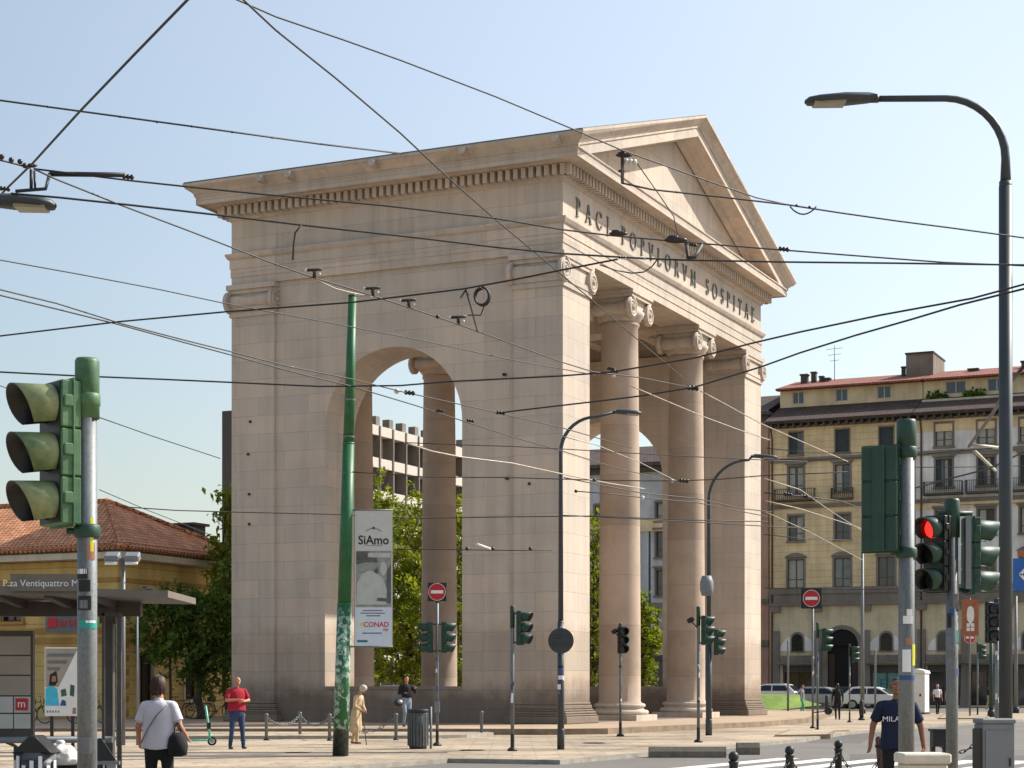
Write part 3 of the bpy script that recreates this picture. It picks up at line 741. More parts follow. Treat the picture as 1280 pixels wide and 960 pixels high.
for c, w_ in zip(txt, wd):
    gl = Glyphs(m, x, 19.27, h, 0.); gl.draw(c); x += w_+sp
gb(m, 'inscription', 'bronze_letters')
# ------------------------------------------------------------------ buildings behind
class Fac:
    """street front parallel to the gate's flank: pixel columns / rows to metres along and up"""
    def __init__(s, x0, Y0):
        s.P0 = at(x0, Y0); s.Y0 = Y0; s.rz = -math.atan2(ST, CT)
    def s_(s, x): k = (x-640)/F; return (k*s.Y0-s.P0[0])/(CT+ST*k)
    def D(s, x): return s.Y0-ST*s.s_(x)
    def z_(s, x, y): return (HOR-y)/F*s.D(x)+EYE
    def w(s, x, y): return s.s_(x), s.z_(x, y)
Y0 = 150.
fy = Fac(962, Y0)
fr = Frame((0, 0, 0), (1, 0, 0), (0, 1, 0))
def rows(fc, xr, ys): return [fc.z_(xr, y) for y in ys]
zt = {k: fy.z_(1000, y) for k, y in dict(eave=527, soff=534, l0=506, at1=486, ridge=479, b1=573, b2=630, b3=735, b4=752, w1a=568, w1b=540, w2a=617, w2b=583, w3a=676, w3b=645, w4a=735, w4b=699, gf=765).items()}
def apartment(name, label, xa, xb, wallmat, attic, bands, cols, depth=14, yellow=True, arches=True):
    a, b = fy.s_(xa), fy.s_(xb); L = b-a
    o = thing(name, label, 'apartment block', (fy.P0[0]+CT*a, fy.P0[1]-ST*a, 0), fy.rz)
    X = lambda px: fy.s_(px)-a
    ops = []; wins = []
    for px, w, row, kw in cols:
        c = X(px); z0, z1 = zt['w%da' % row], zt['w%db' % row]
        ops.append((c-w/2, c+w/2, z0, z1)); wins.append((c-w/2, c+w/2, z0, z1, kw))
    m = MB(); wall_open(m, (0, 0, 0), (1, 0, 0), (0, 1, 0), L, zt['soff'], ops, .3, zt['b4'])
    wl = m.build('wall', wallmat, o)
    for x0, x1, z0, z1, kw in wins: window(fr, o, x0, x1, z0, z1, **kw)
    m = MB()
    for zz, h, pr in bands: fr.bx(m, 0, L, zz, zz+h, -pr, .02)
    m.build('string_course', 'trim_grey', o)
    m = MB(); m.bx(0.01, L-.01, .35, depth, 0, zt['eave']); m.bx(0.01, .05, .0, .35, 0, zt['soff']); m.bx(L-.05, L-.01, 0, .35, 0, zt['soff']); m.build('core', wallmat, o)
    # eaves with brackets, dark lower roof slope, set-back attic, red top roof
    m = MB().use('trim_dark'); fr.bx(m, -.1, L+.1, zt['soff']+.28, zt['eave'], -.95, .3); m.use('trim_grey'); fr.bx(m, -.02, L+.02, zt['soff']-.05, zt['soff']+.12, -.18, .02)
    n = int(L/.62)
    m.use('trim_dark')
    for k in range(n): x = (k+.5)*L/n; fr.bx(m, x-.09, x+.09, zt['soff']-.02, zt['soff']+.28, -.7, .0)
    m.build('eaves', None, o)
    yb = 3.0; zl = fy.z_(1000, 506)*1.012
    m = MB(); m.quad((-.12, -1.0, zt['eave']+.02), (L+.12, -1.0, zt['eave']+.02), (L+.12, yb, zl), (-.12, yb, zl)); m.quad((-.12, -1.0, zt['eave']-.12), (L+.12, -1.0, zt['eave']-.12), (L+.12, -1.0, zt['eave']+.02), (-.12, -1.0, zt['eave']+.02)); lr = m.build('lower_roof', 'dark_roof_tiles', o)
    za, zb = zl-.1, fy.z_(1000, 486)*1.02
    aops = []; aw = []
    for px, w in attic:
        c = X(px)*1.0+(.0); aops.append((c-w/2, c+w/2, za+.35, zb-.25)); aw.append((c-w/2, c+w/2))
    m = MB(); wall_open(m, (0, yb, 0), (1, 0, 0), (0, 1, 0), L, zb, aops, .25, za); m.build('attic_wall', 'yellow_stucco_plain', o)
    fa = Frame((0, yb, 0), (1, 0, 0), (0, 1, 0))
    for x0, x1 in aw: window(fa, o, x0, x1, za+.35, zb-.25, d=.14, frame='white_frame', pane='window_glass', cross=0)
    m = MB(); m.quad((-.2, yb-.7, zb), (L+.2, yb-.7, zb), (L+.2, yb+5.5, zb+1.5), (-.2, yb+5.5, zb+1.5)); m.quad((L+.2, yb+5.5, zb+1.5), (-.2, yb+5.5, zb+1.5), (-.2, depth, zb-.6), (L+.2, depth, zb-.6)); m.quad((-.2, yb-.7, zb-.14), (L+.2, yb-.7, zb-.14), (L+.2, yb-.7, zb), (-.2, yb-.7, zb)); m.quad((-.2, yb-.7, zb-.14), (-.2, yb, zb-.14), (L+.2, yb, zb-.14), (L+.2, yb-.7, zb-.14))
    rf = m.build('roof', 'red_roof_tiles', o)
    m = MB(); m.bx(.02, L-.02, yb+.3, depth-.1, zt['eave']-1, zb-.05); m.build('attic_core', 'yellow_stucco_plain', o)
    return o, X, L, rf, zb, yb, wl
SUR = dict(sur='trim_grey', frame='brown_frame')
T1 = dict(frame='brown_frame', pane='window_glass', sur='trim_grey', sw=.1)
cols = []
for px, cur, sh in ((995, ((.5, .95),), None), (1053, None, ((0, 1),)), (1108, None, ((0, 1),))):
    cols.append((px, 1.15, 1, dict(frame='brown_frame', sur='trim_grey', sw=.08, shutter=sh if px != 995 else ((0, .5),))))
    cols.append((px, 1.25, 2, dict(hood='flat', pane='curtained_glass' if px == 1108 else 'window_glass', cur=((.05, .4), (.6, .95)) if px == 995 else ((.1, .45),), **SUR)))
    cols.append((px, 1.2, 3, dict(cur=cur, pane='window_glass', **SUR)))
    cols.append((px, 1.35, 4, dict(hood='arch', cur=((.05, .9),) if px == 995 else None, pane='curtained_glass' if px == 1053 else 'window_glass', **SUR)))
bands = [(zt['b1']-.3, .34, .14), (zt['b2']-.35, .3, .16), (zt['b3']-.5, .5, .22), (zt['b4']-.1, .9, .12), (zt['b4']-.35, .25, .3)]
blk, X, L, rf, zb, yb, wl = apartment('yellow_apartment_building', 'yellow rendered apartment block with brown tiled eaves and a dark arched gateway', 962, 1143, 'yellow_stucco', [(985, .95), (1040, 1.0), (1094, 1.1)], bands, cols)
# ground floor with arched gateway, lunettes and shopfronts
def arch_poly(c, w, z0, zs, n=12):
    r = w/2; return [(c-r, z0), (c+r, z0)]+[(c+r*math.cos(PI*i/n), zs+r*math.sin(PI*i/n)) for i in range(n+1)]
def ground_floor(o, X, L, wallmat, gate_px, lun, shops, pil):
    z1 = zt['b4']-.35
    ops = []
    if gate_px: c = X(gate_px); ops.append((c-1.3, c+1.3, 0, 4.9))
    for px, w in shops: c = X(px); ops.append((c-w/2, c+w/2, .12, 3.3))
    m = MB(); wall_open(m, (0, .04, 0), (1, 0, 0), (0, 1, 0), L, z1, ops, .5); m.build('ground_floor_wall', wallmat, o)
    if gate_px:
        c = X(gate_px); m = MB(); w = 2.6; n = 14
        m.use('trim_grey')
        for i in range(n):
            a0, a1 = PI*i/n, PI*(i+1)/n; r0, r1 = 1.3, 1.62
            q = [(c+r*math.cos(a), 4.9+r*math.sin(a)) for a, r in ((a0, r0), (a0, r1), (a1, r1), (a1, r0))]
            m.add([(x, -.1, z) for x, z in q]+[(x, .05, z) for x, z in q], [(0,1,2,3),(1,5,6,2),(0,3,7,4)])
        for s in (-1, 1): m.box((c+s*1.46, -.03, 2.45), (.32, .16, 4.9))
        m.use('dark_interior'); pl = arch_poly(c, 2.58, 0, 4.9); m.add([(x, .03, z) for x, z in pl if z >= 4.85], [list(range(sum(1 for x, z in pl if z >= 4.85)))])
        m.quad((c-1.3, .33, 0), (c+1.3, .33, 0), (c+1.3, .33, 4.95), (c-1.3, .33, 4.95)); m.use('dark_wood')
        for s in (-1, 1): m.box((c+s*.95, .26, 2.1), (.5, .06, 4.2))
        m.build('arched_gateway', None, o)
    for px, w in lun:
        c = X(px); m = MB().use('white_stucco'); n = 12; zs = 4.45; r = w/2*1.05
        pl = [(c+r*math.cos(PI*i/n), zs+r*.9*math.sin(PI*i/n)) for i in range(n+1)]
        m.prism(pl, 'y', -.03, .05); m.use('trim_grey'); pl = arch_poly(c, 1.15, zs-.1, zs+1.0, 8); m.prism(pl, 'y', -.10, .0)
        m.use('shop_glass'); pl = arch_poly(c, .9, zs, zs+.95, 8); m.prism(pl, 'y', -.13, -.09); m.build('arched_window', None, o)
    for k, (px, w) in enumerate(shops):
        c = X(px); m = MB().use('trim_dark'); 
        for s in (-1, 1): m.box((c+s*(w/2-.07), .2, 1.7), (.13, .1, 3.16))
        m.bx(c-w/2, c+w/2, .02, .3, 2.75, 3.29); m.bx(c-.04, c+.04, .15, .25, .13, 2.74); sh = m.build('shopfront', None, o)
        m = MB(); m.quad((c-w/2, .26, .13), (c+w/2, .26, .13), (c+w/2, .26, 2.75), (c-w/2, .26, 2.75)); m.build('pane', 'shop_glass', sh)
        if k == 1 and gate_px:
            m = MB(); m.quad((c-w/2+.2, .24, .2), (c+w/2-.2, .24, .2), (c+w/2-.2, .24, 2.7), (c-w/2+.2, .24, 2.7)); m.build('window_film', 'shop_film', sh); m = MB(); text_mb(m, 'E', 1.1, (c-.35, .225, 1.75), (1, 0, 0), (0, 0, 1), .01); m.build('lettering', 'print_teal', sh)
        m = MB(); m.bx(c-w/2-.2, c+w/2+.2, -.7, .0, 3.4, 3.52); m.bx(c-w/2-.1, c+w/2+.1, -.12, -.0, 3.52, 4.1); m.build('canopy', 'trim_grey', sh)
    for px in pil:
        c = X(px); m = MB().use('trim_grey'); m.box((c, -.02, 3.05), (.62, .3, 6.1)); m.box((c, -.06, .35), (.78, .4, .7)); m.box((c, -.06, z1-.25), (.76, .4, .5)); m.build('pier', None, o)
    m = MB().use('trim_dark'); m.bx(0, L, -.12, .04, 0, .55); 
ground_floor(blk, X, L, 'ground_stucco', 1053, [(997, 2.8), (1108, 2.8)], [(997, 2.5), (1108, 2.7)], [970, 1022, 1083, 1133])
railing(fr, blk, X(970), X(1020), zt['w2a']-.5, zt['w2a']+.35, .7); railing(fr, blk, X(1040), X(1067), zt['w2a']-.5, zt['w2a']+.3, .4)
def pipe(o, x, z0, z1): m = MB(); m.tube([(x, -.12, z0), (x, -.12, z1-.5), (x, -.5, z1+.3)], .075, 8); return m.build('downpipe', 'copper_pipe', o)
pipe(blk, .25, .3, zt['soff']-.4); pipe(blk, L-.15, .3, zt['soff']-.4)
def stack(o, x, y, z, w, h, mat='trim_dark', n='chimney'): m = MB(); m.bx(x-w/2, x+w/2, y-w/2, y+w/2, z, z+h); m.bx(x-w*.65, x+w*.65, y-w*.65, y+w*.65, z+h, z+h+.12); return m.build(n, mat, o)
for px, w, h in ((978, .55, 1.15), (990, .4, 1.3), (1000, .35, .9), (1007, .5, .7), (1106, .3, 1.2)): stack(rf, X(px), yb+3.6, zb+.5, w, h)
def antenna(o, x, y, z, h):
    m = MB(); m.tube([(x, y, z), (x, y, z+h)], .03, 5)
    for k in range(3): m.tube([(x-.7+.15*k, y, z+h-.3-.5*k), (x+.7-.15*k, y, z+h-.25-.5*k)], .018, 4)
    return m.build('aerial', 'sign_back', o)
antenna(rf, X(1015), yb+4, zb+.9, 3.2)
m = MB().use('trim_grey'); m.bx(X(1113), X(1148), yb+2.5, yb+7, zb-.1, zb+2.6); m.use('lead_dark'); m.bx(X(1112), X(1149), yb+2.35, yb+7.2, zb+2.6, zb+2.72); m.bx(X(1113)-.02, X(1148)+.02, yb+2.45, yb+7.05, zb+.1, zb+.7); m.build('lift_tower', None, rf)
# pale block to the right
cols = []
for i, px in enumerate((1180, 1233, 1286, 1340)):
    cols.append((px, 1.35, 1, dict(pane='curtained_glass', cur=((.08, .42), (.58, .92)), **SUR)))
    cols.append((px, 1.3, 2, dict(hood='flat', shutter=((0, .28), (.72, 1)), cur=((.5, .72),), **SUR)))
    cols.append((px, 1.3, 3, dict(hood='flat', cur=((.1, .5),), **SUR)))
    cols.append((px, 1.3, 4, dict(hood='arch', pane='window_glass', **SUR)))
bl2, X2, L2, rf2, zb2, yb2, wl2 = apartment('pale_apartment_building', 'pale grey apartment block with yellow cornice band and red roofed penthouse terrace', 1144, 1400, 'white_stucco', [(1185, 1.6), (1237, 1.4), (1290, 1.4), (1345, 1.4)], bands, cols)
ground_floor(bl2, X2, L2, 'ground_stucco', None, [(1180, 2.4), (1286, 2.4)], [(1180, 2.6), (1233, 2.6), (1286, 2.6), (1340, 2.6)], [1152, 1207, 1260, 1312])
m = MB(); fr.bx(m, 0, L2, zt['soff']-1.0, zt['soff']-.06, -.03, .01); fr.bx(m, 0, L2, zt['b2']-.9, zt['b2']-.36, -.05, .01); m.build('yellow_band', 'yellow_stucco_plain', bl2)
for px in (1180, 1233, 1286, 1340): railing(fr, bl2, X2(px)-1.5, X2(px)+1.5, zt['w2a']-.5, zt['w2a']+.4, .75)
pipe(bl2, .5, .3, zt['soff']-.4); stack(rf2, X2(1197), yb2+3.6, zb2+.6, .7, .5); stack(rf2, X2(1264), yb2+3.4, zb2+.5, .5, .9)
for x0, x1 in ((X2(1150), X2(1176)), (X2(1196), X2(1224))):
    m = MB()
    for k in range(260):
        c = Vector((random.uniform(x0, x1), yb2-.45+random.uniform(-.3, .3), zb2-1.9+abs(random.gauss(0, .33)))); s = random.uniform(.1, .2); M_ = Matrix.Rotation(random.uniform(0, 6), 3, Vector((random.random(), random.random(), 1)).normalized())
        m.add([c+M_ @ Vector(p)*s for p in ((-1, -.6, 0), (1, -.6, 0), (1, .6, .2), (-1, .6, .2))], [(0, 1, 2, 3)])
    m.build('terrace_plants', 'dark_leaves', bl2)
m = MB(); m.bx(.1, L2-.1, yb2-1.0, yb2-.85, zb2-2.3, zb2-1.75); m.build('terrace_parapet', 'cream_trim', bl2)
# pink sliver and lower grey block seen between the columns
fg = Fac(962, 151.5)
def plain_block(name, label, xa, xb, ytop, yref, fc, mat, winx, rowsz, depth=12, over=.9):
    a, b = fc.s_(xa), fc.s_(xb); L = b-a; H = fc.z_(yref, ytop)
    o = thing(name, label, 'building', (fc.P0[0]+CT*a, fc.P0[1]-ST*a, 0), fc.rz); X = lambda p: fc.s_(p)-a
    ops = [(X(p)-w/2, X(p)+w/2, z0, z1) for p, w in winx for z0, z1 in rowsz]
    m = MB(); wall_open(m, (0, 0, 0), (1, 0, 0), (0, 1, 0), L, H, ops, .3); m.bx(0, L, .4, depth, 0, H); m.bx(0, .05, 0, .4, 0, H); m.bx(L-.05, L, 0, .4, 0, H); m.build('wall', mat, o)
    for x0, x1, z0, z1 in ops: window(fr, o, x0, x1, z0, z1, d=.2, sur='trim_grey', hood='flat' if (z1-z0) > 1.9 else None, cur=((.1, .45),) if random.random() < .6 else None)
    m = MB(); m.bx(-.2, L+.2, -over, depth, H, H+.3); m.bx(-.1, L+.1, -over*.5, .0, H-.45, H-.003); m.build('cornice', 'trim_dark', o)
    m = MB(); m.quad((-.2, -over, H+.31), (L+.2, -over, H+.31), (L+.2, depth/2, H+2.6), (-.2, depth/2, H+2.6)); m.quad((L+.2, depth/2, H+2.6), (-.2, depth/2, H+2.6), (-.2, depth, H+.31), (L+.2, depth, H+.31)); m.build('roof', 'dark_roof_tiles', o)
    m = MB(); m.bx(0, L, -.18, 0, 8.4, 8.8); m.bx(0, L, -.22, 0, 4.9, 5.4); m.build('string_course', 'trim_grey', o)
    return o, X, L, H
plain_block('pink_house', 'narrow pinkish house front squeezed between the gate and the yellow block', 905, 961, 520, 955, fg, 'pink_stucco', [(930, 1.2)], [(6.2, 8.3), (9.8, 11.9), (13.2, 15.3), (16.6, 18.4)])
fh = Fac(830, 158)
o, Xh, Lh, Hh = plain_block('grey_building', 'grey rendered building seen between the gate columns above the parapet', 690, 925, 583, 820, fh, 'grey_stucco', [(752, 1.3), (778, 1.3), (829, 1.3), (856, 1.3), (882, 1.3)], [(5.9, 8.1), (9.4, 11.6), (12.7, 14.9), (15.8, 17.4)])
m = MB(); m.bx(0, Lh, -.16, 0, 14.95, 16.0); m.build('yellow_band', 'yellow_stucco_plain', o)
for px in (746, 822): 
    c = Xh(px); m = MB().use('trim_dark'); m.bx(c-1.1, c+1.1, -.05, 0, .3, 4.3); m.use('shop_glass'); m.bx(c-.95, c+.95, -.08, -.05, .5, 3.6); m.build('shopfront', None, o)
# modern flats with white parapets behind the trees
mx, my = at(380, 172)
fl = thing('modern_flats', 'modern flat-roofed block with white balcony parapets and dark fins behind the trees', 'apartment block', (mx, my, 0), math.atan2(.908, .419))
Hm = 27.8; Lm = 34.
m = MB().use('shelter_brown'); m.bx(.36, Lm, 1.6, 9, 0, Hm); m.build('core', 'trim_grey', fl)
m = MB().use('curtained_glass'); m.bx(.5, Lm-.5, 1.2, 1.6, 0, Hm-.2); m.build('glazing', 'flats_glass', fl)
pit = 3.25
for k in range(8):
    z = Hm-.95-k*pit
    m = MB(); m.bx(.1, Lm, 0, .18, z, z+.98); m.bx(.1, Lm, .18, 1.6, z, z+.16); m.build('balcony_parapet', 'white_render', fl)
    for j in range(9):
        if (j*7+k*3) % 4 == 0: m = MB(); m.bx(1.2+j*3.6, 3.4+j*3.6, 1.12, 1.18, z-2.1, z-.02); m.build('blind', 'white_render', fl)
for j in range(13):
    x = .6+j*2.8
    m = MB().use('trim_grey'); m.bx(x-.1, x+.1, -.12, 1.6, 0, Hm+.02); m.bx(x-.4, x+.4, .2, 1.0, Hm+.02, Hm+1.0); m.build('fin', None, fl)
m = MB(); m.bx(0, .35, -.1, 9.1, 0, Hm+.1); m.build('end_wall', 'shelter_brown', fl)
antenna(fl, 16, 4, Hm, 6.5)
# ------------------------------------------------------------------ toll house with the tiled hip roof
hx, hy = at(147, 80)
hs = thing('yellow_toll_house', 'low yellow toll house with hipped terracotta tile roof behind the bus shelter', 'house', (hx, hy, 0), -math.atan2(ST, CT))
LU, LV, HE = 22., 9.6, 7.1
rev = Frame((-LU, 0, 0), (1, 0, 0), (0, 1, 0)); lit = Frame((0, 0, 0), (0, 1, 0), (-1, 0, 0))
opsF = [(LU-1.9-k*3.3-1.2, LU-1.9-k*3.3, 4.5, 5.9) for k in range(5)]+[(LU-1.9-k*3.3-1.5, LU-1.6-k*3.3+.1, .3, 3.2) for k in range(5)]
opsL = [(1.6, 2.5, 4.5, 5.9), (1.5, 2.6, .2, 3.1), (5.0, 6.0, 4.5, 5.9), (5.0, 6.0, 1., 3.1), (7.6, 8.5, 4.5, 5.9)]
m = MB(); wall_open(m, (-LU, 0, 0), (1, 0, 0), (0, 1, 0), LU, HE, opsF, .3); wall_open(m, (0, 0, 0), (0, 1, 0), (-1, 0, 0), LV, HE, opsL, .3); m.bx(-LU, -.4, .4, LV, 0, HE); m.bx(-.42, -.01, LV-.4, LV, 0, HE); m.build('wall', 'house_stucco', hs)
for q in opsF:
    window(rev, hs, *q, d=.2, frame='dark_wood', sur='house_band', pane='shop_glass', cross=.5)
for q in opsL: window(lit, hs, *q, d=.2, frame='dark_wood', sur='cream_trim', pane='shop_glass' if q[3] > 4 else 'dark_wood', cross=.5, mull=1)
m = MB().use('house_band'); 
for z in (3.5, 3.95): rev.bx(m, 0, LU+.08, z, z+.22, -.1, .02); lit.bx(m, -.06, LV, z, z+.22, -.1, .02)
rev.bx(m, 0, LU+.05, HE-.95, HE-.75, -.06, .02); lit.bx(m, -.06, LV, HE-.95, HE-.75, -.06, .02)
for k in range(11): 
    if k % 2 == 0: rev.bx(m, LU-.75, LU+.05, .3+k*.3, .58+k*.3, -.05, .02); lit.bx(m, -.05, .75, .3+k*.3, .58+k*.3, -.05, .02)
m.build('string_course', None, hs)
m = MB().use('cream_trim'); OV = .85
m.bx(-LU-OV, OV, -OV, LV+OV, HE+.02, HE+.3); m.use('trim_dark'); m.bx(-LU-OV-.02, OV+.02, -OV-.02, LV+OV+.02, HE+.303, HE+.42); m.build('eaves', None, hs)
m = MB(); e = OV+.15; zr = HE+.40; rz_ = zr+2.75; yc = LV/2
a, b, c_, d_ = (-LU-e, -e, zr), (e, -e, zr), (e, LV+e, zr), (-LU-e, LV+e, zr); r0, r1 = (-LU+4.6, yc, rz_), (-4.2, yc, rz_)
m.quad(a, b, r1, r0); m.quad(c_, d_, r0, r1); m.add([b, c_, r1], [(0, 1, 2)]); m.add([d_, a, r0], [(0, 1, 2)]); rf3 = m.build('roof', 'terracotta_tiles', hs)
m = MB()
for p_, q_ in ((b, r1), (c_, r1), (a, r0), (d_, r0), (r0, r1)):
    P_, Q_ = Vector(p_), Vector(q_); n = int((Q_-P_).length/.42)
    for k in range(n): u0, u1 = P_.lerp(Q_, k/n), P_.lerp(Q_, (k+1.12)/n); m.tube([u0+Vector((0, 0, .02)), u1+Vector((0, 0, .06))], [.13, .11], 7)
m.build('ridge_tiles', 'terracotta_tiles', rf3)
m = MB()  # tile ends along the eave edge
for k in range(int(LV/.26)+6): m.tube([(e+.02, -e+k*.26, zr+.03), (e-.5, -e+k*.26, zr+.03+.5*2.75/(4.2+e))], .085, 6)
for k in range(int(LU/.26)+6): m.tube([(e-k*.26, -e-.02, zr+.03), (e-k*.26, -e+.5, zr+.03+.5*2.75/(yc+e))], .085, 6)
m.build('tile_ends', 'terracotta_tiles', rf3)
stack(rf3, -2.0, LV-1.2, rz_-1.7, 1.0, .75, 'lead_dark'); stack(rf3, -.9, LV-.9, zr+.5, .2, .7, 'lead_dark', 'flue'); antenna(rf3, -7, 5, rz_, 1.5)
sg = thing('shop_sign', 'grey shop sign with red lettering over the dark shopfront of the yellow house', 'sign', (*at(80, 79.2), 4.35), -math.atan2(ST, CT))
m = MB().use('print_grey'); m.box((0, 0, 0), (1.9, .12, .85)); m.use('print_red'); m.box((-.55, -.07, .0), (.5, .04, .42))
m.build('board', None, sg); m = MB(); text_mb(m, 'arte', .62, (.3, -.075, 0), (1, 0, 0), (0, 0, 1), .02); m.build('lettering', 'print_red', sg)
# ------------------------------------------------------------------ trees
def tree(label, loc, clumps, n, leafsize, mat, trunk_r, group, seedv, stretch=1.0):
    rnd = random.Random(seedv)
    o = thing('tree', label, 'tree', (*loc, 0), rnd.uniform(0, 6), group); o.rotation_euler = (0, 0, 0)
    t = MB(); cz = sum(c[2] for c in clumps)/len(clumps); top = Vector((0, 0, min(c[2] for c in clumps)-.3))
    t.tube([(0, 0, 0), (.05, .03, .5), (rnd.uniform(-.1, .1), rnd.uniform(-.1, .1), top.z*.55), top], [trunk_r*1.35, trunk_r, trunk_r*.85, trunk_r*.7], 9)
    for c in clumps:
        q = Vector(c[:3]); mid = top.lerp(q, .5)+Vector((rnd.uniform(-.3, .3), rnd.uniform(-.3, .3), rnd.uniform(-.1, .5)))
        t.tube([top-Vector((0, 0, .3)), mid, q], [trunk_r*.55, trunk_r*.3, trunk_r*.12], 6)
        for _ in range(3):
            e = q+Vector((rnd.uniform(-1, 1)*c[3], rnd.uniform(-1, 1)*c[3], rnd.uniform(-.4, 1)*c[3]*.8)); t.tube([mid.lerp(q, .6), e], [trunk_r*.15, .015], 5)
    t.build('trunk', 'bark', o)
    k = MB(); tot = sum(c[3]**2 for c in clumps); shp = ((-1, 0, 0), (-.2, -.45, .06), (1, 0, -.1), (-.2, .45, .06))
    for c in clumps:
        m_ = int(n*c[3]**2/tot); cen = Vector(c[:3])
        twigs = []
        for _ in range(max(6, m_//14)):
            dv = Vector((rnd.gauss(0, 1), rnd.gauss(0, 1), rnd.gauss(0, 1))).normalized(); rr = c[3]*rnd.uniform(.35, 1.08)**.6
            twigs.append(cen+Vector((dv.x*rr, dv.y*rr, dv.z*rr*stretch)))
        for _ in range(m_):
            tw = rnd.choice(twigs); p_ = tw+Vector((rnd.gauss(0, .22), rnd.gauss(0, .22), rnd.gauss(-.05, .2)))*(.5+leafsize*2)
            M_ = Matrix.Rotation(rnd.uniform(0, 2*PI), 3, 'Z') @ Matrix.Rotation(rnd.gauss(.35, .55), 3, 'Y') @ Matrix.Rotation(rnd.gauss(0, .6), 3, 'X'); s_ = leafsize*rnd.choice((.45, .7, .9, 1.1, 1.45))*rnd.uniform(.85, 1.15)
            k.add([p_+M_ @ Vector(v)*s_ for v in shp], [(0, 1, 2, 3)])
    k.build('crown', mat, o)
    return o
def clumps(rnd, h0, h1, rad, n):
    out = []
    for i in range(n):
        t = (i+.5)/n; z = h0+(h1-h0)*t; rr = rad*(.55+.6*math.sin(PI*min(1, t*.85+.12)))*rnd.uniform(.55, .8); a = i*2.4+rnd.uniform(-.4, .4); off = rad*.55*math.sin(PI*min(1, t+.15))
        out.append((off*math.cos(a), off*math.sin(a), z, rr))
    return out
rt = random.Random(3)
GP = 'plane trees behind the gate'
T = [(455, 118, 15.8, 3.8, 'leafy yellow-green tree filling the side arch of the gate, behind the banner'), (510, 124, 15.0, 3.6, 'yellow-green tree seen through the side arch beside the shaded rear column'),
     (565, 120, 15.0, 3.3, 'yellow-green tree showing as a thin sliver right of the rear column in the arch'), (741, 124, 13.6, 2.6, 'bright green tree in the slit between the lit corner pier and the first column'),
     (798, 128, 9.0, 1.5, 'small bright tree low in the gap between the two front columns')]
for i, (px, D, h, r, lb) in enumerate(T):
    tree(lb, at(px, D), clumps(rt, 1.5, h-1.0, r, 11), 9500 if i < 3 else 5200, .19, 'plane_leaves', .24, GP, 20+i)
GL = 'trees left of the gate'
tl = [(-1.6, 0, 4.2, 1.35), (.2, .3, 4.4, 1.5), (.9, -.3, 3.2, 1.3), (-.7, -.3, 3.0, 1.2), (1.3, .2, 5.2, 1.2), (-.9, .4, 5.0, .9), (.6, .2, 2.2, 1.0), (1.5, 0, 6.4, .8)]
tree('dark bushy tree between the yellow house and the gate', at(250, 79), tl, 7500, .15, 'dark_leaves', .17, GL, 41)
tree('slim taller tree hugging the left flank of the gate', at(283, 84), [(-.25, 0, 5.2, .9), (.1, 0, 6.6, .9), (-.1, .1, 8.0, .85), (.15, 0, 9.3, .65), (0, 0, 10.3, .5), (.3, 0, 4.0, .9)], 2600, .15, 'plane_leaves', .12, GL, 42)
tree('thin sunlit shrubby tree against the yellow wall under the eaves', at(212, 78.5), [(0, 0, 5.2, .75), (-.9, 0, 5.0, .6), (.5, .2, 5.5, .55), (-.3, 0, 3.9, .5)], 900, .13, 'olive_leaves', .07, GL, 43)
tree('distant round tree top above the roof ridge of the yellow house', at(128, 150), [(0, 0, 14.3, 1.4), (2, 0, 13.6, 1.2), (-2, 0, 13.4, 1.3), (5, 0, 12.8, 1.2), (0, 0, 11, 2)], 1500, .22, 'dark_leaves', .3, GL, 44)
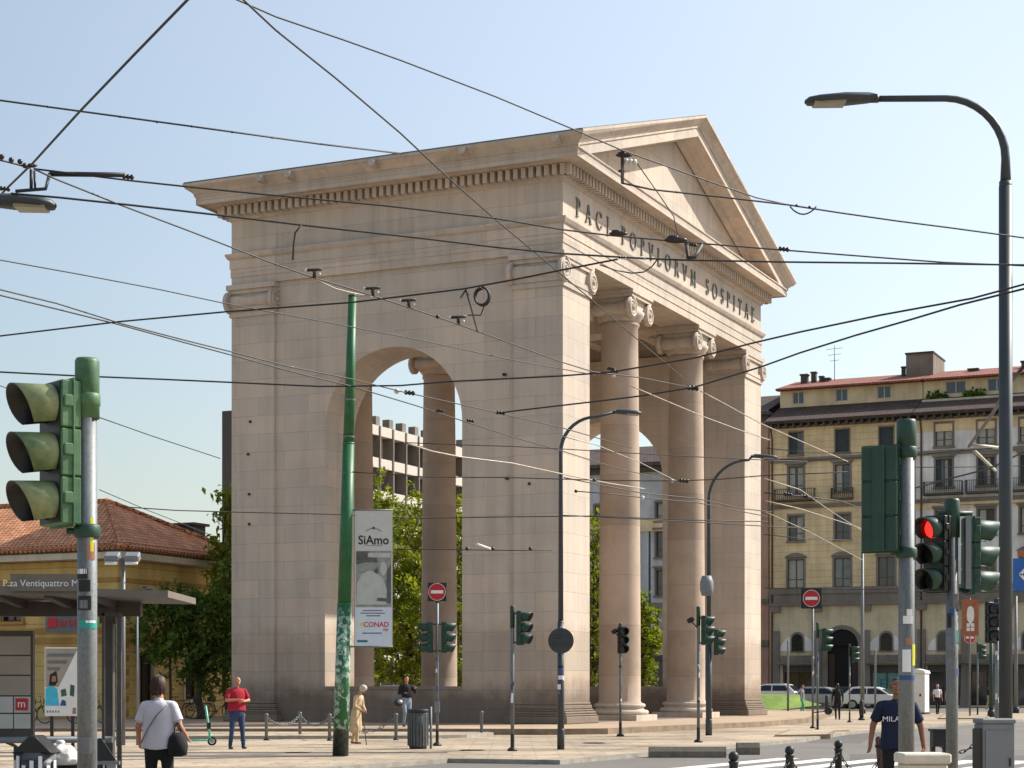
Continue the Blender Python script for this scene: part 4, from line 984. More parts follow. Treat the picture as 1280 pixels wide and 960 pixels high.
# ------------------------------------------------------------------ traffic lights
def rotz(a): return Matrix.Rotation(a, 3, 'Z')
def signal_head(parent, loc, yaw, h=.84, body='signal_green', visor='signal_green', lit=None, back='signal_green', w=None):
    """three-lamp head facing local -y turned by yaw; housing > nothing, visor x3, lens x3"""
    k = h/.84; M_ = rotz(yaw); L = Vector(loc)
    T = lambda mb: [tuple(M_ @ Vector(p)+L) for p in mb.v]
    def put(mb, name, mat, par=parent, bevel=0.):
        mb.v = T(mb); return mb.build(name, mat, par, bevel)
    m = MB()
    for i in range(3):
        z = (i-1)*.28*k; m.bx(-.145*k, .145*k, -.04*k, .085*k, z-.136*k, z+.136*k)
    m.bx(-.12*k, .12*k, -.035*k, .075*k, -.4*k, .4*k); m.bx(-.05*k, .05*k, .085*k, .11*k, -.42*k, .42*k)
    for sx_ in (-1, 1):
        for zz in (-.30, -.02, .26): m.bx(sx_*.145*k, sx_*.16*k, -.03*k, .03*k, zz*k, zz*k+.07*k)
    hs = put(m, 'housing', body, parent, .018*k)
    q = MB(); q.bx(-.128*k, .128*k, -.046*k, -.038*k, -.405*k, .405*k); put(q, 'shade_plate', 'black_plastic', hs)  # black plate added to paint the housing front as if in shade
    q = MB(); q.bx(-.155*k, .155*k, .03*k, .038*k, -.43*k, .43*k); put(q, 'seam', body, hs)
    for i in range(3):
        z = (1-i)*.28*k
        v = MB(); n = 22; r = .122*k; ln = .25*k
        vs = []
        for j in range(n+1):
            a = R(-52)+(R(284))*j/n; c_, s_ = math.cos(a), math.sin(a)
            cut = ln*(.55+.45*max(0, (s_+.79)/1.79)**.8)
            for rr in (r, r-.008*k): vs += [(rr*c_, -.04*k, z+rr*s_), (rr*c_*1.03, -.04*k-cut, z+rr*s_*1.03-.02*k)]
        fs = []
        for j in range(n):
            a, b = j*4, (j+1)*4
            fs += [(a, b, b+1, a+1), (a+2, a+3, b+3, b+2), (a+1, b+1, b+3, a+3)]
        v.use(visor).use('black_plastic').cur = 0
        v.add(vs, [f for q, f in enumerate(fs) if q % 3 == 0], True)
        off = len(v.v)-len(vs); v.use('black_plastic')
        for q, f in enumerate(fs):
            if q % 3: v.f.append([x+off for x in f]); v.mi.append(v.cur); v.smooth.append(q % 3 == 1)
        put(v, 'visor', None, hs)
        l = MB(); l.disc((0, -.045*k, z), .108*k, .02*k, (0, 1, 0), 18)
        lo = put(l, 'lens', 'red_lamp' if lit == i else 'lens_dark', hs)
        if lit == i: lo['label'] = 'lit red lens'
    return hs
def pole_mb(r, h, base=True, foot=.1):
    m = MB(); m.tube([(0, 0, 0), (0, 0, h)], r, 14)
    return m
def stickers(parent, r, specs):
    """specs: z, height, start angle (deg, 270 faces the street), span, colour"""
    for z, h, a0, sp, mt in specs:
        m = MB(); n = 6; vs = []
        for i in range(n+1):
            a = R(a0+sp*i/n)
            for zz in (z, z+h): vs.append(((r+.0025)*math.cos(a), (r+.0025)*math.sin(a), zz))
        m.add(vs, [(2*i, 2*i+2, 2*i+3, 2*i+1) for i in range(n)], True); m.build('sticker', mt, parent)
rs = random.Random(11)
def rand_stickers(parent, r, z0, z1, n):
    stickers(parent, r, [(rs.uniform(z0, z1), rs.uniform(.05, .16), rs.uniform(190, 320), rs.uniform(40, 110), rs.choice(['print_white', 'print_white', 'banner_cloth', 'print_grey', 'print_black', 'sticker_teal', 'print_blue'])) for _ in range(n)])
def bracket(parent, r, z, yaw, ln, mat='signal_green'):
    m = MB(); d = rotz(yaw) @ Vector((0, -1, 0)); m.tube([(0, 0, z), (d.x*ln, d.y*ln, z)], .02, 8); m.lathe([(r+.012, z-.04), (r+.02, z-.03), (r+.02, z+.03), (r+.012, z+.04)], (0, 0, 0), 14)
    return m.build('bracket', mat, parent)
def cap(parent, r, z0, z1, mat='signal_green'):
    m = MB(); m.lathe([(r+.014, z0), (r+.014, z1-.02), (r+.005, z1), (.0, z1+.005)], seg=14); return m.build('cap', mat, parent)
def sigpole(label, px, D, top, r, group='traffic lights at the crossing'):
    o = thing('traffic_light', label, 'traffic light', (*at(px, D), 0), 0, group)
    p = pole_mb(r, top).build('pole', 'galvanised_steel', o)
    m = MB(); m.lathe([(r+.08, 0), (r+.08, .04), (r+.05, .07), (r+.006, .10)], seg=14); m.lathe([(r+.004, .1), (r+.004, .42)], seg=14, caps=False); m.build('foot', 'black_plastic', p)
    return o, p
# big one at the left edge
o, p = sigpole('tall galvanised traffic light nearest the camera, faded green head with pale visors facing left', 109, 11, 3.56, .06)
cap(p, .06, 3.2, 3.56, 'faded_signal_green')
XL = (72-109)/F*11; hh = signal_head(o, (XL, -.02, zat(568, 11)), R(-50), .86, 'faded_signal_green', 'sunbleached_visor')
bracket(p, .06, zat(500, 11), R(-90), .13, 'faded_signal_green'); bracket(p, .06, zat(664, 11), R(-90), .12)
stickers(p, .06, [(zat(724, 11), .06, 215, 70, 'print_black'), (zat(718, 11), .03, 220, 60, 'print_white'), (zat(740, 11), .07, 230, 70, 'print_black'), (zat(763, 11), .085, 225, 80, 'print_black'), (zat(761, 11), .05, 235, 50, 'print_grey'), (zat(786, 11), .05, 232, 120, 'sticker_teal'), (zat(779, 11), .015, 275, 60, 'print_white'), (zat(700, 11), .10, 280, 50, 'print_skin'), (zat(690, 11), .2, 300, 20, 'sticker_yellow'), (1.2, .1, 240, 70, 'print_grey')])
# right foreground, seen from behind
o, p = sigpole('traffic light with dark green head seen from behind, thick sticker-covered pole', 1133, 14, 3.63, .062)
cap(p, .062, zat(573, 14), 3.63)
signal_head(o, ((1103-1133)/F*14, .02, zat(624, 14)), R(152), .80); bracket(p, .062, zat(565, 14), R(-90), .14); bracket(p, .062, zat(691, 14), R(-90), .12)
stickers(p, .062, [(zat(840, 14), .17, 230, 60, 'print_white'), (zat(822, 14), .1, 300, 40, 'sticker_yellow'), (zat(806, 14), .05, 250, 50, 'print_skin'), (zat(780, 14), .06, 235, 70, 'print_white'), (zat(850, 14), .035, 200, 150, 'print_blue'), (zat(832, 14), .06, 300, 36, 'sticker_yellow'), (zat(770, 14), .05, 260, 40, 'print_white')])
# right pair with the red lamp lit
o, p = sigpole('traffic light with two heads, the black left one showing a lit red lamp', 1190, 15, 3.13, .05)
cap(p, .05, zat(672, 15), 3.13)
signal_head(o, ((1168-1190)/F*15, -.05, zat(693, 15)), R(-48), .62, 'black_plastic', 'signal_green', lit=0); signal_head(o, ((1216-1190)/F*15, .0, zat(695, 15)), R(96), .62, 'signal_green', 'signal_green')
m = MB(); m.tube([((1172-1190)/F*15, 0, zat(642, 15)), ((1215-1190)/F*15, 0, zat(642, 15))], .022, 8); m.tube([((1172-1190)/F*15, 0, zat(738, 15)), ((1214-1190)/F*15, 0, zat(738, 15))], .018, 8); m.build('bracket', 'signal_green', p)
m = MB(); x0 = (1206.5-1190)/F*15; m.bx(x0-.022, x0+.022, -.115, -.095, zat(737, 15), zat(646, 15)); m.build('lit_edge_strip', 'cabinet_grey', p)  # added grey strip, painted stand-in for the sunlit edge of the housing
rand_stickers(p, .05, zat(850, 15), zat(750, 15), 9)
# medium and small ones
def small(label, px, D, top, heads, r=.045, group='traffic lights at the crossing', st=6, mat='signal_green', h=.84, lower=None):
    o, p = sigpole(label, px, D, top, r, group); cap(p, r, top-.55, top)
    for hx_, yc_, yaw in heads:
        signal_head(o, ((hx_-px)/F*D, -.05, zat(yc_, D)), R(yaw), h, mat, mat)
        for dz in (-.36, .36): m = MB(); m.tube([(0, 0, zat(yc_, D)+dz*h/.84), ((hx_-px)/F*D, -.05, zat(yc_, D)+dz*h/.84)], .022, 6); m.build('bracket', mat, p)
    rand_stickers(p, r, .9, zat(max(y for _, y, _ in heads), D)-.6, st)
    return o, p
def disc_sign(parent, z, r, D, y=-.07, square=None, back=False, x=0., yaw=0.):
    M_ = rotz(yaw); m = MB()
    if square: m.use('road_dark_panel'); m.box((x, y+.03, z), (square, .02, square), m=M_)
    nrm = M_ @ Vector((0, 1, 0))
    if back: m.use('sign_back'); m.disc((x, y, z), r, .012, nrm, 28); m.box((x, y-.02, z+.1), (r*1.6, .03, .04)); m.box((x, y-.02, z-.1), (r*1.6, .03, .04)); return m.build('sign_panel', None, parent)
    m.use('sign_white'); m.disc((x, y, z), r, .014, nrm, 28); sp = m.build('sign_panel', None, parent)
    m = MB(); c_ = Vector((x, y, z))-nrm*.010; m.disc(c_, r*.94, .008, nrm, 28); m.build('red_disc', 'sign_red', sp)
    m = MB(); c_ = Vector((x, y, z))-nrm*.017; m.box(c_, (r*1.4, .006, r*.36), m=M_); m.build('white_bar', 'sign_white', sp); return sp
def noentry_light(label, px, D, ytop, heads, ysign, square, cx=None):
    o, p = small(label, px, D, zat(ytop, D), heads, .04)
    disc_sign(o, zat(ysign, D), .235, D, -.06, square, x=((cx or px)-px)/F*D); return o, p
o, p = noentry_light('no-entry sign pole with two green signal heads back to back before the side arch', 546.5, 49.5, 728, [(536, 797, -86), (557, 797, 86)], 740, .5)
m = MB(); m.box((0, -.06, 1.05), (.14, .12, .3)); m.build('push_button_box', 'cabinet_grey', p)
small('traffic light left of the lamp post with one green head facing right', 640.5, 45.5, zat(757, 45.5), [(652, 785, 66)])
o9, p9 = small('slim traffic light before the first front column, black head turned toward the camera', 775.5, 59, zat(779, 59), [(778, 800, 22)], mat='black_plastic')
o8, p8 = small('traffic light before the second front column with a green head facing right', 873, 52.6, zat(758, 52.6), [(881, 788, 80)])

for o_, px, D, xx, yy in ((p8, 873, 52.6, 863, 776), (p9, 775.5, 59, 768, 790)):
    x_, z_ = (xx-px)/F*D, zat(yy, D); m = MB().use('signal_green'); m.tube([(0, 0, z_-.22), (x_, -.03, z_)], .02, 6); m.use('black_plastic'); m.lathe([(.05, -.10), (.075, -.06), (.075, .06), (.05, .10)], (x_, -.03, z_+.02), 10, Matrix.Rotation(R(60), 3, 'Y')); m.build('sensor', None, o_)
small('short traffic light beside the far no-entry sign, pale lit visors facing right', 1022, 66, zat(778, 66), [(1031, 800, 84)], .04)
small('thin far traffic light before the dark arched gateway', 1062, 82, zat(805, 82), [(1067, 818, 80)], .035, h=.75)
small('black traffic light half hidden behind the tall grey lamp post', 1246, 38, zat(748, 38), [(1240, 778, 30)], .045, mat='black_plastic')
small('far traffic light on the distant island under the orange sign', 1222, 100, zat(803, 100), [(1226, 815, 70)], .045, st=2)
o = thing('no_entry_sign', 'round no-entry sign on dark square panel, standing on the traffic island', 'road sign', (*at(1016, 64.8), 0.12))
p = pole_mb(.04, zat(738, 64.8)-.12).build('pole', 'galvanised_steel', o); rand_stickers(p, .04, .8, 2.8, 5); disc_sign(o, zat(748, 64.8)-.12, .30, 64.8, -.06, .72, x=-.06)
m = MB(); m.lathe([(.1, 0), (.1, .05), (.045, .09)], seg=12); m.build('foot', 'dark_steel', p)
m = MB(); m.disc((.55, 0, .62), .14, .1, (.3, 1, .1), 14); m.tube([(0, 0, .55), (.55, 0, .62)], .02, 6); m.build('side_mirror', 'black_plastic', o)
o = thing('no_entry_sign', 'small distant red no-entry sign under the orange panel', 'road sign', (*at(1212, 105), 0.0))
p = pole_mb(.045, zat(790, 105)).build('pole', 'galvanised_steel', o); disc_sign(o, zat(797, 105), .33, 105)
o = thing('pictogram_sign', 'tall orange-brown street sign with two white pictograms', 'road sign', (*at(1212.5, 96), 0.0))
pole_mb(.045, zat(748, 96)).build('pole', 'galvanised_steel', o); m = MB(); m.box((0, -.07, zat(772, 96)), (.86, .03, 1.9)); b = m.build('sign_panel', 'sign_orange', o)
m = MB(); zc = zat(768, 96); m.lathe([(.0, zc-.52), (.17, zc-.3), (.2, zc), (.15, zc+.35), (0, zc+.45)], (0, -.1, 0), 12, Matrix.Identity(3)); m.v = [(x, -.092+(y+.1)*.02, z) for x, y, z in m.v]; m.build('pictogram', 'sign_white', b)
zc = zat(784, 96)
for dx in (-.11, .11):
    for dz in (-.11, .11): m = MB(); m.box((dx, -.088, zc+dz), (.18, .012, .18)); m.build('pictogram', 'sign_white', b)
o = thing('direction_sign', 'blue direction sign with white diamond arrow beside the tall lamp post', 'road sign', (*at(1290, 24), 0.0))
p = pole_mb(.035, zat(695, 24)).build('pole', 'dark_steel', o); zc = zat(718.5, 24); m = MB(); m.box((0, -.05, zc), (.52, .02, .42)); b = m.build('sign_panel', 'sign_blue', o)
m = MB(); xo = -.12
for s in (-1, 1): m.box((xo+.0, -.064, zc+s*.055), (.16, .008, .035), m=Matrix.Rotation(s*R(-48), 3, 'Y'))
for s in (-1, 1): m.box((xo+.12, -.066, zc+s*.055), (.16, .008, .035), m=Matrix.Rotation(s*R(48), 3, 'Y'))
m.build('arrow', 'sign_white', b)
m = MB(); m.box((-.0, -.05, zat(692, 24)), (.4, .02, .08)); m.build('orange_strip', 'sign_orange', b)
# ------------------------------------------------------------------ lamp posts
def lamp(label, px, D, ytop, xhead, xhead_end, r0, r1, mat='lamp_post_grey', group='curved street lamps', rise=0., bend=1.1, joint=None):
    o = thing('street_lamp', label, 'street lamp', (*at(px, D), 0), 0, group)
    h = zat(ytop, D); xe = (xhead-px)/F*D; s = 1 if xe > 0 else -1; pts = [(0, 0, 0), (0, 0, h-bend)]; n = 9; rr = [r0, r1]
    for i in range(1, n+1): a = PI/2*i/n; pts.append((s*bend*(1-math.cos(a)), 0, h-bend+bend*math.sin(a))); rr.append(r1+(r1*.75-r1)*i/n)
    pts.append((xe, 0, h+rise)); rr.append(r1*.7)
    m = MB(); hm = 3.2 if joint is None else joint
    m.tube([(0, 0, 0), (0, 0, hm)], r0, 14); pts[0] = (0, 0, hm); rr[0] = (r0+r1)/2; m.tube(pts, rr, 14); m.lathe([(r0*1.1, 0), (r0*1.1, .5), (r0, .53)], seg=14)
    m.lathe([((r0+r1)*.58, hm-.06), ((r0+r1)*.58, hm+.06)], seg=14); p = m.build('pole', mat, o)
    m = MB(); L_ = (xhead_end-xhead)/F*D; z = h+rise; w = .16
    prof = [(0, .07, .06), (.12, .10, .10), (.45, .17, .11), (.8, .17, .09), (.95, .12, .07), (1.0, .03, .03)]
    vs = []; seg = 12
    for t, ww, hh_ in prof:
        for k in range(seg):
            a = 2*PI*k/seg; vs.append((xe+L_*t, ww*math.cos(a), z+.01-.05*t+hh_*.75*math.sin(a)*(1. if math.sin(a) > 0 else .75)))
    m.add(vs, [(i*seg+k, i*seg+(k+1) % seg, (i+1)*seg+(k+1) % seg, (i+1)*seg+k) for i in range(len(prof)-1) for k in range(seg)]+[list(range(seg))], True)
    m.tube([(xe-s*.02, 0, z), (xe+L_*.12, 0, z)], r1*.95, 10)
    hd = m.build('lamp_head', 'lamp_post_grey', o)
    m = MB(); x0, x1 = xe+L_*.45, xe+L_*.88; m.add([(x0, -.12, z-.078), (x1, -.1, z-.088), (x1, .1, z-.088), (x0, .12, z-.078), (x0, -.14, z-.03), (x1, -.125, z-.045), (x1, .125, z-.045), (x0, .14, z-.03)], [(0, 3, 2, 1), (0, 1, 5, 4), (2, 3, 7, 6), (1, 2, 6, 5), (0, 4, 7, 3)]); m.build('lens', 'lamp_lens', hd)
    return o, p
lamp('tall dark grey lamp post with long arm reaching left over the crossing, nearest the camera', 1257, 23, 123, 1096, 1006, .085, .055, bend=.75, joint=zat(233, 23), rise=-.005)
o, p = lamp('slim lamp post before the lit corner pier with a round sign back', 701, 46.6, 521, 768, 802, .085, .05, rise=.12, bend=.9); rand_stickers(p, .085, 1., 3.0, 10); disc_sign(o, zat(801, 46.6), .325, 46.6, -.12, back=True)
o, p = lamp('slim lamp post between second column and far pier, green signal head on it', 886, 60, 575, 940, 972, .10, .055, rise=.12, bend=1.3); signal_head(o, ((896-886)/F*60, -.12, zat(803, 60)), R(82), .84)
m = MB(); m.lathe([(.16, 4.55), (.22, 4.75), (.22, 5.0), (.15, 5.2)], (-.08, -.1, 0), 10); m.build('camera_box', 'cabinet_grey', p)
lamp('street lamp with flat head jutting in at the top left edge', -260, 18, 243, -20, 70, .09, .055, bend=.6, rise=-.07)
# twin floodlight mast by the yellow house
o = thing('floodlight_mast', 'thin pale mast with two floodlights behind the bus shelter roof', 'street lamp', (*at(154, 50), 0)); hz = zat(697, 50)
p = pole_mb(.06, hz).build('pole', 'galvanised_steel', o); m = MB(); m.tube([((142-154)/F*50, 0, hz-.05), ((165-154)/F*50, 0, hz-.05)], .035, 8); m.build('crossbar', 'galvanised_steel', p)
for px in (141, 166):
    m = MB().use('cabinet_grey'); x = (px-154)/F*50; m.box((x, -.05, hz+.0), (.4, .32, .22), m=Matrix.Rotation(R(28), 3, 'X')); f = m.build('floodlight', None, o, .03); m = MB(); m.box((x, -.13, hz-.13), (.34, .24, .05), m=Matrix.Rotation(R(28), 3, 'X')); m.build('lens', 'sign_white', f)
m = MB(); m.tube([(.38, .0, 0), (.38, 0, hz-.9)], .03, 8); m.build('side_pole', 'galvanised_steel', o)
# green tram mast, slightly leaning, with the hanging banner
o = thing('tram_mast', 'tall green leaning tram mast, lower part plastered with torn posters', 'pole', (*at(425.5, 42.3), 0)); h = zat(371, 42.3); lean = (440.5-425.5)/F*42.3
m = MB(); m.tube([(0, 0, 0), (lean*.33, 0, h*.33)], [.185, .165], 18); m.tube([(lean*.325, 0, h*.325), (lean*.68, 0, h*.68)], [.158, .135], 18); m.tube([(lean*.675, 0, h*.675), (lean, 0, h)], [.128, .095], 18)
for t, r in ((.33, .162), (.68, .133)): m.lathe([(r, -.03), (r+.008, 0), (r, .03)], (lean*t, 0, h*t), 18)
p = m.build('mast', 'green_mast_paint', o); m = MB(); m.lathe([(.1, 0), (.1, .04), (0, .06)], (lean, 0, h), 14); m.build('cap', 'signal_green', p)
m = MB()
for yy in (500, 546, 592): z = zat(yy, 42.3); t = z/h; m.lathe([(.16-.04*t, -.02), (.165-.04*t, .02)], (lean*t, 0, z), 16, caps=False)
m.build('strap', 'galvanised_steel', p)
DB = 42.3; b0 = at(425.5, DB)[0]
bx0, bx1 = at(443.5, DB)[0]-b0, at(490.5, DB)[0]-b0; bz0, bz1 = zat(809, DB), zat(637, DB); bw, bh = bx1-bx0, bz1-bz0
o2 = thing('advertising_banner', 'tall white advertising banner hung beside the green mast', 'banner', (*at(467, DB-.02), bz0)); XX = lambda f: (f-.5)*bw; ZZ = lambda f: f*bh
m = MB().use('banner_cloth'); m.bx(XX(0), XX(1), -.006, .006, ZZ(0), ZZ(1)); m.use('galvanised_steel')
for f in (0.004, .996): m.tube([(XX(0)-.14, .0, ZZ(f)), (XX(1)+.01, .0, ZZ(f))], .018, 8)
bn = m.build('cloth', None, o2)
def bq(f0, f1, g0, g1, mat, d, name='print'): q = MB(); q.bx(XX(f0), XX(f1), -.006-d, -.0065, ZZ(g0), ZZ(g1)); return q.build(name, mat, bn)
bq(.01, .99, .005, .29, 'banner_pale_blue', .001); ph = bq(.03, .97, .29, .70, 'photo_mid', .0015, 'photograph')
# blurred black-and-white photo of a cook in a white jacket
m = MB()
def blob(cx, cz, rx, rz_, mat, k): q = MB(); q.prism([(XX(cx+rx*math.cos(2*PI*i/20)), ZZ(cz+rz_*math.sin(2*PI*i/20))) for i in range(20)], 'y', -.0085-.0008*k, -.0075); q.build('photo_shape', mat, ph)
def shape(pts, mat, k): q = MB(); q.prism([(XX(a), ZZ(b)) for a, b in pts], 'y', -.0085-.0008*k, -.0075); q.build('photo_shape', mat, ph)
shape([(.04, .60), (.04, .695), (.40, .695), (.36, .62)], 'photo_dark', 1); shape([(.35, .655), (.35, .685), (.95, .685), (.95, .65)], 'photo_light', 2); shape([(.80, .32), (.96, .32), (.96, .60), (.86, .56)], 'photo_dark', 1)
shape([(.04, .31), (.06, .46), (.18, .53), (.36, .555), (.55, .55), (.75, .50), (.85, .42), (.84, .31)], 'photo_light', 3); blob(.47, .60, .14, .042, 'photo_mid', 4); shape([(.33, .615), (.36, .65), (.58, .65), (.61, .615)], 'photo_dark', 5); shape([(.50, .545), (.56, .575), (.64, .56), (.60, .53)], 'photo_dark', 4); blob(.76, .57, .09, .05, 'photo_light', 3)
shape([(.58, .335), (.60, .36), (.86, .355), (.9, .33)], 'photo_dark', 6)
def bt(txt, f, g, size, mat, wide=1., depth=.003): q = MB(); text_mb(q, txt, size, (XX(f), -.0095, ZZ(g)), (1, 0, 0), (0, 0, 1), depth, wide=wide, bold=.016); return q.build('lettering', mat, bn)
bt('SiAmo', .5, .775, .29, 'print_black', .92); bt('\u2022', .5, .862, .22, 'print_black')
q = MB(); q.tube([(XX(.30+.4*i/10), -.0095, ZZ(.842+.022*math.sin(PI*i/10))) for i in range(11)], .008, 5); q.build('emblem', 'print_grey', bn)
bq(.28, .74, .737, .741, 'print_grey', .002)
for g, f0, f1 in ((.262, .22, .74), (.243, .15, .80), (.224, .30, .68)): bq(f0, f1, g, g+.008, 'print_grey', .002, 'small_print')
bt('CONAD', .57, .163, .165, 'print_red', .95); bt('\u2022', .19, .163, .3, 'print_yellow'); bt('city', .82, .128, .09, 'print_red'); 
bq(.20, .72, .098, .106, 'print_blue', .002, 'small_print'); bq(.06, .34, .035, .052, 'print_teal', .002, 'small_print')
# ------------------------------------------------------------------ posts and chains
GPB = 'posts with chains before the gate'
def post_proto():
    o = bpy.data.objects.new('bollard', None); COL.objects.link(o); m = MB(); m.lathe([(.05, 0), (.05, .72), (.06, .74), (.06, .78), (.03, .80), (0, .805)], seg=12); p = m.build('post', 'galvanised_steel', o)
    m = MB(); m.lathe([(.085, 0), (.085, .03), (.055, .06)], seg=12); m.build('foot', 'dark_steel', p); return o
pb = [(304, 926, 'steel chain post close behind the man in red'), (333, 925.5, 'steel chain post just right of the man in red'), (375, 921.5, 'darker steel chain post in the gate shade, between the red man and the green mast'), (412, 926, 'steel chain post touching the foot of the green mast'), (495, 925, 'steel chain post between the old woman and the litter bin'), (602, 919.5, 'steel post alone between two traffic lights before the gate')]
proto = post_proto(); pos = []
for i, (px, y, lb) in enumerate(pb): X_, Y_ = gnd(px, y); pos.append((X_, Y_)); place(proto, (X_, Y_, 0), 0, lb, 'bollard', GPB, i == 0)
def chain(label, a, b, za, zb_, sag, group, link=.055, mat='dark_steel'):
    A, B = Vector((*a, za)), Vector((*b, zb_)); n = max(8, int((B-A).length/(link*1.4)))
    m = MB()
    for i in range(n):
        t0, t1 = i/n, (i+1)/n; p0 = A.lerp(B, t0)-Vector((0, 0, sag*4*t0*(1-t0))); p1 = A.lerp(B, t1)-Vector((0, 0, sag*4*t1*(1-t1)))
        dv = (p1-p0).normalized(); sd = dv.cross(Vector((0, 0, 1))).normalized() if i % 2 else dv.cross(dv.cross(Vector((0, 0, 1)))).normalized()
        c_ = (p0+p1)/2; l_ = (p1-p0).length*.72
        pts = [c_+dv*(l_*math.cos(2*PI*k/8))+sd*(link*.42*math.sin(2*PI*k/8)) for k in range(9)]; m.tube(pts, link*.13, 4, caps=False)
    return tag(m.build('chain', mat), label, 'chain', group)
for i, j, lb in ((1, 2, 'slack chain right of the man in red'), (2, 3, 'slack chain running to the green mast foot'), (3, 4, 'long chain passing behind the old woman')):
    chain(lb, pos[i], pos[j], .7, .7, .28 if i < 3 else .45, 'chains before the gate', .09, 'galvanised_steel')
fb = [((917, 942), 19.0, 'dark ball-topped bollard nearest the frame bottom, left end of the chained row'), ((987, 935), 21.0, 'dark ball-topped bollard, second along the chained row by the crossing'), ((1048, 928), 23.2, 'dark ball-topped bollard, third along the chained row, left of the man in navy')]
FB = []
o0 = bpy.data.objects.new('bollard', None); COL.objects.link(o0); m = MB(); m.lathe([(.045, 0), (.045, .80), (.055, .82), (.05, .84)], seg=12); p = m.build('post', 'dark_steel', o0); m = MB(); m.ball((0, 0, .885), .055, 12, 8); m.build('ball', 'dark_steel', p); m = MB(); m.lathe([(.08, 0), (.08, .05), (.05, .08)], seg=12); m.build('foot', 'dark_steel', p)
for i, ((px, y), D, lb) in enumerate(fb):
    X_, Y_ = at(px, D); zt_ = zat(y-3, D); FB.append((X_, Y_)); place(o0, (X_, Y_, zt_-.94), 0, lb, 'bollard', 'ball-topped bollards by the crossing', i == 0)
o = thing('bollard', 'leaning rusty steel post beside the hand of the man in navy', 'bollard', (*at(1106, 23.6), 0)); o.rotation_euler = (0, R(-4.5), 0); m = MB(); m.lathe([(.05, 0), (.05, .93), (.035, .96), (0, .965)], seg=12); m.build('post', 'copper_pipe', o); m = MB(); m.lathe([(.06, .82), (.06, .86)], seg=12); m.build('band', 'dark_steel', o)
X_, Y_ = at(1106, 23.6); FB.append((X_, Y_))
z_ = .62
for i, lb in ((0, 'chain between the first two ball-topped bollards'), (1, 'chain between the second and third ball-topped bollards'), (2, 'chain from the third ball-topped bollard to the leaning post')): chain(lb, FB[i], FB[i+1], .78, .78, .30, 'chains by the crossing', .05)
o = thing('bollard', 'squat dark hollow post with chain right of the pale concrete block', 'bollard', (*at(1174, 24), 0)); m = MB(); zt_ = zat(914, 24); m.bx(-.10, .10, -.10, .10, zt_-.2, zt_); m.bx(-.11, -.06, -.05, .05, 0, zt_-.2); m.bx(.05, .09, -.05, .05, 0, zt_-.2); m.bx(-.12, .12, -.12, .12, zt_, zt_+.03); m.build('post', 'dark_steel', o)
chain('chain between the squat dark post and the grey cabinet', at(1174, 24), at(1226, 24), zat(930, 24), zat(922, 24), .15, 'chains by the crossing', .05)
for px, y, D, lb, hh_ in ((985, 893, 105, 'thin far pole right of the lawn', zat(800, 105)), (1077, 900, 87, 'thick dark bollard before the parked white car', .95), (1094, 893, 100, 'thin far pole against the teal shop window', zat(812, 100)), (1033.5, 893, 105, 'short far post left of the walking person in black', 1.1)):
    o = thing('post' if hh_ < 2 else 'sign_pole', lb, 'post', (*at(px, D), 0)); m = MB(); r = .06 if hh_ > 1.5 else .1; m.lathe([(r, 0), (r, hh_-.05), (r*.6, hh_)], seg=10); m.build('shaft', 'dark_steel' if hh_ < 2 else 'galvanised_steel', o); m = MB(); m.lathe([(r*1.6, 0), (r*1.6, .08), (r*1.05, .12)], seg=10); m.build('foot', 'dark_steel', o)
for px, D, yt, lb in ((812, 150, 664, 'green mast seen in the gap between the two front columns'), (1257, 92, 770, 'green far mast right of the black traffic light'), (1239, 96, 782, 'green far mast behind the black traffic light'), (1078, 108, 690, 'grey tall far mast before the yellow facade'), (1270, 110, 745, 'thin grey far mast at the right frame edge')):
    o = thing('tram_mast', lb, 'pole', (*at(px, D), 0), 0, 'far masts'); h = zat(yt, D); m = MB(); m.tube([(0, 0, 0), (0, 0, h)], [.13, .08], 10); m.build('mast', 'signal_green' if 'green' in lb else 'galvanised_steel', o); m = MB(); m.lathe([(.2, 0), (.2, .3), (.14, .36)], seg=10); m.build('foot', 'dark_steel', o)
# concrete separators at the road edge
for (xa, xb, y0_, h_, lb) in ((812, 908, 942, .2, 'long low grey concrete kerb block lying at the road edge'), (922, 950, 938.5, .24, 'short low grey concrete kerb block at the road edge')):
    a, b = gnd(xa, y0_), gnd(xb, y0_); o = thing('kerb_block', lb, 'kerb block', ((a[0]+b[0])/2, a[1]+.2, -.1), 0, 'kerb blocks'); L_ = (b[0]-a[0])/2
    m = MB(); m.prism([(-.2, 0), (-.2, h_*.75), (-.12, h_+.06), (.12, h_+.06), (.2, h_*.75), (.2, 0)], 'x', -L_, L_); m.build('block', 'dark_concrete', o)
# litter bin
o = thing('litter_bin', 'dark slatted litter bin on the pavement before the side arch', 'bin', (*gnd(522.5, 936), 0)); m = MB(); m.lathe([(.20, .04), (.235, .06), (.25, .45), (.265, .95), (.25, .95), (.22, .1)], seg=20); b = m.build('bucket', 'bin_grey', o)
m = MB()
for k in range(20): a = 2*PI*k/20; m.box((.262*math.cos(a), .262*math.sin(a), .5), (.02, .05, .82), a)
m.build('slat', 'bin_grey', b); m = MB(); m.lathe([(.27, .93), (.285, .95), (.285, 1.0), (.27, 1.02), (.25, 1.0)], seg=20); m.build('rim', 'dark_steel', b); m = MB(); m.tube([(.33, 0, 0), (.33, 0, 1.08)], .03, 8); m.tube([(.33, 0, .8), (.25, 0, .8)], .02, 6); m.build('stand', 'cabinet_grey', o); m = MB(); m.lathe([(.22, 0), (.22, .05)], seg=16); m.build('foot', 'dark_steel', o)
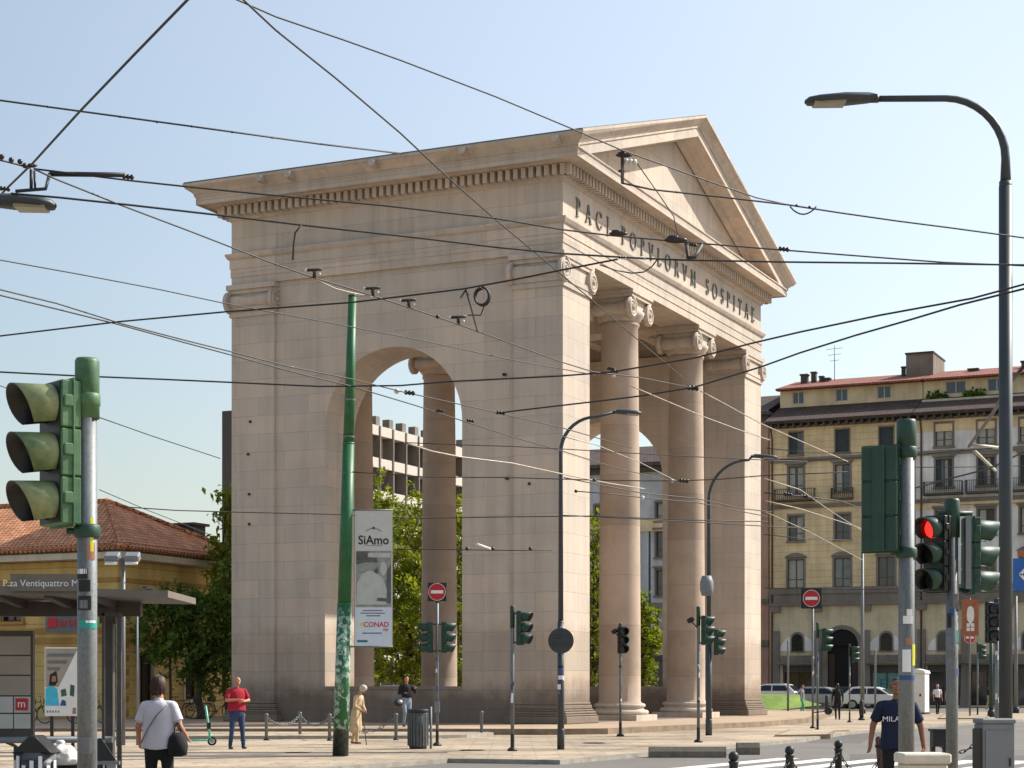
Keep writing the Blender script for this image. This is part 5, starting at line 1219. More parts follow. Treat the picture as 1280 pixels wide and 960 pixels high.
# cabinets by the right foreground
o = thing('utility_cabinet', 'grey metal street cabinet in front of the tall lamp post', 'cabinet', (*at(1243, 22), 0), R(8)); h = zat(898, 22); m = MB(); m.bx(-.2, .2, -.14, .14, 0, h-.06); b = m.build('body', 'cabinet_grey', o, .012); m = MB(); m.bx(-.215, .215, -.155, .155, h-.06, h); m.build('lid', 'cabinet_grey', b, .015); m = MB(); m.bx(-.17, .17, -.152, -.141, .12, h-.14); d_ = m.build('door', 'cabinet_grey', b); m = MB(); m.box((.13, -.158, .7), (.02, .012, .1)); m.build('handle', 'dark_steel', d_)
m = MB(); m.bx(-.235, -.205, -.12, .1, .1, h-.12); m.build('side_panel', 'black_plastic', b)
o = thing('concrete_block', 'pale weathered concrete block with overhanging cap at the foot of the right traffic light', 'concrete block', (*at(1153, 12.6), 0)); h = zat(941, 12.6); m = MB(); m.bx(-.145, .145, -.14, .14, 0, h-.07); b = m.build('body', 'pale_concrete', o, .015); m = MB(); m.bx(-.165, .165, -.16, .16, h-.07, h); m.build('cap', 'pale_concrete', b, .012)
o = thing('portable_cabin', 'white portable toilet with blue side standing beyond the crossing', 'cabin', (*at(1148, 106), 0), R(-28)); m = MB(); m.bx(-.5, .5, -.5, .5, .08, 2.35); b = m.build('body', 'booth_white', o, .04); m = MB(); m.prism([(-.56, 2.35), (.56, 2.35), (.5, 2.5), (0, 2.62), (-.5, 2.5)], 'y', -.56, .56); m.build('roof', 'booth_white', b); m = MB(); m.bx(-.515, -.5, -.42, .42, .2, 2.2); m.build('side_panel', 'booth_blue', b); m = MB(); m.bx(-.36, .36, -.52, -.5, .2, 2.15); d_ = m.build('door', 'booth_white', b); m = MB(); m.box((.25, -.53, 1.1), (.1, .02, .14)); m.build('handle', 'dark_steel', d_); m = MB(); m.bx(-.55, .55, -.55, .55, 0, .08); m.build('base', 'dark_steel', b)
# ------------------------------------------------------------------ bus shelter
SD = 20.0
o = thing('bus_shelter', 'brown tram stop shelter with overhanging flat roof and white stop name', 'shelter', (*at(60, SD), 0)); SX = lambda px: (px-60)/F*SD
m = MB(); zr = zat(746, SD)
xl, xr = SX(-260), SX(226)
m.add([(xl, -.75, zr+.02), (xr, -.75+.0, zr-.04), (xr, .95, zr-.04), (xl, .95, zr+.02), (xl, -.75, zr+.14), (xr, -.75, zr+.03), (xr, .95, zr+.03), (xl, .95, zr+.14)], [(0, 3, 2, 1), (4, 5, 6, 7), (0, 1, 5, 4), (1, 2, 6, 5), (2, 3, 7, 6), (3, 0, 4, 7)])
rf4 = m.build('roof', 'shelter_fascia', o); m = MB()
for px in (-200, -120, -40, 20, 80, 135): m.add([(SX(px)-.04, -.7, zr-.05), (SX(px)+.04, -.7, zr-.05), (SX(px)+.04, .9, zr-.16), (SX(px)-.04, .9, zr-.16), (SX(px)-.04, -.7, zr+.0), (SX(px)+.04, -.7, zr), (SX(px)+.04, .9, zr), (SX(px)-.04, .9, zr)], [(0, 3, 2, 1), (4, 5, 6, 7), (0, 1, 5, 4), (1, 2, 6, 5), (2, 3, 7, 6), (3, 0, 4, 7)])
m.bx(xl+.1, xr-.5, .3, .42, zr-.2, zr-.04); m.build('rafter', 'shelter_brown', rf4)
m = MB(); m.bx(SX(38), SX(131), -.80, -.76, zr+.02, zr+.20); nb = m.build('name_board', 'shelter_fascia', o); m = MB(); text_mb(m, 'P.za Ventiquattro Maggio', .098, (SX(86), -.803, zr+.10), (1, 0, 0), (0, 0, 1), .004); m.build('lettering', 'print_white', nb)
for px in (128, -190): m = MB(); m.bx(SX(px)-.05, SX(px)+.05, .30, .42, 0, zr-.1); m.bx(SX(px)-.09, SX(px)+.09, .26, .46, zr-.28, zr-.1); m.build('post', 'shelter_brown', o)
m = MB(); a, b = SX(136), SX(157.5); m.bx(b-.022, b+.022, -.35, -.31, 0, zat(768, SD)); m.bx(a, b, -.345, -.315, zat(771, SD), zat(768, SD)); m.bx(a, a+.03, -.345, -.315, 0, zat(768, SD)); m.bx(a, b, -.345, -.315, .35, .38); ef = m.build('end_frame', 'shelter_brown', o); m = MB(); m.quad((a+.03, -.33, .38), (b-.02, -.33, .38), (b-.02, -.33, zat(771, SD)), (a+.03, -.33, zat(771, SD))); m.build('pane', 'clear_glass', ef)
# information panel
pz0, pz1 = zat(921, SD), zat(790, SD); m = MB(); m.bx(SX(-90), SX(36), .18, .26, pz0-.05, pz1+.02); ip = m.build('panel_frame', 'shelter_brown', o)
zz_ = [zat(y, SD) for y in (912, 892, 870, 844, 819, 794)]
for k in range(5):
    for x0, x1 in ((-86, -40), (-39, 11), (12.5, 33)) if k in (0, 1) else ((-86, -20), (-18.5, 33)): m = MB(); m.bx(SX(x0), SX(x1), .165, .181, zz_[k]+.008, zz_[k+1]-.008); m.build('notice', 'shelter_panel' if (k > 1) else 'shelter_panel_grey', ip)
m = MB(); m.bx(SX(14.5), SX(30), .155, .164, zat(888, SD), zat(873, SD)); lg = m.build('red_emblem', 'sign_red', ip); m = MB(); text_mb(m, 'm', .12, (SX(22.2), .152, zat(880, SD)), (1, 0, 0), (0, 0, 1), .004); m.build('lettering', 'print_white', lg)
m = MB(); m.tube([(SX(-200), -.1, zat(926, SD)), (SX(143), -.1, zat(924, SD))], .035, 10); ln = m.build('lean_rail', 'cabinet_grey', o); m = MB()
for px in (-150, -60, 12, 118): m.tube([(SX(px), .25, 0), (SX(px), .25, zat(934, SD)), (SX(px), -.1, zat(927, SD))], .025, 8)
m.build('rail_bracket', 'shelter_brown', ln)
m = MB(); m.ball((SX(1), .5, zat(772, SD)), (.16, .16, .2)); 
# poster panel behind
o = thing('poster_stand', 'freestanding white poster panel with blue figure behind the shelter', 'poster', (*at(78, 45), 0), R(4)); PX = lambda f: (f-.5)*.84; z0_, z1_ = zat(895, 45), zat(809, 45); PZ = lambda f: z0_+f*(z1_-z0_)
m = MB().use('sign_white'); m.bx(PX(0), PX(1), -.04, .04, z0_, z1_); pn = m.build('panel', None, o)
for f in (.2, .8): m = MB(); m.bx(PX(f)-.04, PX(f)+.04, -.03, .03, 0, z0_); m.build('leg', 'dark_steel', o)
def pp(pts, mat, k): q = MB(); q.prism([(PX(a), PZ(b)) for a, b in pts], 'y', -.042-.002*k, -.0405); q.build('print', mat, pn)
pp([(.02, .42), (.02, .98), (.95, .98), (.4, .42)], 'print_skin' if False else 'shelter_panel', 1)
for k in range(3): pp([(.08, .86-.10*k), (.08, .91-.10*k), (.86-.2*k, .91-.10*k), (.82-.2*k, .86-.10*k)], 'print_grey', 2)
pp([(.02, .15), (.03, .40), (.15, .44), (.36, .40), (.42, .15)], 'print_cyan', 2); pp([(.12, .44), (.15, .60), (.34, .66), (.38, .5), (.30, .44)], 'print_black', 3); pp([(.20, .50), (.22, .58), (.32, .58), (.33, .5)], 'print_skin', 4); pp([(.48, .28), (.46, .38), (.60, .40), (.64, .30)], 'print_green', 2); pp([(.72, .30), (.74, .46), (.86, .44), (.84, .28)], 'print_green', 3); pp([(.44, .15), (.50, .24), (.6, .22), (.62, .15)], 'print_blue', 3)
for k in range(5): pp([(.06+.08*k, .05), (.06+.08*k, .08), (.10+.08*k, .08), (.10+.08*k, .05)], 'print_grey', 2)
pp([(.80, .03), (.80, .12), (.90, .12), (.90, .03)], 'print_skin', 2)
# bin with peaked lid, bag beside
o = thing('rubbish_bin', 'dark rubbish bin with peaked black lid and striped liner at the lower left corner', 'bin', (*at(46, 17.5), 0)); zt_ = zat(919, 17.5); m = MB(); m.lathe([(.17, 0), (.18, .5), (.185, zt_-.16)], seg=20); b = m.build('bucket', 'bin_grey', o); m = MB(); m.prism([(-.2, zt_-.17), (.2, zt_-.17), (.03, zt_), (-.03, zt_)], 'y', -.17, .17); m.build('lid', 'black_plastic', b, .012)
m = MB(); rg = random.Random(5); pr = []
for i in range(8): pr.append((.192+rg.uniform(0, .012), zt_-.75+i*.075))
m.lathe(pr, seg=22); lnr = m.build('liner', 'bag_black', b); m = MB()
for k in range(7): a = R(205+k*22); m.box((.206*math.cos(a), .206*math.sin(a), zt_-.36+.05*math.sin(k*2.1)), (.012, .035, .25), a)
m.build('stripe', 'print_white', lnr)
o = thing('rubbish_bag', 'knotted white plastic bag resting beside the dark rubbish bin', 'bag', (*at(78, 17.8), zat(956, 17.8)))
bm = bmesh.new(); bmesh.ops.create_icosphere(bm, subdivisions=4, radius=1)
for v in bm.verts: n_ = mnoise.noise(v.co*2.3)*.16+mnoise.noise(v.co*6)*.06; v.co *= (1+n_); v.co.x *= .155; v.co.y *= .15; v.co.z = max(-.07, v.co.z*.125)+.07
me = bpy.data.meshes.new('bag'); bm.to_mesh(me); bm.free(); me.materials.append(MATS['bag_white']); [setattr(p_, 'use_smooth', True) for p_ in me.polygons]; bo = bpy.data.objects.new('bag', me); COL.objects.link(bo); bo.parent = o
m = MB(); m.lathe([(.03, .15), (.02, .18), (.05, .22), (.03, .24)], (-.02, 0, -.0), 10); m.build('knot', 'bag_white', o)
o = thing('street_ledge', 'dark steel ledge box carrying the white rubbish bag', 'ledge', (*at(88, 18), 0)); zt_ = zat(956, 17.8); m = MB(); m.bx(-.22, .38, -.12, .3, zt_-.05, zt_-.002); t_ = m.build('top', 'dark_steel', o); m = MB(); m.bx(-.15, .32, -.05, .22, 0, zt_-.05); m.build('body', 'bin_grey', o)
o = thing('triangular_sign', 'dark triangular road sign back leaning at the shelter post', 'road sign', (*at(127, 17.2), 0)); zA, zB = zat(923, 17.2), zat(951, 17.2); m = MB(); m.prism([(-.03, zA), (-.17, zB), (.14, zB), (.0, zA)], 'y', -.01, .01); pn = m.build('sign_panel', 'road_dark_panel', o); m = MB(); m.bx(-.19, .17, -.02, .02, zB-.035, zB-.002); m.build('lower_edge', 'cabinet_grey', pn); m = MB(); m.tube([(0, .03, 0), (0, .03, zA-.02)], .022, 8); m.build('pole', 'dark_steel', o)
# ------------------------------------------------------------------ overhead wires
GW = 'overhead tram wires'
def wpt(x, y, zw): D = (zw-EYE)*F/(HOR-y); return Vector((*at(x, D), zw))
def wire(label, pts, zw, wpx=2.2, mat='wire_black', zend=None, smooth=True):
    """a cable at (nearly) constant height zw, traced through the pixels it crosses"""
    P_ = []
    for i, (x, y) in enumerate(pts):
        z = zw if zend is None else zw+(zend-zw)*i/(len(pts)-1); P_.append(wpt(x, y, z))
    D = sorted(p.y for p in P_)[len(P_)//2]
    out = lambda q: q[0] < 2 or q[0] > 1278 or q[1] < 2     # cables go on past the frame to their masts
    if out(pts[0]): P_.insert(0, P_[0]+(P_[0]-P_[1]).normalized()*14)
    if out(pts[-1]): P_.append(P_[-1]+(P_[-1]-P_[-2]).normalized()*14)
    m = MB(); m.tube(P_, max(.006, .87*wpx/2*D/F), 6); o = m.build('overhead_wire', mat); tag(o, label, 'overhead wire', GW); o['_pts'] = 0; del o['_pts']
    return o, P_
def fit(o, x, y, zw, k='T', s=1.0, name='insulator', mat='insulator_brown', dy=0.):
    """small line fitting at a pixel on a wire"""
    c = wpt(x, y, zw); px = c.y/F; m = MB().use(mat)
    if k == 'T':     # hanger clamp: crossbar over a stem with porcelain ends
        m.tube([c+Vector((-8*px*s, 0, 8*px*s)), c+Vector((8*px*s, 0, 9*px*s))], 1.6*px*s, 6); m.tube([c, c+Vector((0, 0, 8.5*px*s))], 2.0*px*s, 6); m.use('porcelain'); m.ball(c+Vector((-9*px*s, 0, 8*px*s)), 1.7*px*s, 8, 6); m.ball(c+Vector((5.5*px*s, 0, 4*px*s)), 1.5*px*s, 8, 6); m.use(mat)
    if k == 'dark':  # bulky section insulator
        m.ball(c, (12*px*s, 3*px*s, 3.4*px*s), 10, 6); m.ball(c+Vector((-3*px*s, 0, 3*px*s)), (6*px*s, 2*px*s, 2*px*s), 8, 6)
    if k == 'bead':
        for i in range(3): m.ball(c+Vector(((i-1)*4.4*px*s, 0, (i-1)*-.5*px)), (2.6*px*s, 2.6*px*s, 3.2*px*s), 8, 6)
    if k == 'dot': m.ball(c, 2.2*px*s, 8, 6)
    if k == 'ring':
        pts = [c+Vector((9*px*s*math.sin(2*PI*i/20), .3*px*i, -11*px*s*(1-math.cos(2*PI*i/20))*.99)) for i in range(21)]; m.tube(pts, 1.5*px*s, 6); m.tube([p+Vector((1.5*px, .02, -px)) for p in pts], 1.2*px*s, 6)
    if k == 'drop':
        pts = [c, c+Vector((-8*px*s, 0, -10*px*s)), c+Vector((-10*px*s, 0, -24*px*s)), c+Vector((-11*px*s, 0, -44*px*s))]; m.tube(pts, 1.1*px, 6)
    if k == 'loop':
        pts = [c+Vector((-(15-30*i/8)*px*s, 0, -9*px*s*math.sin(PI*i/8)**.8)) for i in range(9)]; m.tube(pts, 1.0*px, 5)
    return m.build(name, None, o)
Z = 6.2
w, _ = wire('thick cable dropping steeply from the top edge to the top left fittings', [(240, -6), (170, 66), (100, 139), (40, 205), (8, 236), (-30, 276)], 7.4, 3.2); fit(w, 40, 207, 7.4, 'dark', .6); fit(w, 6, 236, 7.4, 'bead')
w, P1 = wire('high beaded cable sloping gently from the upper left edge to the gate cornice', [(-40, 120), (100, 139), (240, 158), (400, 180)], 8.6, 2.8)
for x, y in ((60, 133.5), (150, 146), (196, 152.5), (240, 158), (290, 165), (340, 172)): fit(w, x, y, 8.6, 'dot', .75)
# its far end is tied to the cornice of the gate
pe = Vector((GX, GY, 0))+Vector((-1.40*ST-.0, -1.40*CT, 0))+Vector((-CT*6.05, ST*6.05, 0)); pe.z = 21.66
m = MB(); m.tube([P1[-1], P1[-1].lerp(pe, .5), pe], [.012, .02, .035], 6); m.build('tail', 'wire_black', w)
w, _ = wire('lower thick cable from the left bracket across the frieze and out at right', [(14, 242), (75, 247), (160, 256), (283, 270), (375, 281), (520, 297), (620, 309), (703, 317), (785, 322), (850, 325), (980, 327.5), (1120, 329), (1300, 331.5)], Z, 2.9); fit(w, 778, 322, Z, 'bead', .8, mat='porcelain'); fit(w, 803, 323, Z, 'bead', .6, mat='porcelain'); fit(w, 377, 281, Z, 'drop', 1.0, 'drop_wire', 'wire_black'); fit(w, 18, 243, Z, 'bead', .7)
w, _ = wire('upper contact cable crossing the cornice and the letters toward the right edge', [(42, 211), (100, 218), (165, 226), (240, 234), (330, 243), (480, 257), (620, 273), (703, 287), (760, 294), (860, 303), (985, 313), (1100, 322), (1180, 328), (1300, 333)], Z+.2, 2.5); fit(w, 773, 292, Z+.2, 'dark', 1.0); fit(w, 845, 300, Z+.2, 'dark', 1.25); fit(w, 980, 311.5, Z+.2, 'bead', 1.0); fit(w, 866, 306, Z+.2, 'bead', .7)
c0, c1 = wpt(62, 217.5, Z+.2), wpt(156, 218.5, Z+.2); m = MB(); m.tube([c0+Vector((0, 0, -.0)), c1], 3.2*c0.y/F, 8); m.tube([c0, wpt(57, 236, Z), wpt(20, 239, Z)], .018, 6); m.tube([wpt(39, 212, Z+.2), wpt(39, 239, Z)], .016, 6); m.tube([wpt(43, 214, Z+.2), wpt(44, 238, Z)], .012, 6); m.build('cantilever_arm', 'dark_steel', w); fit(w, 160, 221, Z+.2, 'bead', 1.1); fit(w, 40, 208, Z+.2, 'dark', .5)
c0 = wpt(855, 304, Z+.2); m = MB(); m.tube([wpt(858, 304, Z+.2), wpt(860, 322, Z), wpt(868, 322, Z), wpt(878, 305, Z+.2)], .02, 6); m.build('jumper', 'wire_black', w)
w, _ = wire('beaded cable running from the left edge into the top left bracket', [(-40, 185), (0, 200), (20, 205), (38, 210)], Z+.2, 3.0)
for x, y in ((2, 198), (14, 202), (25, 204), (31, 209)): fit(w, x, y-2, Z+.2, 'dot', 1.6)
w, _ = wire('diagonal cable with dark hanger clamps descending over the side wall to the columns', [(44, 212), (70, 224), (150, 256), (240, 290), (330, 325), (392, 347), (455, 366), (510, 384), (572, 405), (635, 428), (700, 452), (742, 465), (800, 472), (872, 486)], Z, 2.1, 'wire_bronze')
for x, y in ((393, 347), (466, 370), (511, 385), (573, 406)): fit(w, x, y, Z, 'T', 1.15, 'hanger_clamp')
fit(w, 547, 396, Z, 'dot', 1.2); fit(w, 603, 390+26, Z, 'dot', .5)
w, _ = wire('slack pale span below the hanger clamps left of the side arch top', [(394, 349), (420, 361), (440, 366), (466, 371)], Z, 1.6, 'wire_pale')
w, _ = wire('cable with lock fittings from the top centre edge over the pediment to the right', [(288, -4), (345, 21), (430, 50), (500, 75), (620, 121), (720, 163), (778, 188), (870, 221), (945, 247), (985, 256)], 7.4, 2.4); fit(w, 780, 194, 7.4, 'dark', .9); fit(w, 788, 202, 7.4, 'bead', 1.2, mat='porcelain'); fit(w, 777, 214, 7.4, 'dark', .4); m = MB(); m.tube([wpt(778, 190, 7.4), wpt(778, 228, 7.4)], .022, 6); m.build('hanger_rod', 'insulator_brown', w)
w, _ = wire('long cable from the drop rod across the pediment out past the lamp post', [(778, 229), (815, 237), (900, 246), (985, 256), (1050, 266), (1120, 276), (1190, 285), (1300, 300)], 7.2, 2.6); fit(w, 1004, 258, 7.2, 'loop', 1.1, 'jumper', 'wire_black'); fit(w, 996, 257, 7.2, 'dot', .9); fit(w, 1012, 259, 7.2, 'dot', .9)
w, _ = wire('thin wire hanging steeply from the pediment fitting to the frieze insulator', [(797, 205), (825, 245), (842, 270), (848, 297)], 7.0, 1.3)
w, _ = wire('steep diagonal cable from the top edge down across frieze and first column', [(298, -6), (345, 38), (420, 98), (500, 166), (560, 222), (620, 275), (680, 325), (735, 371), (800, 427), (868, 484)], 7.3, 2.2); fit(w, 866, 484, 7.3, 'dark', .6)
w, _ = wire('thin cable from the left edge crossing the wall above the arch', [(-40, 316), (0, 325), (100, 343), (200, 362), (275, 378), (420, 405), (520, 424), (640, 450), (745, 469)], Z, 1.7, 'wire_bronze')
w, _ = wire('upper of the twin cables crossing the sky and the head of the arch', [(-40, 350), (0, 362), (70, 379), (150, 404), (230, 425), (290, 440), (360, 458), (440, 474), (500, 489), (600, 511), (700, 534), (790, 560)], Z, 1.9, 'wire_bronze'); fit(w, 512, 491, Z, 'bead', 1.0); fit(w, 496, 489, Z, 'dot', 1.6, mat='porcelain'); fit(w, 366, 460, Z, 'dot', 1.0, mat='porcelain')
w, _ = wire('lower of the twin cables crossing the sky and the arch opening', [(-40, 357), (0, 369), (70, 386), (150, 406), (230, 428), (290, 444), (370, 466), (440, 483), (520, 507), (575, 525), (640, 546), (700, 563), (770, 585), (842, 602)], Z, 1.9, 'wire_bronze'); fit(w, 550, 514, Z, 'dark', .5); fit(w, 588, 526, Z, 'bead', .7); fit(w, 840, 601, Z, 'dot', 1., mat='porcelain')
w, _ = wire('rising cable with a coiled ring from the left edge to the frieze junction', [(-40, 425), (0, 420), (150, 402), (290, 389), (440, 378), (490, 372), (580, 361), (640, 350), (700, 338), (772, 324)], Z, 2.6); fit(w, 602, 358.5, Z, 'ring', 1.0, 'coil', 'wire_black'); m = MB(); m.tube([wpt(582, 361, Z), wpt(588, 382, Z), wpt(597, 415, Z)], .012, 5); m.tube([wpt(576, 372, Z), wpt(582, 363, Z), wpt(586, 368, Z)], .012, 5); m.tube([wpt(605, 383, Z), wpt(601, 394, Z), wpt(585, 394, Z)], .008, 5); m.build('drop_wire', 'wire_black', w)
w, _ = wire('curved jumper cable looping below the frieze junction', [(750, 331), (770, 338), (790, 341.5), (805, 340), (815, 333), (822, 324)], Z, 2.0)
w, _ = wire('nearly level cable from the left edge through the arch rising to the far right', [(-40, 463), (0, 465), (100, 470), (200, 474), (290, 478), (400, 483), (500, 482), (560, 477), (640, 473), (700, 470), (765, 465), (870, 447), (940, 429), (1000, 415), (1100, 394), (1215, 373), (1300, 350)], Z, 2.5); fit(w, 768, 464, Z, 'bead', .7); fit(w, 764, 461, Z, 'dark', .5); fit(w, 767, 470, Z, 'dot', 1.0, mat='porcelain')
w, _ = wire('cable rising from the side wall past the far capital to the right edge', [(620, 517), (640, 514), (700, 507), (760, 500), (800, 495), (868, 484), (950, 459), (1000, 441), (1070, 419), (1140, 399), (1200, 381), (1300, 356)], Z, 2.5); fit(w, 866, 485, Z, 'bead', 1.1); fit(w, 626, 516, Z, 'bead', .8)
low = [
 ('pale low wire sloping from the arch across the pier to the columns', [(505, 553), (540, 564), (575, 571), (640, 579), (700, 592), (760, 604), (806, 611)], 1.9, 'wire_pale'),
 ('thin level wire across the wall right of the arch at mid height', [(500, 553), (575, 556), (640, 558), (700, 561), (850, 570), (930, 574), (1010, 577)], 1.4, 'wire_bronze'),
 ('thin level wire at green mast height crossing the shaft of both columns', [(440, 590), (530, 596), (640, 597), (740, 600), (800, 601), (850, 601), (900, 599), (960, 594), (1060, 590)], 1.6, 'wire_bronze'),
 ('thin level wire over the banner crossing wall and arch', [(160, 634), (220, 638), (290, 640), (420, 643), (520, 648), (640, 646), (740, 645), (860, 650), (960, 652)], 1.5, 'wire_bronze'),
 ('short low wire with dark clamps on the wall beside the arch', [(480, 687), (560, 687), (640, 688), (690, 688)], 1.5, 'wire_bronze'),
 ('thin wire falling from behind the near signal toward the gate flank', [(122, 521), (190, 545), (275, 573)], 1.5, 'wire_black'),
 ('thin wire over the tiled roof toward the slim tree', [(124, 612), (180, 636), (262, 668)], 1.2, 'wire_black'),
 ('wire passing left of the near signal heads toward the left edge', [(-20, 475), (8, 485), (40, 498)], 1.4, 'wire_black'),
 ('thin bronze wire sloping across first and second column to the far pier', [(705, 546), (745, 556), (800, 578), (845, 601)], 1.3, 'wire_pale'),
 ('low thin wire sloping under the lamp arms across both columns', [(705, 597), (750, 606), (800, 616), (870, 623), (930, 636), (965, 640)], 1.5, 'wire_bronze'),
 ('low thin wire with hooks crossing columns below the lamp arms', [(720, 614), (770, 618), (803, 622), (870, 628), (960, 646)], 1.5, 'wire_bronze'),
 ('lowest thin wire crossing the column shafts near banner foot height', [(700, 644), (745, 646), (860, 652), (960, 658), (1010, 660)], 1.4, 'wire_bronze'),
 ('long pale wire sloping from first column to the far pier edge', [(785, 481), (830, 500), (880, 521), (920, 536), (962, 550)], 1.6, 'wire_pale'),
 ('pale wire sloping from the second column capital fitting to the far building', [(876, 489), (910, 507), (950, 529), (1000, 551), (1060, 577)], 1.6, 'wire_pale'),
 ('thin wire crossing the yellow facade just under its top windows', [(955, 574), (1010, 575), (1070, 572), (1150, 568), (1240, 560)], 1.6, 'wire_black'),
 ('twin dark wire with clamps over the yellow facade balcony', [(955, 616), (1000, 620), (1050, 626), (1090, 640)], 1.6, 'wire_black'),
 ('thin pale wire over the yellow facade lower windows', [(955, 598), (1000, 612), (1040, 640), (1078, 664)], 1.4, 'wire_pale'),
 ('pale wire sloping across the yellow facade middle windows', [(957, 626), (1000, 636), (1060, 655), (1120, 676)], 1.4, 'wire_pale'),
 ('dark wire from the tall lamp post to the green signal head, over the pale block', [(1140, 611), (1180, 600), (1236, 586), (1290, 560)], 2.4, 'wire_black'),
 ('thin level wire crossing the pale block behind the red signal lamp', [(1140, 584), (1200, 584), (1290, 582)], 1.1, 'wire_bronze'),
 ('thin wire low across the pale block balconies to the right edge', [(1140, 626), (1200, 631), (1290, 628)], 1.1, 'wire_bronze'),
 ('thin sagging wire from the far pier capital over the yellow eaves', [(958, 560), (1010, 566), (1080, 566), (1150, 560)], 1.1, 'wire_black'),
 ('thin wire crossing the gateway arch top of the yellow block', [(955, 668), (1010, 674), (1075, 676)], 1.2, 'wire_bronze'),
 ('pale wire falling across the lower yellow windows toward the red signal', [(957, 640), (1010, 664), (1078, 700)], 1.3, 'wire_pale'),
 ('thin wire over the shopfront cornice of the pale block', [(1140, 745), (1200, 742), (1290, 738)], 1.1, 'wire_black'),
 ('level wire along the string course of the far facades', [(955, 735), (1040, 737), (1140, 736), (1290, 733)], 1.2, 'wire_black'),
]
rw = random.Random(9)
for lb, pts, wp, mt in low:
    w, _ = wire(lb, pts, 6.0, wp, mt)
    if 'clamps on the wall' in lb:
        for x in (584, 616, 663): fit(w, x, 686, 6.0, 'dot', 1.2)
        m = MB(); m.tube([wpt(596, 680, 6), wpt(616, 687, 6)], .04, 6); m.build('clamp_rod', 'porcelain', w)
    if 'green mast height' in lb: fit(w, 855, 601, 6., 'bead', .9); fit(w, 743, 600, 6., 'dot', 1.)
    if 'balcony' in lb: fit(w, 985, 618, 6., 'bead', .8); fit(w, 1005, 620.5, 6., 'bead', .8)
    if 'hooks' in lb: fit(w, 720, 614, 6., 'dot', 1.); fit(w, 803, 622, 6., 'dot', 1.2, mat='porcelain')
o = thing('wire_bracket', 'dark rod bracket with white arms carrying wires before the pale block', 'bracket', (0, 0, 0)); zz = 6.3
o.location = wpt(1212, 557, zz); of = o.location.copy(); q = lambda x, y: wpt(x, y, zz)-of
m = MB(); m.tube([q(1211, 558), q(1240, 518), q(1262, 480), q(1290, 445)], .03, 8); m.build('rod', 'insulator_brown', o); m = MB(); m.tube([q(1213, 556), q(1252, 560)], .032, 8); m.build('arm', 'wire_pale', o); m = MB(); m.tube([q(1217, 563), q(1244, 588)], .032, 8); m.build('arm', 'wire_pale', o)
# ------------------------------------------------------------------ people: one remeshed body each
def etube(vs_fs, p0, p1, r0, r1, side=(1, 0, 0), seg=14, round_=True):
    p0, p1 = Vector(p0), Vector(p1); d = (p1-p0); L_ = d.length; d.normalize(); s = Vector(side); s = (s-d*s.dot(d))
    if s.length < 1e-4: s = Vector((0, 1, 0))-d*d.y
    s.normalize(); t = d.cross(s); rings = []
    e0, e1 = min(r0), min(r1)
    if round_:
        for a in (80, 55, 30): a = R(a); rings.append((-e0*math.sin(a), math.cos(a), 0))
    rings += [(0, 1, 0)]+[(L_*i/4, 1, i/4) for i in (1, 2, 3)]+[(L_, 1, 1)]
    if round_:
        for a in (30, 55, 80): a = R(a); rings.append((L_+e1*math.sin(a), math.cos(a), 1))
    vs, fs = vs_fs; o = len(vs)
    for h, k, u in rings:
        a, b = (r0[0]+(r1[0]-r0[0])*u)*k, (r0[1]+(r1[1]-r0[1])*u)*k
        for j in range(seg): an = 2*PI*j/seg; vs.append(p0+d*h+s*a*math.cos(an)+t*b*math.sin(an))
    n = len(rings); fs += [[o+i*seg+j, o+i*seg+(j+1) % seg, o+(i+1)*seg+(j+1) % seg, o+(i+1)*seg+j] for i in range(n-1) for j in range(seg)]
    fs.append([o+j for j in range(seg)][::-1]); fs.append([o+(n-1)*seg+j for j in range(seg)])
def remesh(name, pieces, voxel, parent, smooth=4):
    """pieces: (material, p0, p1, (a,b), (a,b), side) -> one closed skin, coloured by the nearest piece"""
    vf = ([], [])
    for pc in pieces: etube(vf, *pc[1:5], side=pc[5] if len(pc) > 5 else (1, 0, 0), round_=pc[6] if len(pc) > 6 else True)
    me = bpy.data.meshes.new(name); me.from_pydata([tuple(v) for v in vf[0]], [], vf[1])
    ob = bpy.data.objects.new(name, me); COL.objects.link(ob); md = ob.modifiers.new('r', 'REMESH'); md.mode = 'VOXEL'; md.voxel_size = voxel; sm = ob.modifiers.new('s', 'SMOOTH'); sm.factor = .5; sm.iterations = smooth
    bpy.context.view_layer.update(); m2 = bpy.data.meshes.new_from_object(ob.evaluated_get(bpy.context.evaluated_depsgraph_get())); bpy.data.objects.remove(ob); bpy.data.meshes.remove(me)
    mats = []; [mats.append(pc[0]) for pc in pieces if pc[0] not in mats]; m2.materials.clear()
    for q in mats: m2.materials.append(MATS[q])
    segs = [(mats.index(pc[0]), Vector(pc[1]), Vector(pc[2]), sum(pc[3])/2, sum(pc[4])/2) for pc in pieces]
    for f in m2.polygons:
        c = f.center; best = None
        for mi, a, b, ra, rb in segs:
            ab = b-a; L2 = ab.length_squared; t = 0 if L2 < 1e-9 else max(0, min(1, (c-a).dot(ab)/L2)); dd = (c-(a+ab*t)).length/(ra+(rb-ra)*t)
            if best is None or dd < best[0]: best = (dd, mi)
        f.material_index = best[1]; f.use_smooth = True
    m2.name = name; o = bpy.data.objects.new(name, m2); COL.objects.link(o); o.parent = parent; return o
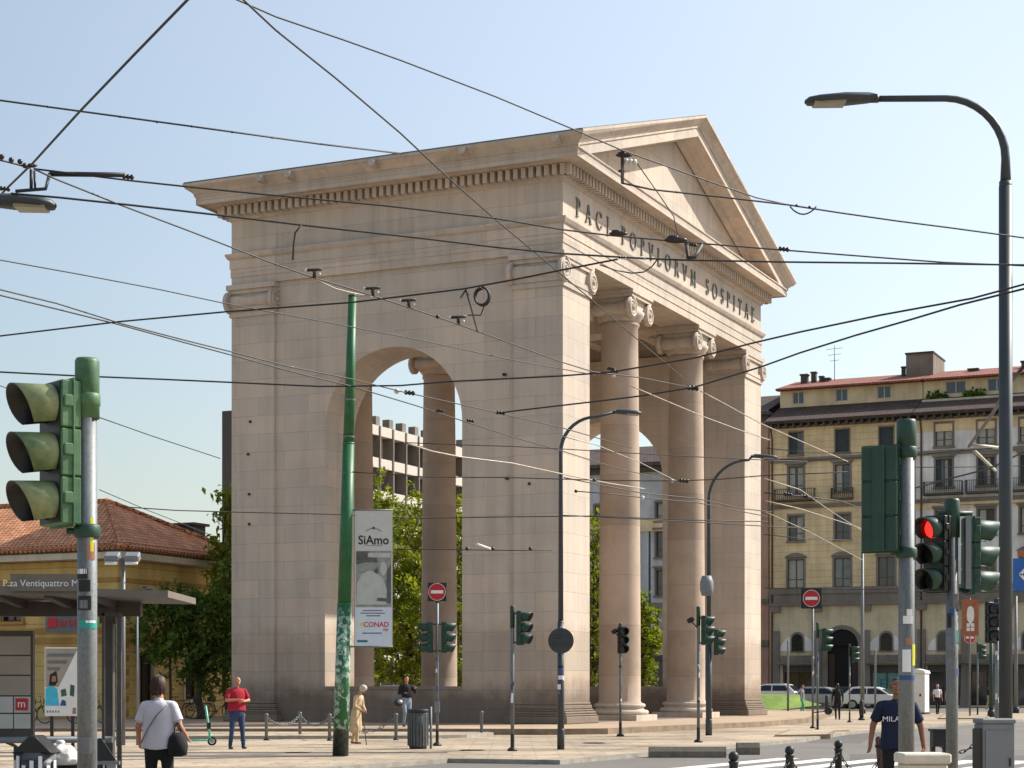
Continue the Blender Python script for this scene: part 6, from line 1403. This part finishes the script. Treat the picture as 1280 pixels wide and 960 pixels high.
def hand(pc, mat, w, d, side, k, curl=.5):
    """palm, four unequal fingers and a thumb leaving the palm's side"""
    w, d = Vector(w), Vector(d).normalized(); s = Vector(side); s = (s-d*s.dot(d)).normalized(); n = d.cross(s)
    pc.append((mat, w, w+d*.075*k, (.034*k, .016*k), (.040*k, .014*k), s))
    for i, ln in enumerate((.066, .076, .070, .054)):
        b = w+d*.078*k+s*(.030-.020*i)*k; m_ = b+d*ln*.5*k+n*.01*curl*k; t = m_+d*ln*.42*k*(1-curl*.4)+n*ln*.5*curl*k
        pc.append((mat, b, m_, (.0088*k,)*2, (.008*k,)*2, s)); pc.append((mat, m_, t, (.008*k,)*2, (.0068*k,)*2, s))
    b = w+d*.022*k+s*.034*k; m_ = b+d*.03*k+s*.026*k+n*.012*k; pc.append((mat, b, m_, (.011*k,)*2, (.0095*k,)*2, s)); pc.append((mat, m_, m_+d*.03*k+n*.012*k*curl, (.0095*k,)*2, (.0075*k,)*2, s))
def person(label, loc, yaw, H=1.75, shirt='white_cotton', trousers='black_cloth', skin='skin', hair='hair_brown', shoe='shoe_dark', arms=None, legs=None, fem=False, sleeve='short', head=(0, 0), voxel=.02, lean=0., bulk=1., longhair=False, coat=False, bald=False, fingers=True, face=True, group=None):
    """faces local -y. arms: ((elbow, wrist) right side -x, (elbow, wrist) left side +x); legs: ((knee, ankle), (knee, ankle))"""
    o = thing('person', label, 'person', loc, yaw, group); k = H/1.75
    V = lambda x, y, z: Vector((x*k, y*k-(lean*max(0, z-.9)), z*k))
    sh = .175 if fem else .195; hp = .095
    arms = arms or (((-.25, .02, 1.13), (-.26, -.06, .88)), ((.25, .02, 1.13), (.26, -.06, .88)))
    legs = legs or (((-.11, -.02, .50), (-.12, .02, .085)), ((.11, -.02, .50), (.12, .02, .085)))
    b = bulk; pc = []
    pc.append((trousers, V(0, .0, .86), V(0, 0, .98), (.165*b*k, .115*b*k), (.165*b*k, .115*b*k)))
    pc.append((shirt, V(0, 0, .97), V(0, .0, 1.18), (.160*b*k, .115*b*k), (.150*b*k, .108*b*k)))
    pc.append((shirt, V(0, 0, 1.18), V(0, .005, 1.36), (.152*b*k, .110*b*k), (.165*b*k, .105*b*k)))
    pc.append((shirt, V(-sh+.03, .01, 1.41), V(sh-.03, .01, 1.41), (.066*k, .066*k), (.066*k, .066*k), (0, 1, 0)))
    pc.append((shirt, V(0, .01, 1.38), V(0, .012, 1.46), (.12*k, .08*k), (.065*k, .06*k)))
    pc.append((skin, V(0, .008, 1.45), V(0, -.008, 1.55), (.055*k, .055*k), (.05*k, .052*k)))
    hx, hy = head; hc = V(hx, -.015+hy, 1.645)
    pc.append((skin, hc+Vector((0, -.012, -.055))*k, hc+Vector((0, .0, .03))*k, (.058*k, .068*k), (.072*k, .090*k)))
    if face:
        pc.append((skin, hc+Vector((0, -.082, -.005))*k, hc+Vector((0, -.10, -.03))*k, (.011*k, .011*k), (.015*k, .013*k)))
        for s in (-1, 1): pc.append((skin, hc+Vector((s*.074, .008, -.03))*k, hc+Vector((s*.078, .012, .015))*k, (.008*k, .018*k), (.010*k, .02*k), (1, 0, 0)))
        pc.append((skin, hc+Vector((-.02, -.078, -.068))*k, hc+Vector((.02, -.078, -.068))*k, (.009*k, .009*k), (.009*k, .009*k), (0, 0, 1)))
    if not bald: pc.append((hair, hc+Vector((0, .018, .015))*k, hc+Vector((0, .012, .05))*k, (.080*k, .092*k), (.074*k, .088*k)))
    if longhair: pc.append((hair, hc+Vector((0, .065, .0))*k, hc+Vector((0, .085, -.14))*k, (.07*k, .035*k), (.055*k, .025*k)))
    for s, (el, wr) in zip((-1, 1), arms):
        S = V(s*sh, .012, 1.405); E, Wr = V(*el), V(*wr); up = E-S
        if sleeve == 'short':
            pc.append((shirt, S, S+up*.62, (.068*k*b, .064*k), (.066*k, .064*k), (0, 1, 0))); pc.append((skin, S+up*.5, E, (.046*k,)*2, (.040*k,)*2)); pc.append((skin, E, Wr, (.041*k,)*2, (.028*k,)*2))
        else:
            pc.append((shirt, S, E, (.060*k*b,)*2, (.05*k,)*2, (0, 1, 0))); pc.append((shirt, E, Wr, (.05*k,)*2, (.037*k,)*2))
        d = (Wr-E).normalized()
        if fingers: hand(pc, skin, Wr, d, (-s*.5, -.8, .1), k)
        else: pc.append((skin, Wr, Wr+d*.13*k, (.036*k, .022*k), (.03*k, .016*k)))
    for s, (kn, an) in zip((-1, 1), legs):
        Hh, K, A = V(s*hp, 0, .88), V(*kn), V(*an)
        if coat: pc.append((shirt, V(s*.06, 0, .98), V(s*.085, 0, .45), (.12*k*b, .12*k), (.15*k, .15*k)))
        pc.append((trousers, Hh, K, (.088*k*b, .092*k*b), (.062*k, .066*k))); pc.append((trousers, K, A+Vector((0, 0, .02)), (.060*k, .062*k), (.050*k, .052*k)))
        fwd = Vector((s*.03, -1, 0)).normalized(); pc.append((shoe, A+Vector((0, .035*k, -.045*k)), A+fwd*.15*k+Vector((0, 0, -.05*k)), (.038*k, .036*k), (.04*k, .026*k), (1, 0, 0)))
    bo = remesh('body', pc, voxel, o, 3)
    if face and voxel < .016:
        m = MB()
        for s in (-1, 1): m.use('sign_white'); m.ball(hc+Vector((s*.030, -.079, .008))*k, (.013*k, .006*k, .007*k), 8, 6); m.use('print_black'); m.ball(hc+Vector((s*.030, -.084, .008))*k, (.006*k, .004*k, .006*k), 8, 6); m.use(hair); m.tube([hc+Vector((s*.016, -.085, .026))*k, hc+Vector((s*.046, -.076, .026))*k], .005*k, 5)
        m.use('print_skin'); m.tube([hc+Vector((-.022, -.088, -.068))*k, hc+Vector((.022, -.088, -.068))*k], .006*k, 5); m.build('face_features', None, o)
    return o, V, k, hc
GN = None
# woman in white seen from behind
o, V, k, hc = person('woman-sized figure in white T-shirt and dark trousers seen from behind near bus shelter', (*at(199, 22), 0), R(180-6), 1.70, 'white_cotton', 'black_cloth', 'skin', 'hair_brown', fem=True, voxel=.011, longhair=False, bulk=1.05, head=(.02, -.03),
    arms=(((-.27, .03, 1.15), (-.30, -.16, 1.02)), ((.26, .02, 1.15), (.29, -.15, .98))))
o['label'] = 'person in white T-shirt and dark trousers seen from behind beside the bus shelter'
# loose T-shirt, hem and sleeves hanging free of the body
def tshirt(o, k, mat, V, sh=.175, hem=.90, wide=1.0, arms=None, seg=40):
    m = MB(); n = 15; rows_ = [(1.475, .075, .065), (1.455, .125, .08), (1.425, .195*wide, .098), (1.36, .205*wide, .125), (1.25, .195*wide, .138), (1.12, .192*wide, .138), (1.02, .198*wide, .142), (hem+.05, .205*wide, .15), (hem, .208*wide, .152)]
    vs = []
    for ri, (z, a, b) in enumerate(rows_):
        for j in range(seg):
            an = 2*PI*j/seg; f = 1+(.030*math.sin(an*7+z*6)+.022*math.sin(an*12-z*11))*min(1, (1.45-z)*2.2 if z < 1.45 else 0)
            p_ = V(a*math.cos(an)*f, .006+b*math.sin(an)*f, z+(.012*math.sin(an*3) if ri == len(rows_)-1 else 0)); vs.append(p_)
    fs = [(i*seg+j, (i+1)*seg+j, (i+1)*seg+(j+1) % seg, i*seg+(j+1) % seg) for i in range(len(rows_)-1) for j in range(seg)]
    m.add(vs, fs, True)
    for s, (el, wr) in zip((-1, 1), arms):
        S = V(s*(sh+.0), .010, 1.395); E = V(*el); d = (E-S); a_ = [S-d*.12, S+d*.1, S+d*.4, S+d*.74]; m.tube(a_, [.058*k, .068*k, .070*k, .074*k], 18, caps=False)
    ob = m.build('shirt', mat, o); sd = ob.modifiers.new('cloth', 'SOLIDIFY'); sd.thickness = .006; ss = ob.modifiers.new('soft', 'SUBSURF'); ss.levels = 1; ss.render_levels = 1; return ob
tshirt(o, k, 'white_cotton', V, .175, .88, 1.06, (((-.27, .03, 1.15), (0, 0, 0)), ((.26, .02, 1.15), (0, 0, 0))))
m = MB(); m.tube([V(-.14, .13, 1.42), V(-.02, .158, 1.30), V(.10, .158, 1.12), V(.20, .10, .95)], .008, 6); m.build('strap', 'print_grey', o)
rh = random.Random(2); m = MB()
for i in range(70):
    a = R(-35+250*(i % 35)/34+rh.uniform(-3, 3)); ly = .93+.1*(i // 35); s_ = Vector((.078*ly*math.cos(a), .022+.088*ly*math.sin(a), .0))*k
    m.tube([hc+Vector((rh.uniform(-.02, .02), .01, .142+rh.uniform(-.008, .004))), hc+s_*.78+Vector((0, .004, .108)), hc+s_+Vector((0, .004, .045)), hc+s_*1.05+Vector((0, .01, -.02)), hc+s_*.82+Vector((rh.uniform(-.012, .012), .02, -.088+rh.uniform(-.02, .01)))], [.006, .013, .015, .014, .005], 5)
m.ball(hc+Vector((0, .10, -.06))*k, (.04, .035, .05), 10, 8); m.build('hair', 'hair_brown', o)
bg = thing('handbag', 'dark shopping bag held by the person in white', 'bag', (*at(222, 21.9), zat(928, 21.9)), R(10)); m = MB(); rr = random.Random(8)
m.lathe([(.04, -.17), (.11, -.15), (.125, -.04), (.10, .06), (.05, .12)], seg=14); b_ = m.build('body', 'black_cloth', bg); m = MB(); m.tube([(-.04, 0, .10), (-.03, 0, .2), (0, 0, .235), (.03, 0, .2), (.04, 0, .10)], .008, 6); m.build('handle', 'dark_steel', bg)
# man in red with folded arms
o, V, k, hc = person('man in red shirt and blue jeans standing arms folded, bald head', (*gnd(296, 936.5), 0), R(28), 1.84, 'red_cotton', 'jeans', 'skin', 'hair_grey', arms=(((-.29, -.06, 1.18), (-.02, -.23, 1.20)), ((.29, -.04, 1.18), (.05, -.24, 1.16))), legs=(((-.13, -.03, .5), (-.16, .02, .085)), ((.13, -.02, .5), (.17, .01, .085))), voxel=.014, bulk=1.12, bald=True, head=(.01, -.01))
o['label'] = 'bald person in red shirt and blue jeans standing with folded arms'
tshirt(o, k, 'red_cotton', V, .195, .93, 1.12, (((-.29, -.06, 1.18), 0), ((.29, -.04, 1.18), 0)))
# old lady in beige
o, V, k, hc = person('x', (*gnd(444.5, 930), 0), R(62), 1.62, 'beige_cloth', 'beige_cloth', 'skin', 'hair_grey', 'shoe_red', sleeve='long', arms=(((-.22, -.04, 1.15), (-.10, -.24, 1.02)), ((.22, -.06, 1.15), (.10, -.26, 1.0))), legs=(((-.09, -.12, .5), (-.09, -.10, .085)), ((.09, .05, .48), (.09, .17, .085))), voxel=.015, lean=.22, fem=True, coat=True, head=(0, -.06))
o['label'] = 'white-haired stooping person in long beige coat walking beside the green mast'
m = MB(); m.ball(V(0, -.09, 1.675), (.098, .115, .10), 14, 10); m.build('hair', 'hair_grey', o); m = MB(); m.tube([V(.05, .16, 1.40), V(.0, -.10, 1.2), V(-.06, -.2, 1.05)], .012, 6); m.build('strap', 'grey_cloth', o)
cn = thing('walking_stick', 'thin brown walking stick beside the stooping person in beige', 'walking stick', (*gnd(458, 931), 0)); m = MB(); m.tube([(0, 0, 0), (-.10, 0, .88), (-.13, 0, .93), (-.19, 0, .92)], .012, 6); m.build('shaft', 'dark_wood', cn); m = MB(); m.lathe([(.018, 0), (.018, .04)], seg=8); m.build('tip', 'black_plastic', cn)
# person leaning at the wall with a helmet
px_, D_ = 508, 62.8
o, V, k, hc = person('x', (*at(px_, D_), .2), R(20), 1.74, 'black_cloth', 'pale_jeans', 'skin', 'hair_black', sleeve='long', arms=(((-.27, -.02, 1.17), (-.12, -.20, 1.18)), ((.30, -.05, 1.20), (.24, -.28, 1.34))), legs=(((-.10, -.16, .52), (-.10, .0, .1)), ((.10, -.02, .5), (.11, .02, .085))), voxel=.016, bulk=1.1)
o['label'] = 'person in black jacket and pale jeans standing in shade before the side arch'
h_ = thing('helmet', 'round shiny helmet on the chain post before the side arch', 'helmet', (*at(498, D_-3), zat(879, D_-3))); m = MB(); m.ball((0, 0, 0), (.16, .18, .15), 16, 10); b_ = m.build('shell', 'black_plastic', h_); m = MB(); m.ball((.03, -.06, .035), (.12, .125, .09), 14, 8); m.build('visor', 'rim_steel', h_)
# man in navy shirt with lettering
mx_, my_ = at(1121, 22.3)
aN = (((-.29, .03, 1.16), (-.33, -.10, .93)), ((.30, .05, 1.14), (.33, -.02, .88)))
o, V, k, hc = person('x', (mx_, my_, 0), R(-8), 1.70, 'navy_cotton', 'black_cloth', 'skin_tan', 'hair_black', arms=aN, voxel=.010, bulk=1.04)
o['label'] = 'person in navy T-shirt with white lettering partly hidden behind the sticker-covered pole'
tshirt(o, k, 'navy_cotton', V, .195, .86, .98, ((aN[0][0], 0), (aN[1][0], 0)))
m = MB(); text_mb(m, 'MILANO', .088, V(.0, -.158, 1.24), (1, 0, 0), (0, 0, 1), .006, wide=1.1); m.build('lettering', 'print_white', o)
# far people
far = [(1047, 900, 1.74, 'black_cloth', 'black_cloth', 'hair_black', 180, 'person dressed in black with backpack walking away beyond the crossing', 'long'), (1172, 893, 1.7, 'white_cotton', 'black_cloth', 'hair_grey', 10, 'person in pale shirt and dark trousers walking beyond the portable cabin', 'short'), (1187, 891, 1.66, 'grey_cloth', 'pale_jeans', 'hair_brown', -15, 'person in grey beside the sticker-covered signal pole, beyond the crossing', 'short'), (1003, 893, 1.68, 'grey_cloth', 'green_cloth', 'hair_brown', 60, 'person in green trousers before the parked silver car', 'long'), (1236, 887, 1.7, 'black_cloth', 'beige_cloth', 'hair_black', 90, 'far person in dark top walking right under the black signal', 'short')]
for px, y, H_, s_, t_, hr, yw, lb, sl_ in far:
    o, V, k, hc = person(lb, (*gnd(px, y), 0), R(yw), H_, s_, t_, 'skin', hr, sleeve=sl_, voxel=.026, fingers=False, legs=(((-.10, -.12, .5), (-.10, -.08, .085)), ((.10, .02, .5), (.11, .18, .1))), longhair=(px == 1047))
    if px == 1047: m = MB(); m.ball(V(0, .16, 1.22), (.15, .10, .22), 12, 8); m.build('backpack', 'black_cloth', o)
o, V, k, hc = person('x', (*gnd(142, 915), 0), R(150), 1.72, 'navy_cotton', 'jeans', 'skin', 'hair_black', voxel=.02, fingers=False); o['label'] = 'person in blue standing behind the glass of the shelter'
# ------------------------------------------------------------------ scooter and bicycles
def wheel(mb, c, r, ax=(0, 1, 0), th=.03, spokes=0):
    A = Vector(ax).normalized(); u_ = A.orthogonal().normalized(); v_ = A.cross(u_); C_ = Vector(c)
    mb.use('tyre_rubber'); mb.tube([C_+u_*r*math.cos(2*PI*i/24)+v_*r*math.sin(2*PI*i/24) for i in range(25)], th, 6, caps=False); mb.use('rim_steel')
    if spokes:
        mb.tube([C_+u_*r*.93*math.cos(2*PI*i/24)+v_*r*.93*math.sin(2*PI*i/24) for i in range(25)], th*.5, 5, caps=False)
        for i in range(spokes): a = 2*PI*i/spokes; mb.tube([C_, C_+(u_*math.cos(a)+v_*math.sin(a))*r*.93], .004, 3)
        mb.disc(C_, .03, .08, A, 8)
    else: mb.disc(C_, r*.6, th*1.6, A, 12)
    return mb
o = thing('kick_scooter', 'mint green shared electric kick scooter parked on the pavement behind the person in white', 'scooter', (*gnd(240, 932), 0), R(18))
m = MB(); m.bx(-.35, .42, -.08, .08, .12, .17); m.tube([(-.42, 0, .15), (-.52, 0, .22)], .05, 8); d_ = m.build('deck', 'scooter_teal', o, .01); m = MB(); m.tube([(.50, 0, .14), (.44, 0, .55), (.37, 0, 1.08)], [.035, .032, .028], 8); m.tube([(.42, 0, .17), (.52, 0, .3)], .03, 8); s_ = m.build('stem', 'scooter_teal', o); m = MB(); m.tube([(.36, -.25, 1.10), (.37, 0, 1.12), (.36, .25, 1.10)], .018, 8); m.build('handlebar', 'black_plastic', s_); m = MB(); m.bx(.40, .50, -.05, .05, .45, .62); m.build('battery', 'black_plastic', s_)
for x in (.54, -.5): wheel(MB(), (x, 0, .12), .10, th=.028).build('wheel', None, o)
m = MB(); m.tube([(-.62, 0, .17), (-.55, 0, .25), (-.45, 0, .25)], .03, 6); m.build('mudguard', 'scooter_teal', o)
def bike_proto():
    o = bpy.data.objects.new('bicycle', None); COL.objects.link(o)
    for x in (-.52, .52): wheel(MB(), (x, 0, .34), .325, th=.018, spokes=14).build('wheel', None, o)
    m = MB(); bb, st_, hd, ra = (-.06, 0, .30), (-.20, 0, .78), (.36, 0, .82), (-.52, 0, .34)
    for a, b in ((bb, st_), (st_, hd), (bb, (.38, 0, .70)), (bb, ra), (st_, ra)): m.tube([a, b], .016, 8)
    m.tube([(.34, 0, .92), (.40, 0, .62), (.52, 0, .34)], .015, 8); f = m.build('frame', 'bike_frame', o)
    m = MB(); m.tube([st_, (-.23, 0, .92)], .013, 6); m.add([(-.36, -.07, .92), (-.36, .07, .92), (-.08, .02, .93), (-.08, -.02, .93), (-.36, -.07, .97), (-.36, .07, .97), (-.08, .02, .96), (-.08, -.02, .96)], [(0, 3, 2, 1), (4, 5, 6, 7), (0, 1, 5, 4), (1, 2, 6, 5), (2, 3, 7, 6), (3, 0, 4, 7)]); m.build('saddle', 'black_plastic', o)
    m = MB(); m.tube([(.28, -.28, 1.02), (.36, -.1, 1.04), (.34, 0, .98), (.36, .1, 1.04), (.28, .28, 1.02)], .013, 6); m.build('handlebar', 'rim_steel', o)
    m = MB(); m.disc((-.06, .05, .30), .09, .01, (0, 1, 0), 14); m.tube([(-.06, .08, .30), (.06, .09, .20)], .01, 6); m.tube([(-.06, -.08, .30), (-.18, -.09, .40)], .01, 6); m.build('crank', 'rim_steel', o)
    m = MB(); m.bx(.52, .80, -.14, .14, .72, .92); m.build('basket', 'dark_steel', o); return o
bp = bike_proto()
for i, (px, y, yw, lb) in enumerate(((226, 905, 12, 'dark bicycle parked behind the person in white'), (248, 903, -20, 'dark bicycle parked behind the mint scooter'), (272, 904, 25, 'dark bicycle parked left of the man in red'), (322, 903, 8, 'dark bicycle parked in gate shade right of the man in red'), (17, 912, 15, 'dark bicycle seen under the left end of the shelter rail'), (40, 911, -10, 'dark bicycle left of the white poster panel'), (112, 911, 20, 'dark bicycle behind the near signal pole'))):
    X_, Y_ = gnd(px, y); zz = .2 if (61.5 < Y_ < 111) else 0; place(bp, (X_, Y_, zz), R(yw), lb, 'bicycle', 'parked bicycles', i == 0)
# ------------------------------------------------------------------ cars
def car(label, px, D, yaw, paint, van=False, z=0.):
    o = thing('parked_car', label, 'car', (*at(px, D), z), yaw, 'parked cars'); L_, Wd = (4.5, .88) if van else (4.2, .86)
    if van: body = [(-2.2, .35), (-2.22, .9), (-2.15, 1.1), (-2.1, 1.72), (-1.9, 1.82), (.6, 1.82), (.9, 1.74), (1.5, 1.12), (2.1, .98), (2.22, .75), (2.2, .35)]
    else: body = [(-2.05, .35), (-2.08, .8), (-1.98, .98), (-1.2, 1.0), (1.0, .98), (1.85, .84), (2.06, .65), (2.05, .35)]
    m = MB(); m.prism(body, 'y', -Wd, Wd); b = m.build('body', paint, o, .07, 2)
    m = MB()
    if van: side = [(-1.95, 1.12), (-1.92, 1.66), (.62, 1.66), (1.25, 1.14)]; cab = None
    else:
        cab = [(-1.95, .96), (-1.45, 1.42), (-1.1, 1.48), (.15, 1.46), (.5, 1.36), (1.15, .96)]; side = [(-1.62, 1.0), (-1.28, 1.36), (.15, 1.38), (.42, 1.30), (.95, 1.0)]
        q = MB(); v0 = [(x, -Wd+.05+.16*max(0, z_-.96)/.5, z_) for x, z_ in cab]; n = len(cab); q.add(v0+[(x, -y, z_) for x, y, z_ in v0], [list(range(n)), list(range(n, 2*n))[::-1]]+[(i, n+i, n+(i+1) % n, (i+1) % n) for i in range(n)]); q.build('cabin', paint, o, .04, 2)
    yy = Wd+.004 if van else Wd-.05+.0
    for s in (-1, 1):
        w_ = MB(); zf = lambda z_: 0 if van else .16*max(0, z_-.96)/.5
        sp = [side] if van else [[side[0], side[1], (-.42, 1.37), (-.42, 1.0)], [(-.34, 1.0), (-.34, 1.37), side[2], side[3], side[4]]]
        for pl in sp: w_.add([(x, s*(yy+.012-zf(z_)), z_) for x, z_ in pl], [list(range(len(pl)))])
        w_.build('side_window', 'car_glass', o)
    if not van:
        for pl in ([(.58, 1.33), (1.10, 1.0)], [(-1.52, 1.37), (-1.92, 1.0)]):
            (xa, za), (xb, zb_) = pl; w_ = MB(); dx = .02 if xb > xa else -.02; w_.quad((xa+dx, -.62, za+.012), (xb+dx, -.74, zb_+.012), (xb+dx, .74, zb_+.012), (xa+dx, .62, za+.012)); w_.build('windscreen', 'car_glass', o)
    for x in (-1.28, 1.3):
        for s in (-1, 1): w_ = MB(); w_.use('tyre_rubber'); w_.disc((x, s*(Wd-.08), .32), .32, .2, (0, 1, 0), 22); w_.use('rim_steel'); w_.disc((x, s*(Wd+.025), .32), .21, .02, (0, 1, 0), 16); w_.build('wheel', None, o)
    for s in (-1, 1):
        q = MB(); q.box((2.06 if not van else 2.19, s*.62, .70), (.06, .34, .13)); q.build('headlight', 'headlamp', o); q = MB(); q.box((-2.07 if not van else -2.2, s*.68, .78), (.05, .24, .2)); q.build('tail_light', 'tail_red', o)
    q = MB(); q.box((2.09 if not van else 2.22, 0, .45), (.06, 1.5, .16)); q.build('bumper', 'black_plastic', o); return o
cyaw = -math.atan2(ST, CT)
car('white parked car beyond the lawn, nearest to the gate', 962, 125, cyaw+PI, 'car_white', False, .3); car('silver parked hatchback beyond the lawn, behind the person in green', 1031, 124, cyaw, 'car_silver', False, .1); car('white parked hatchback at the right end of the row', 1094, 120, cyaw, 'car_white', False, .1)
car('dark parked car half hidden behind the walker in black', 1066, 128, cyaw, 'car_dark', False, .1)
car('silver car beyond the trees seen low through the side arch', 487, 112, cyaw+PI, 'car_silver', False, .2)
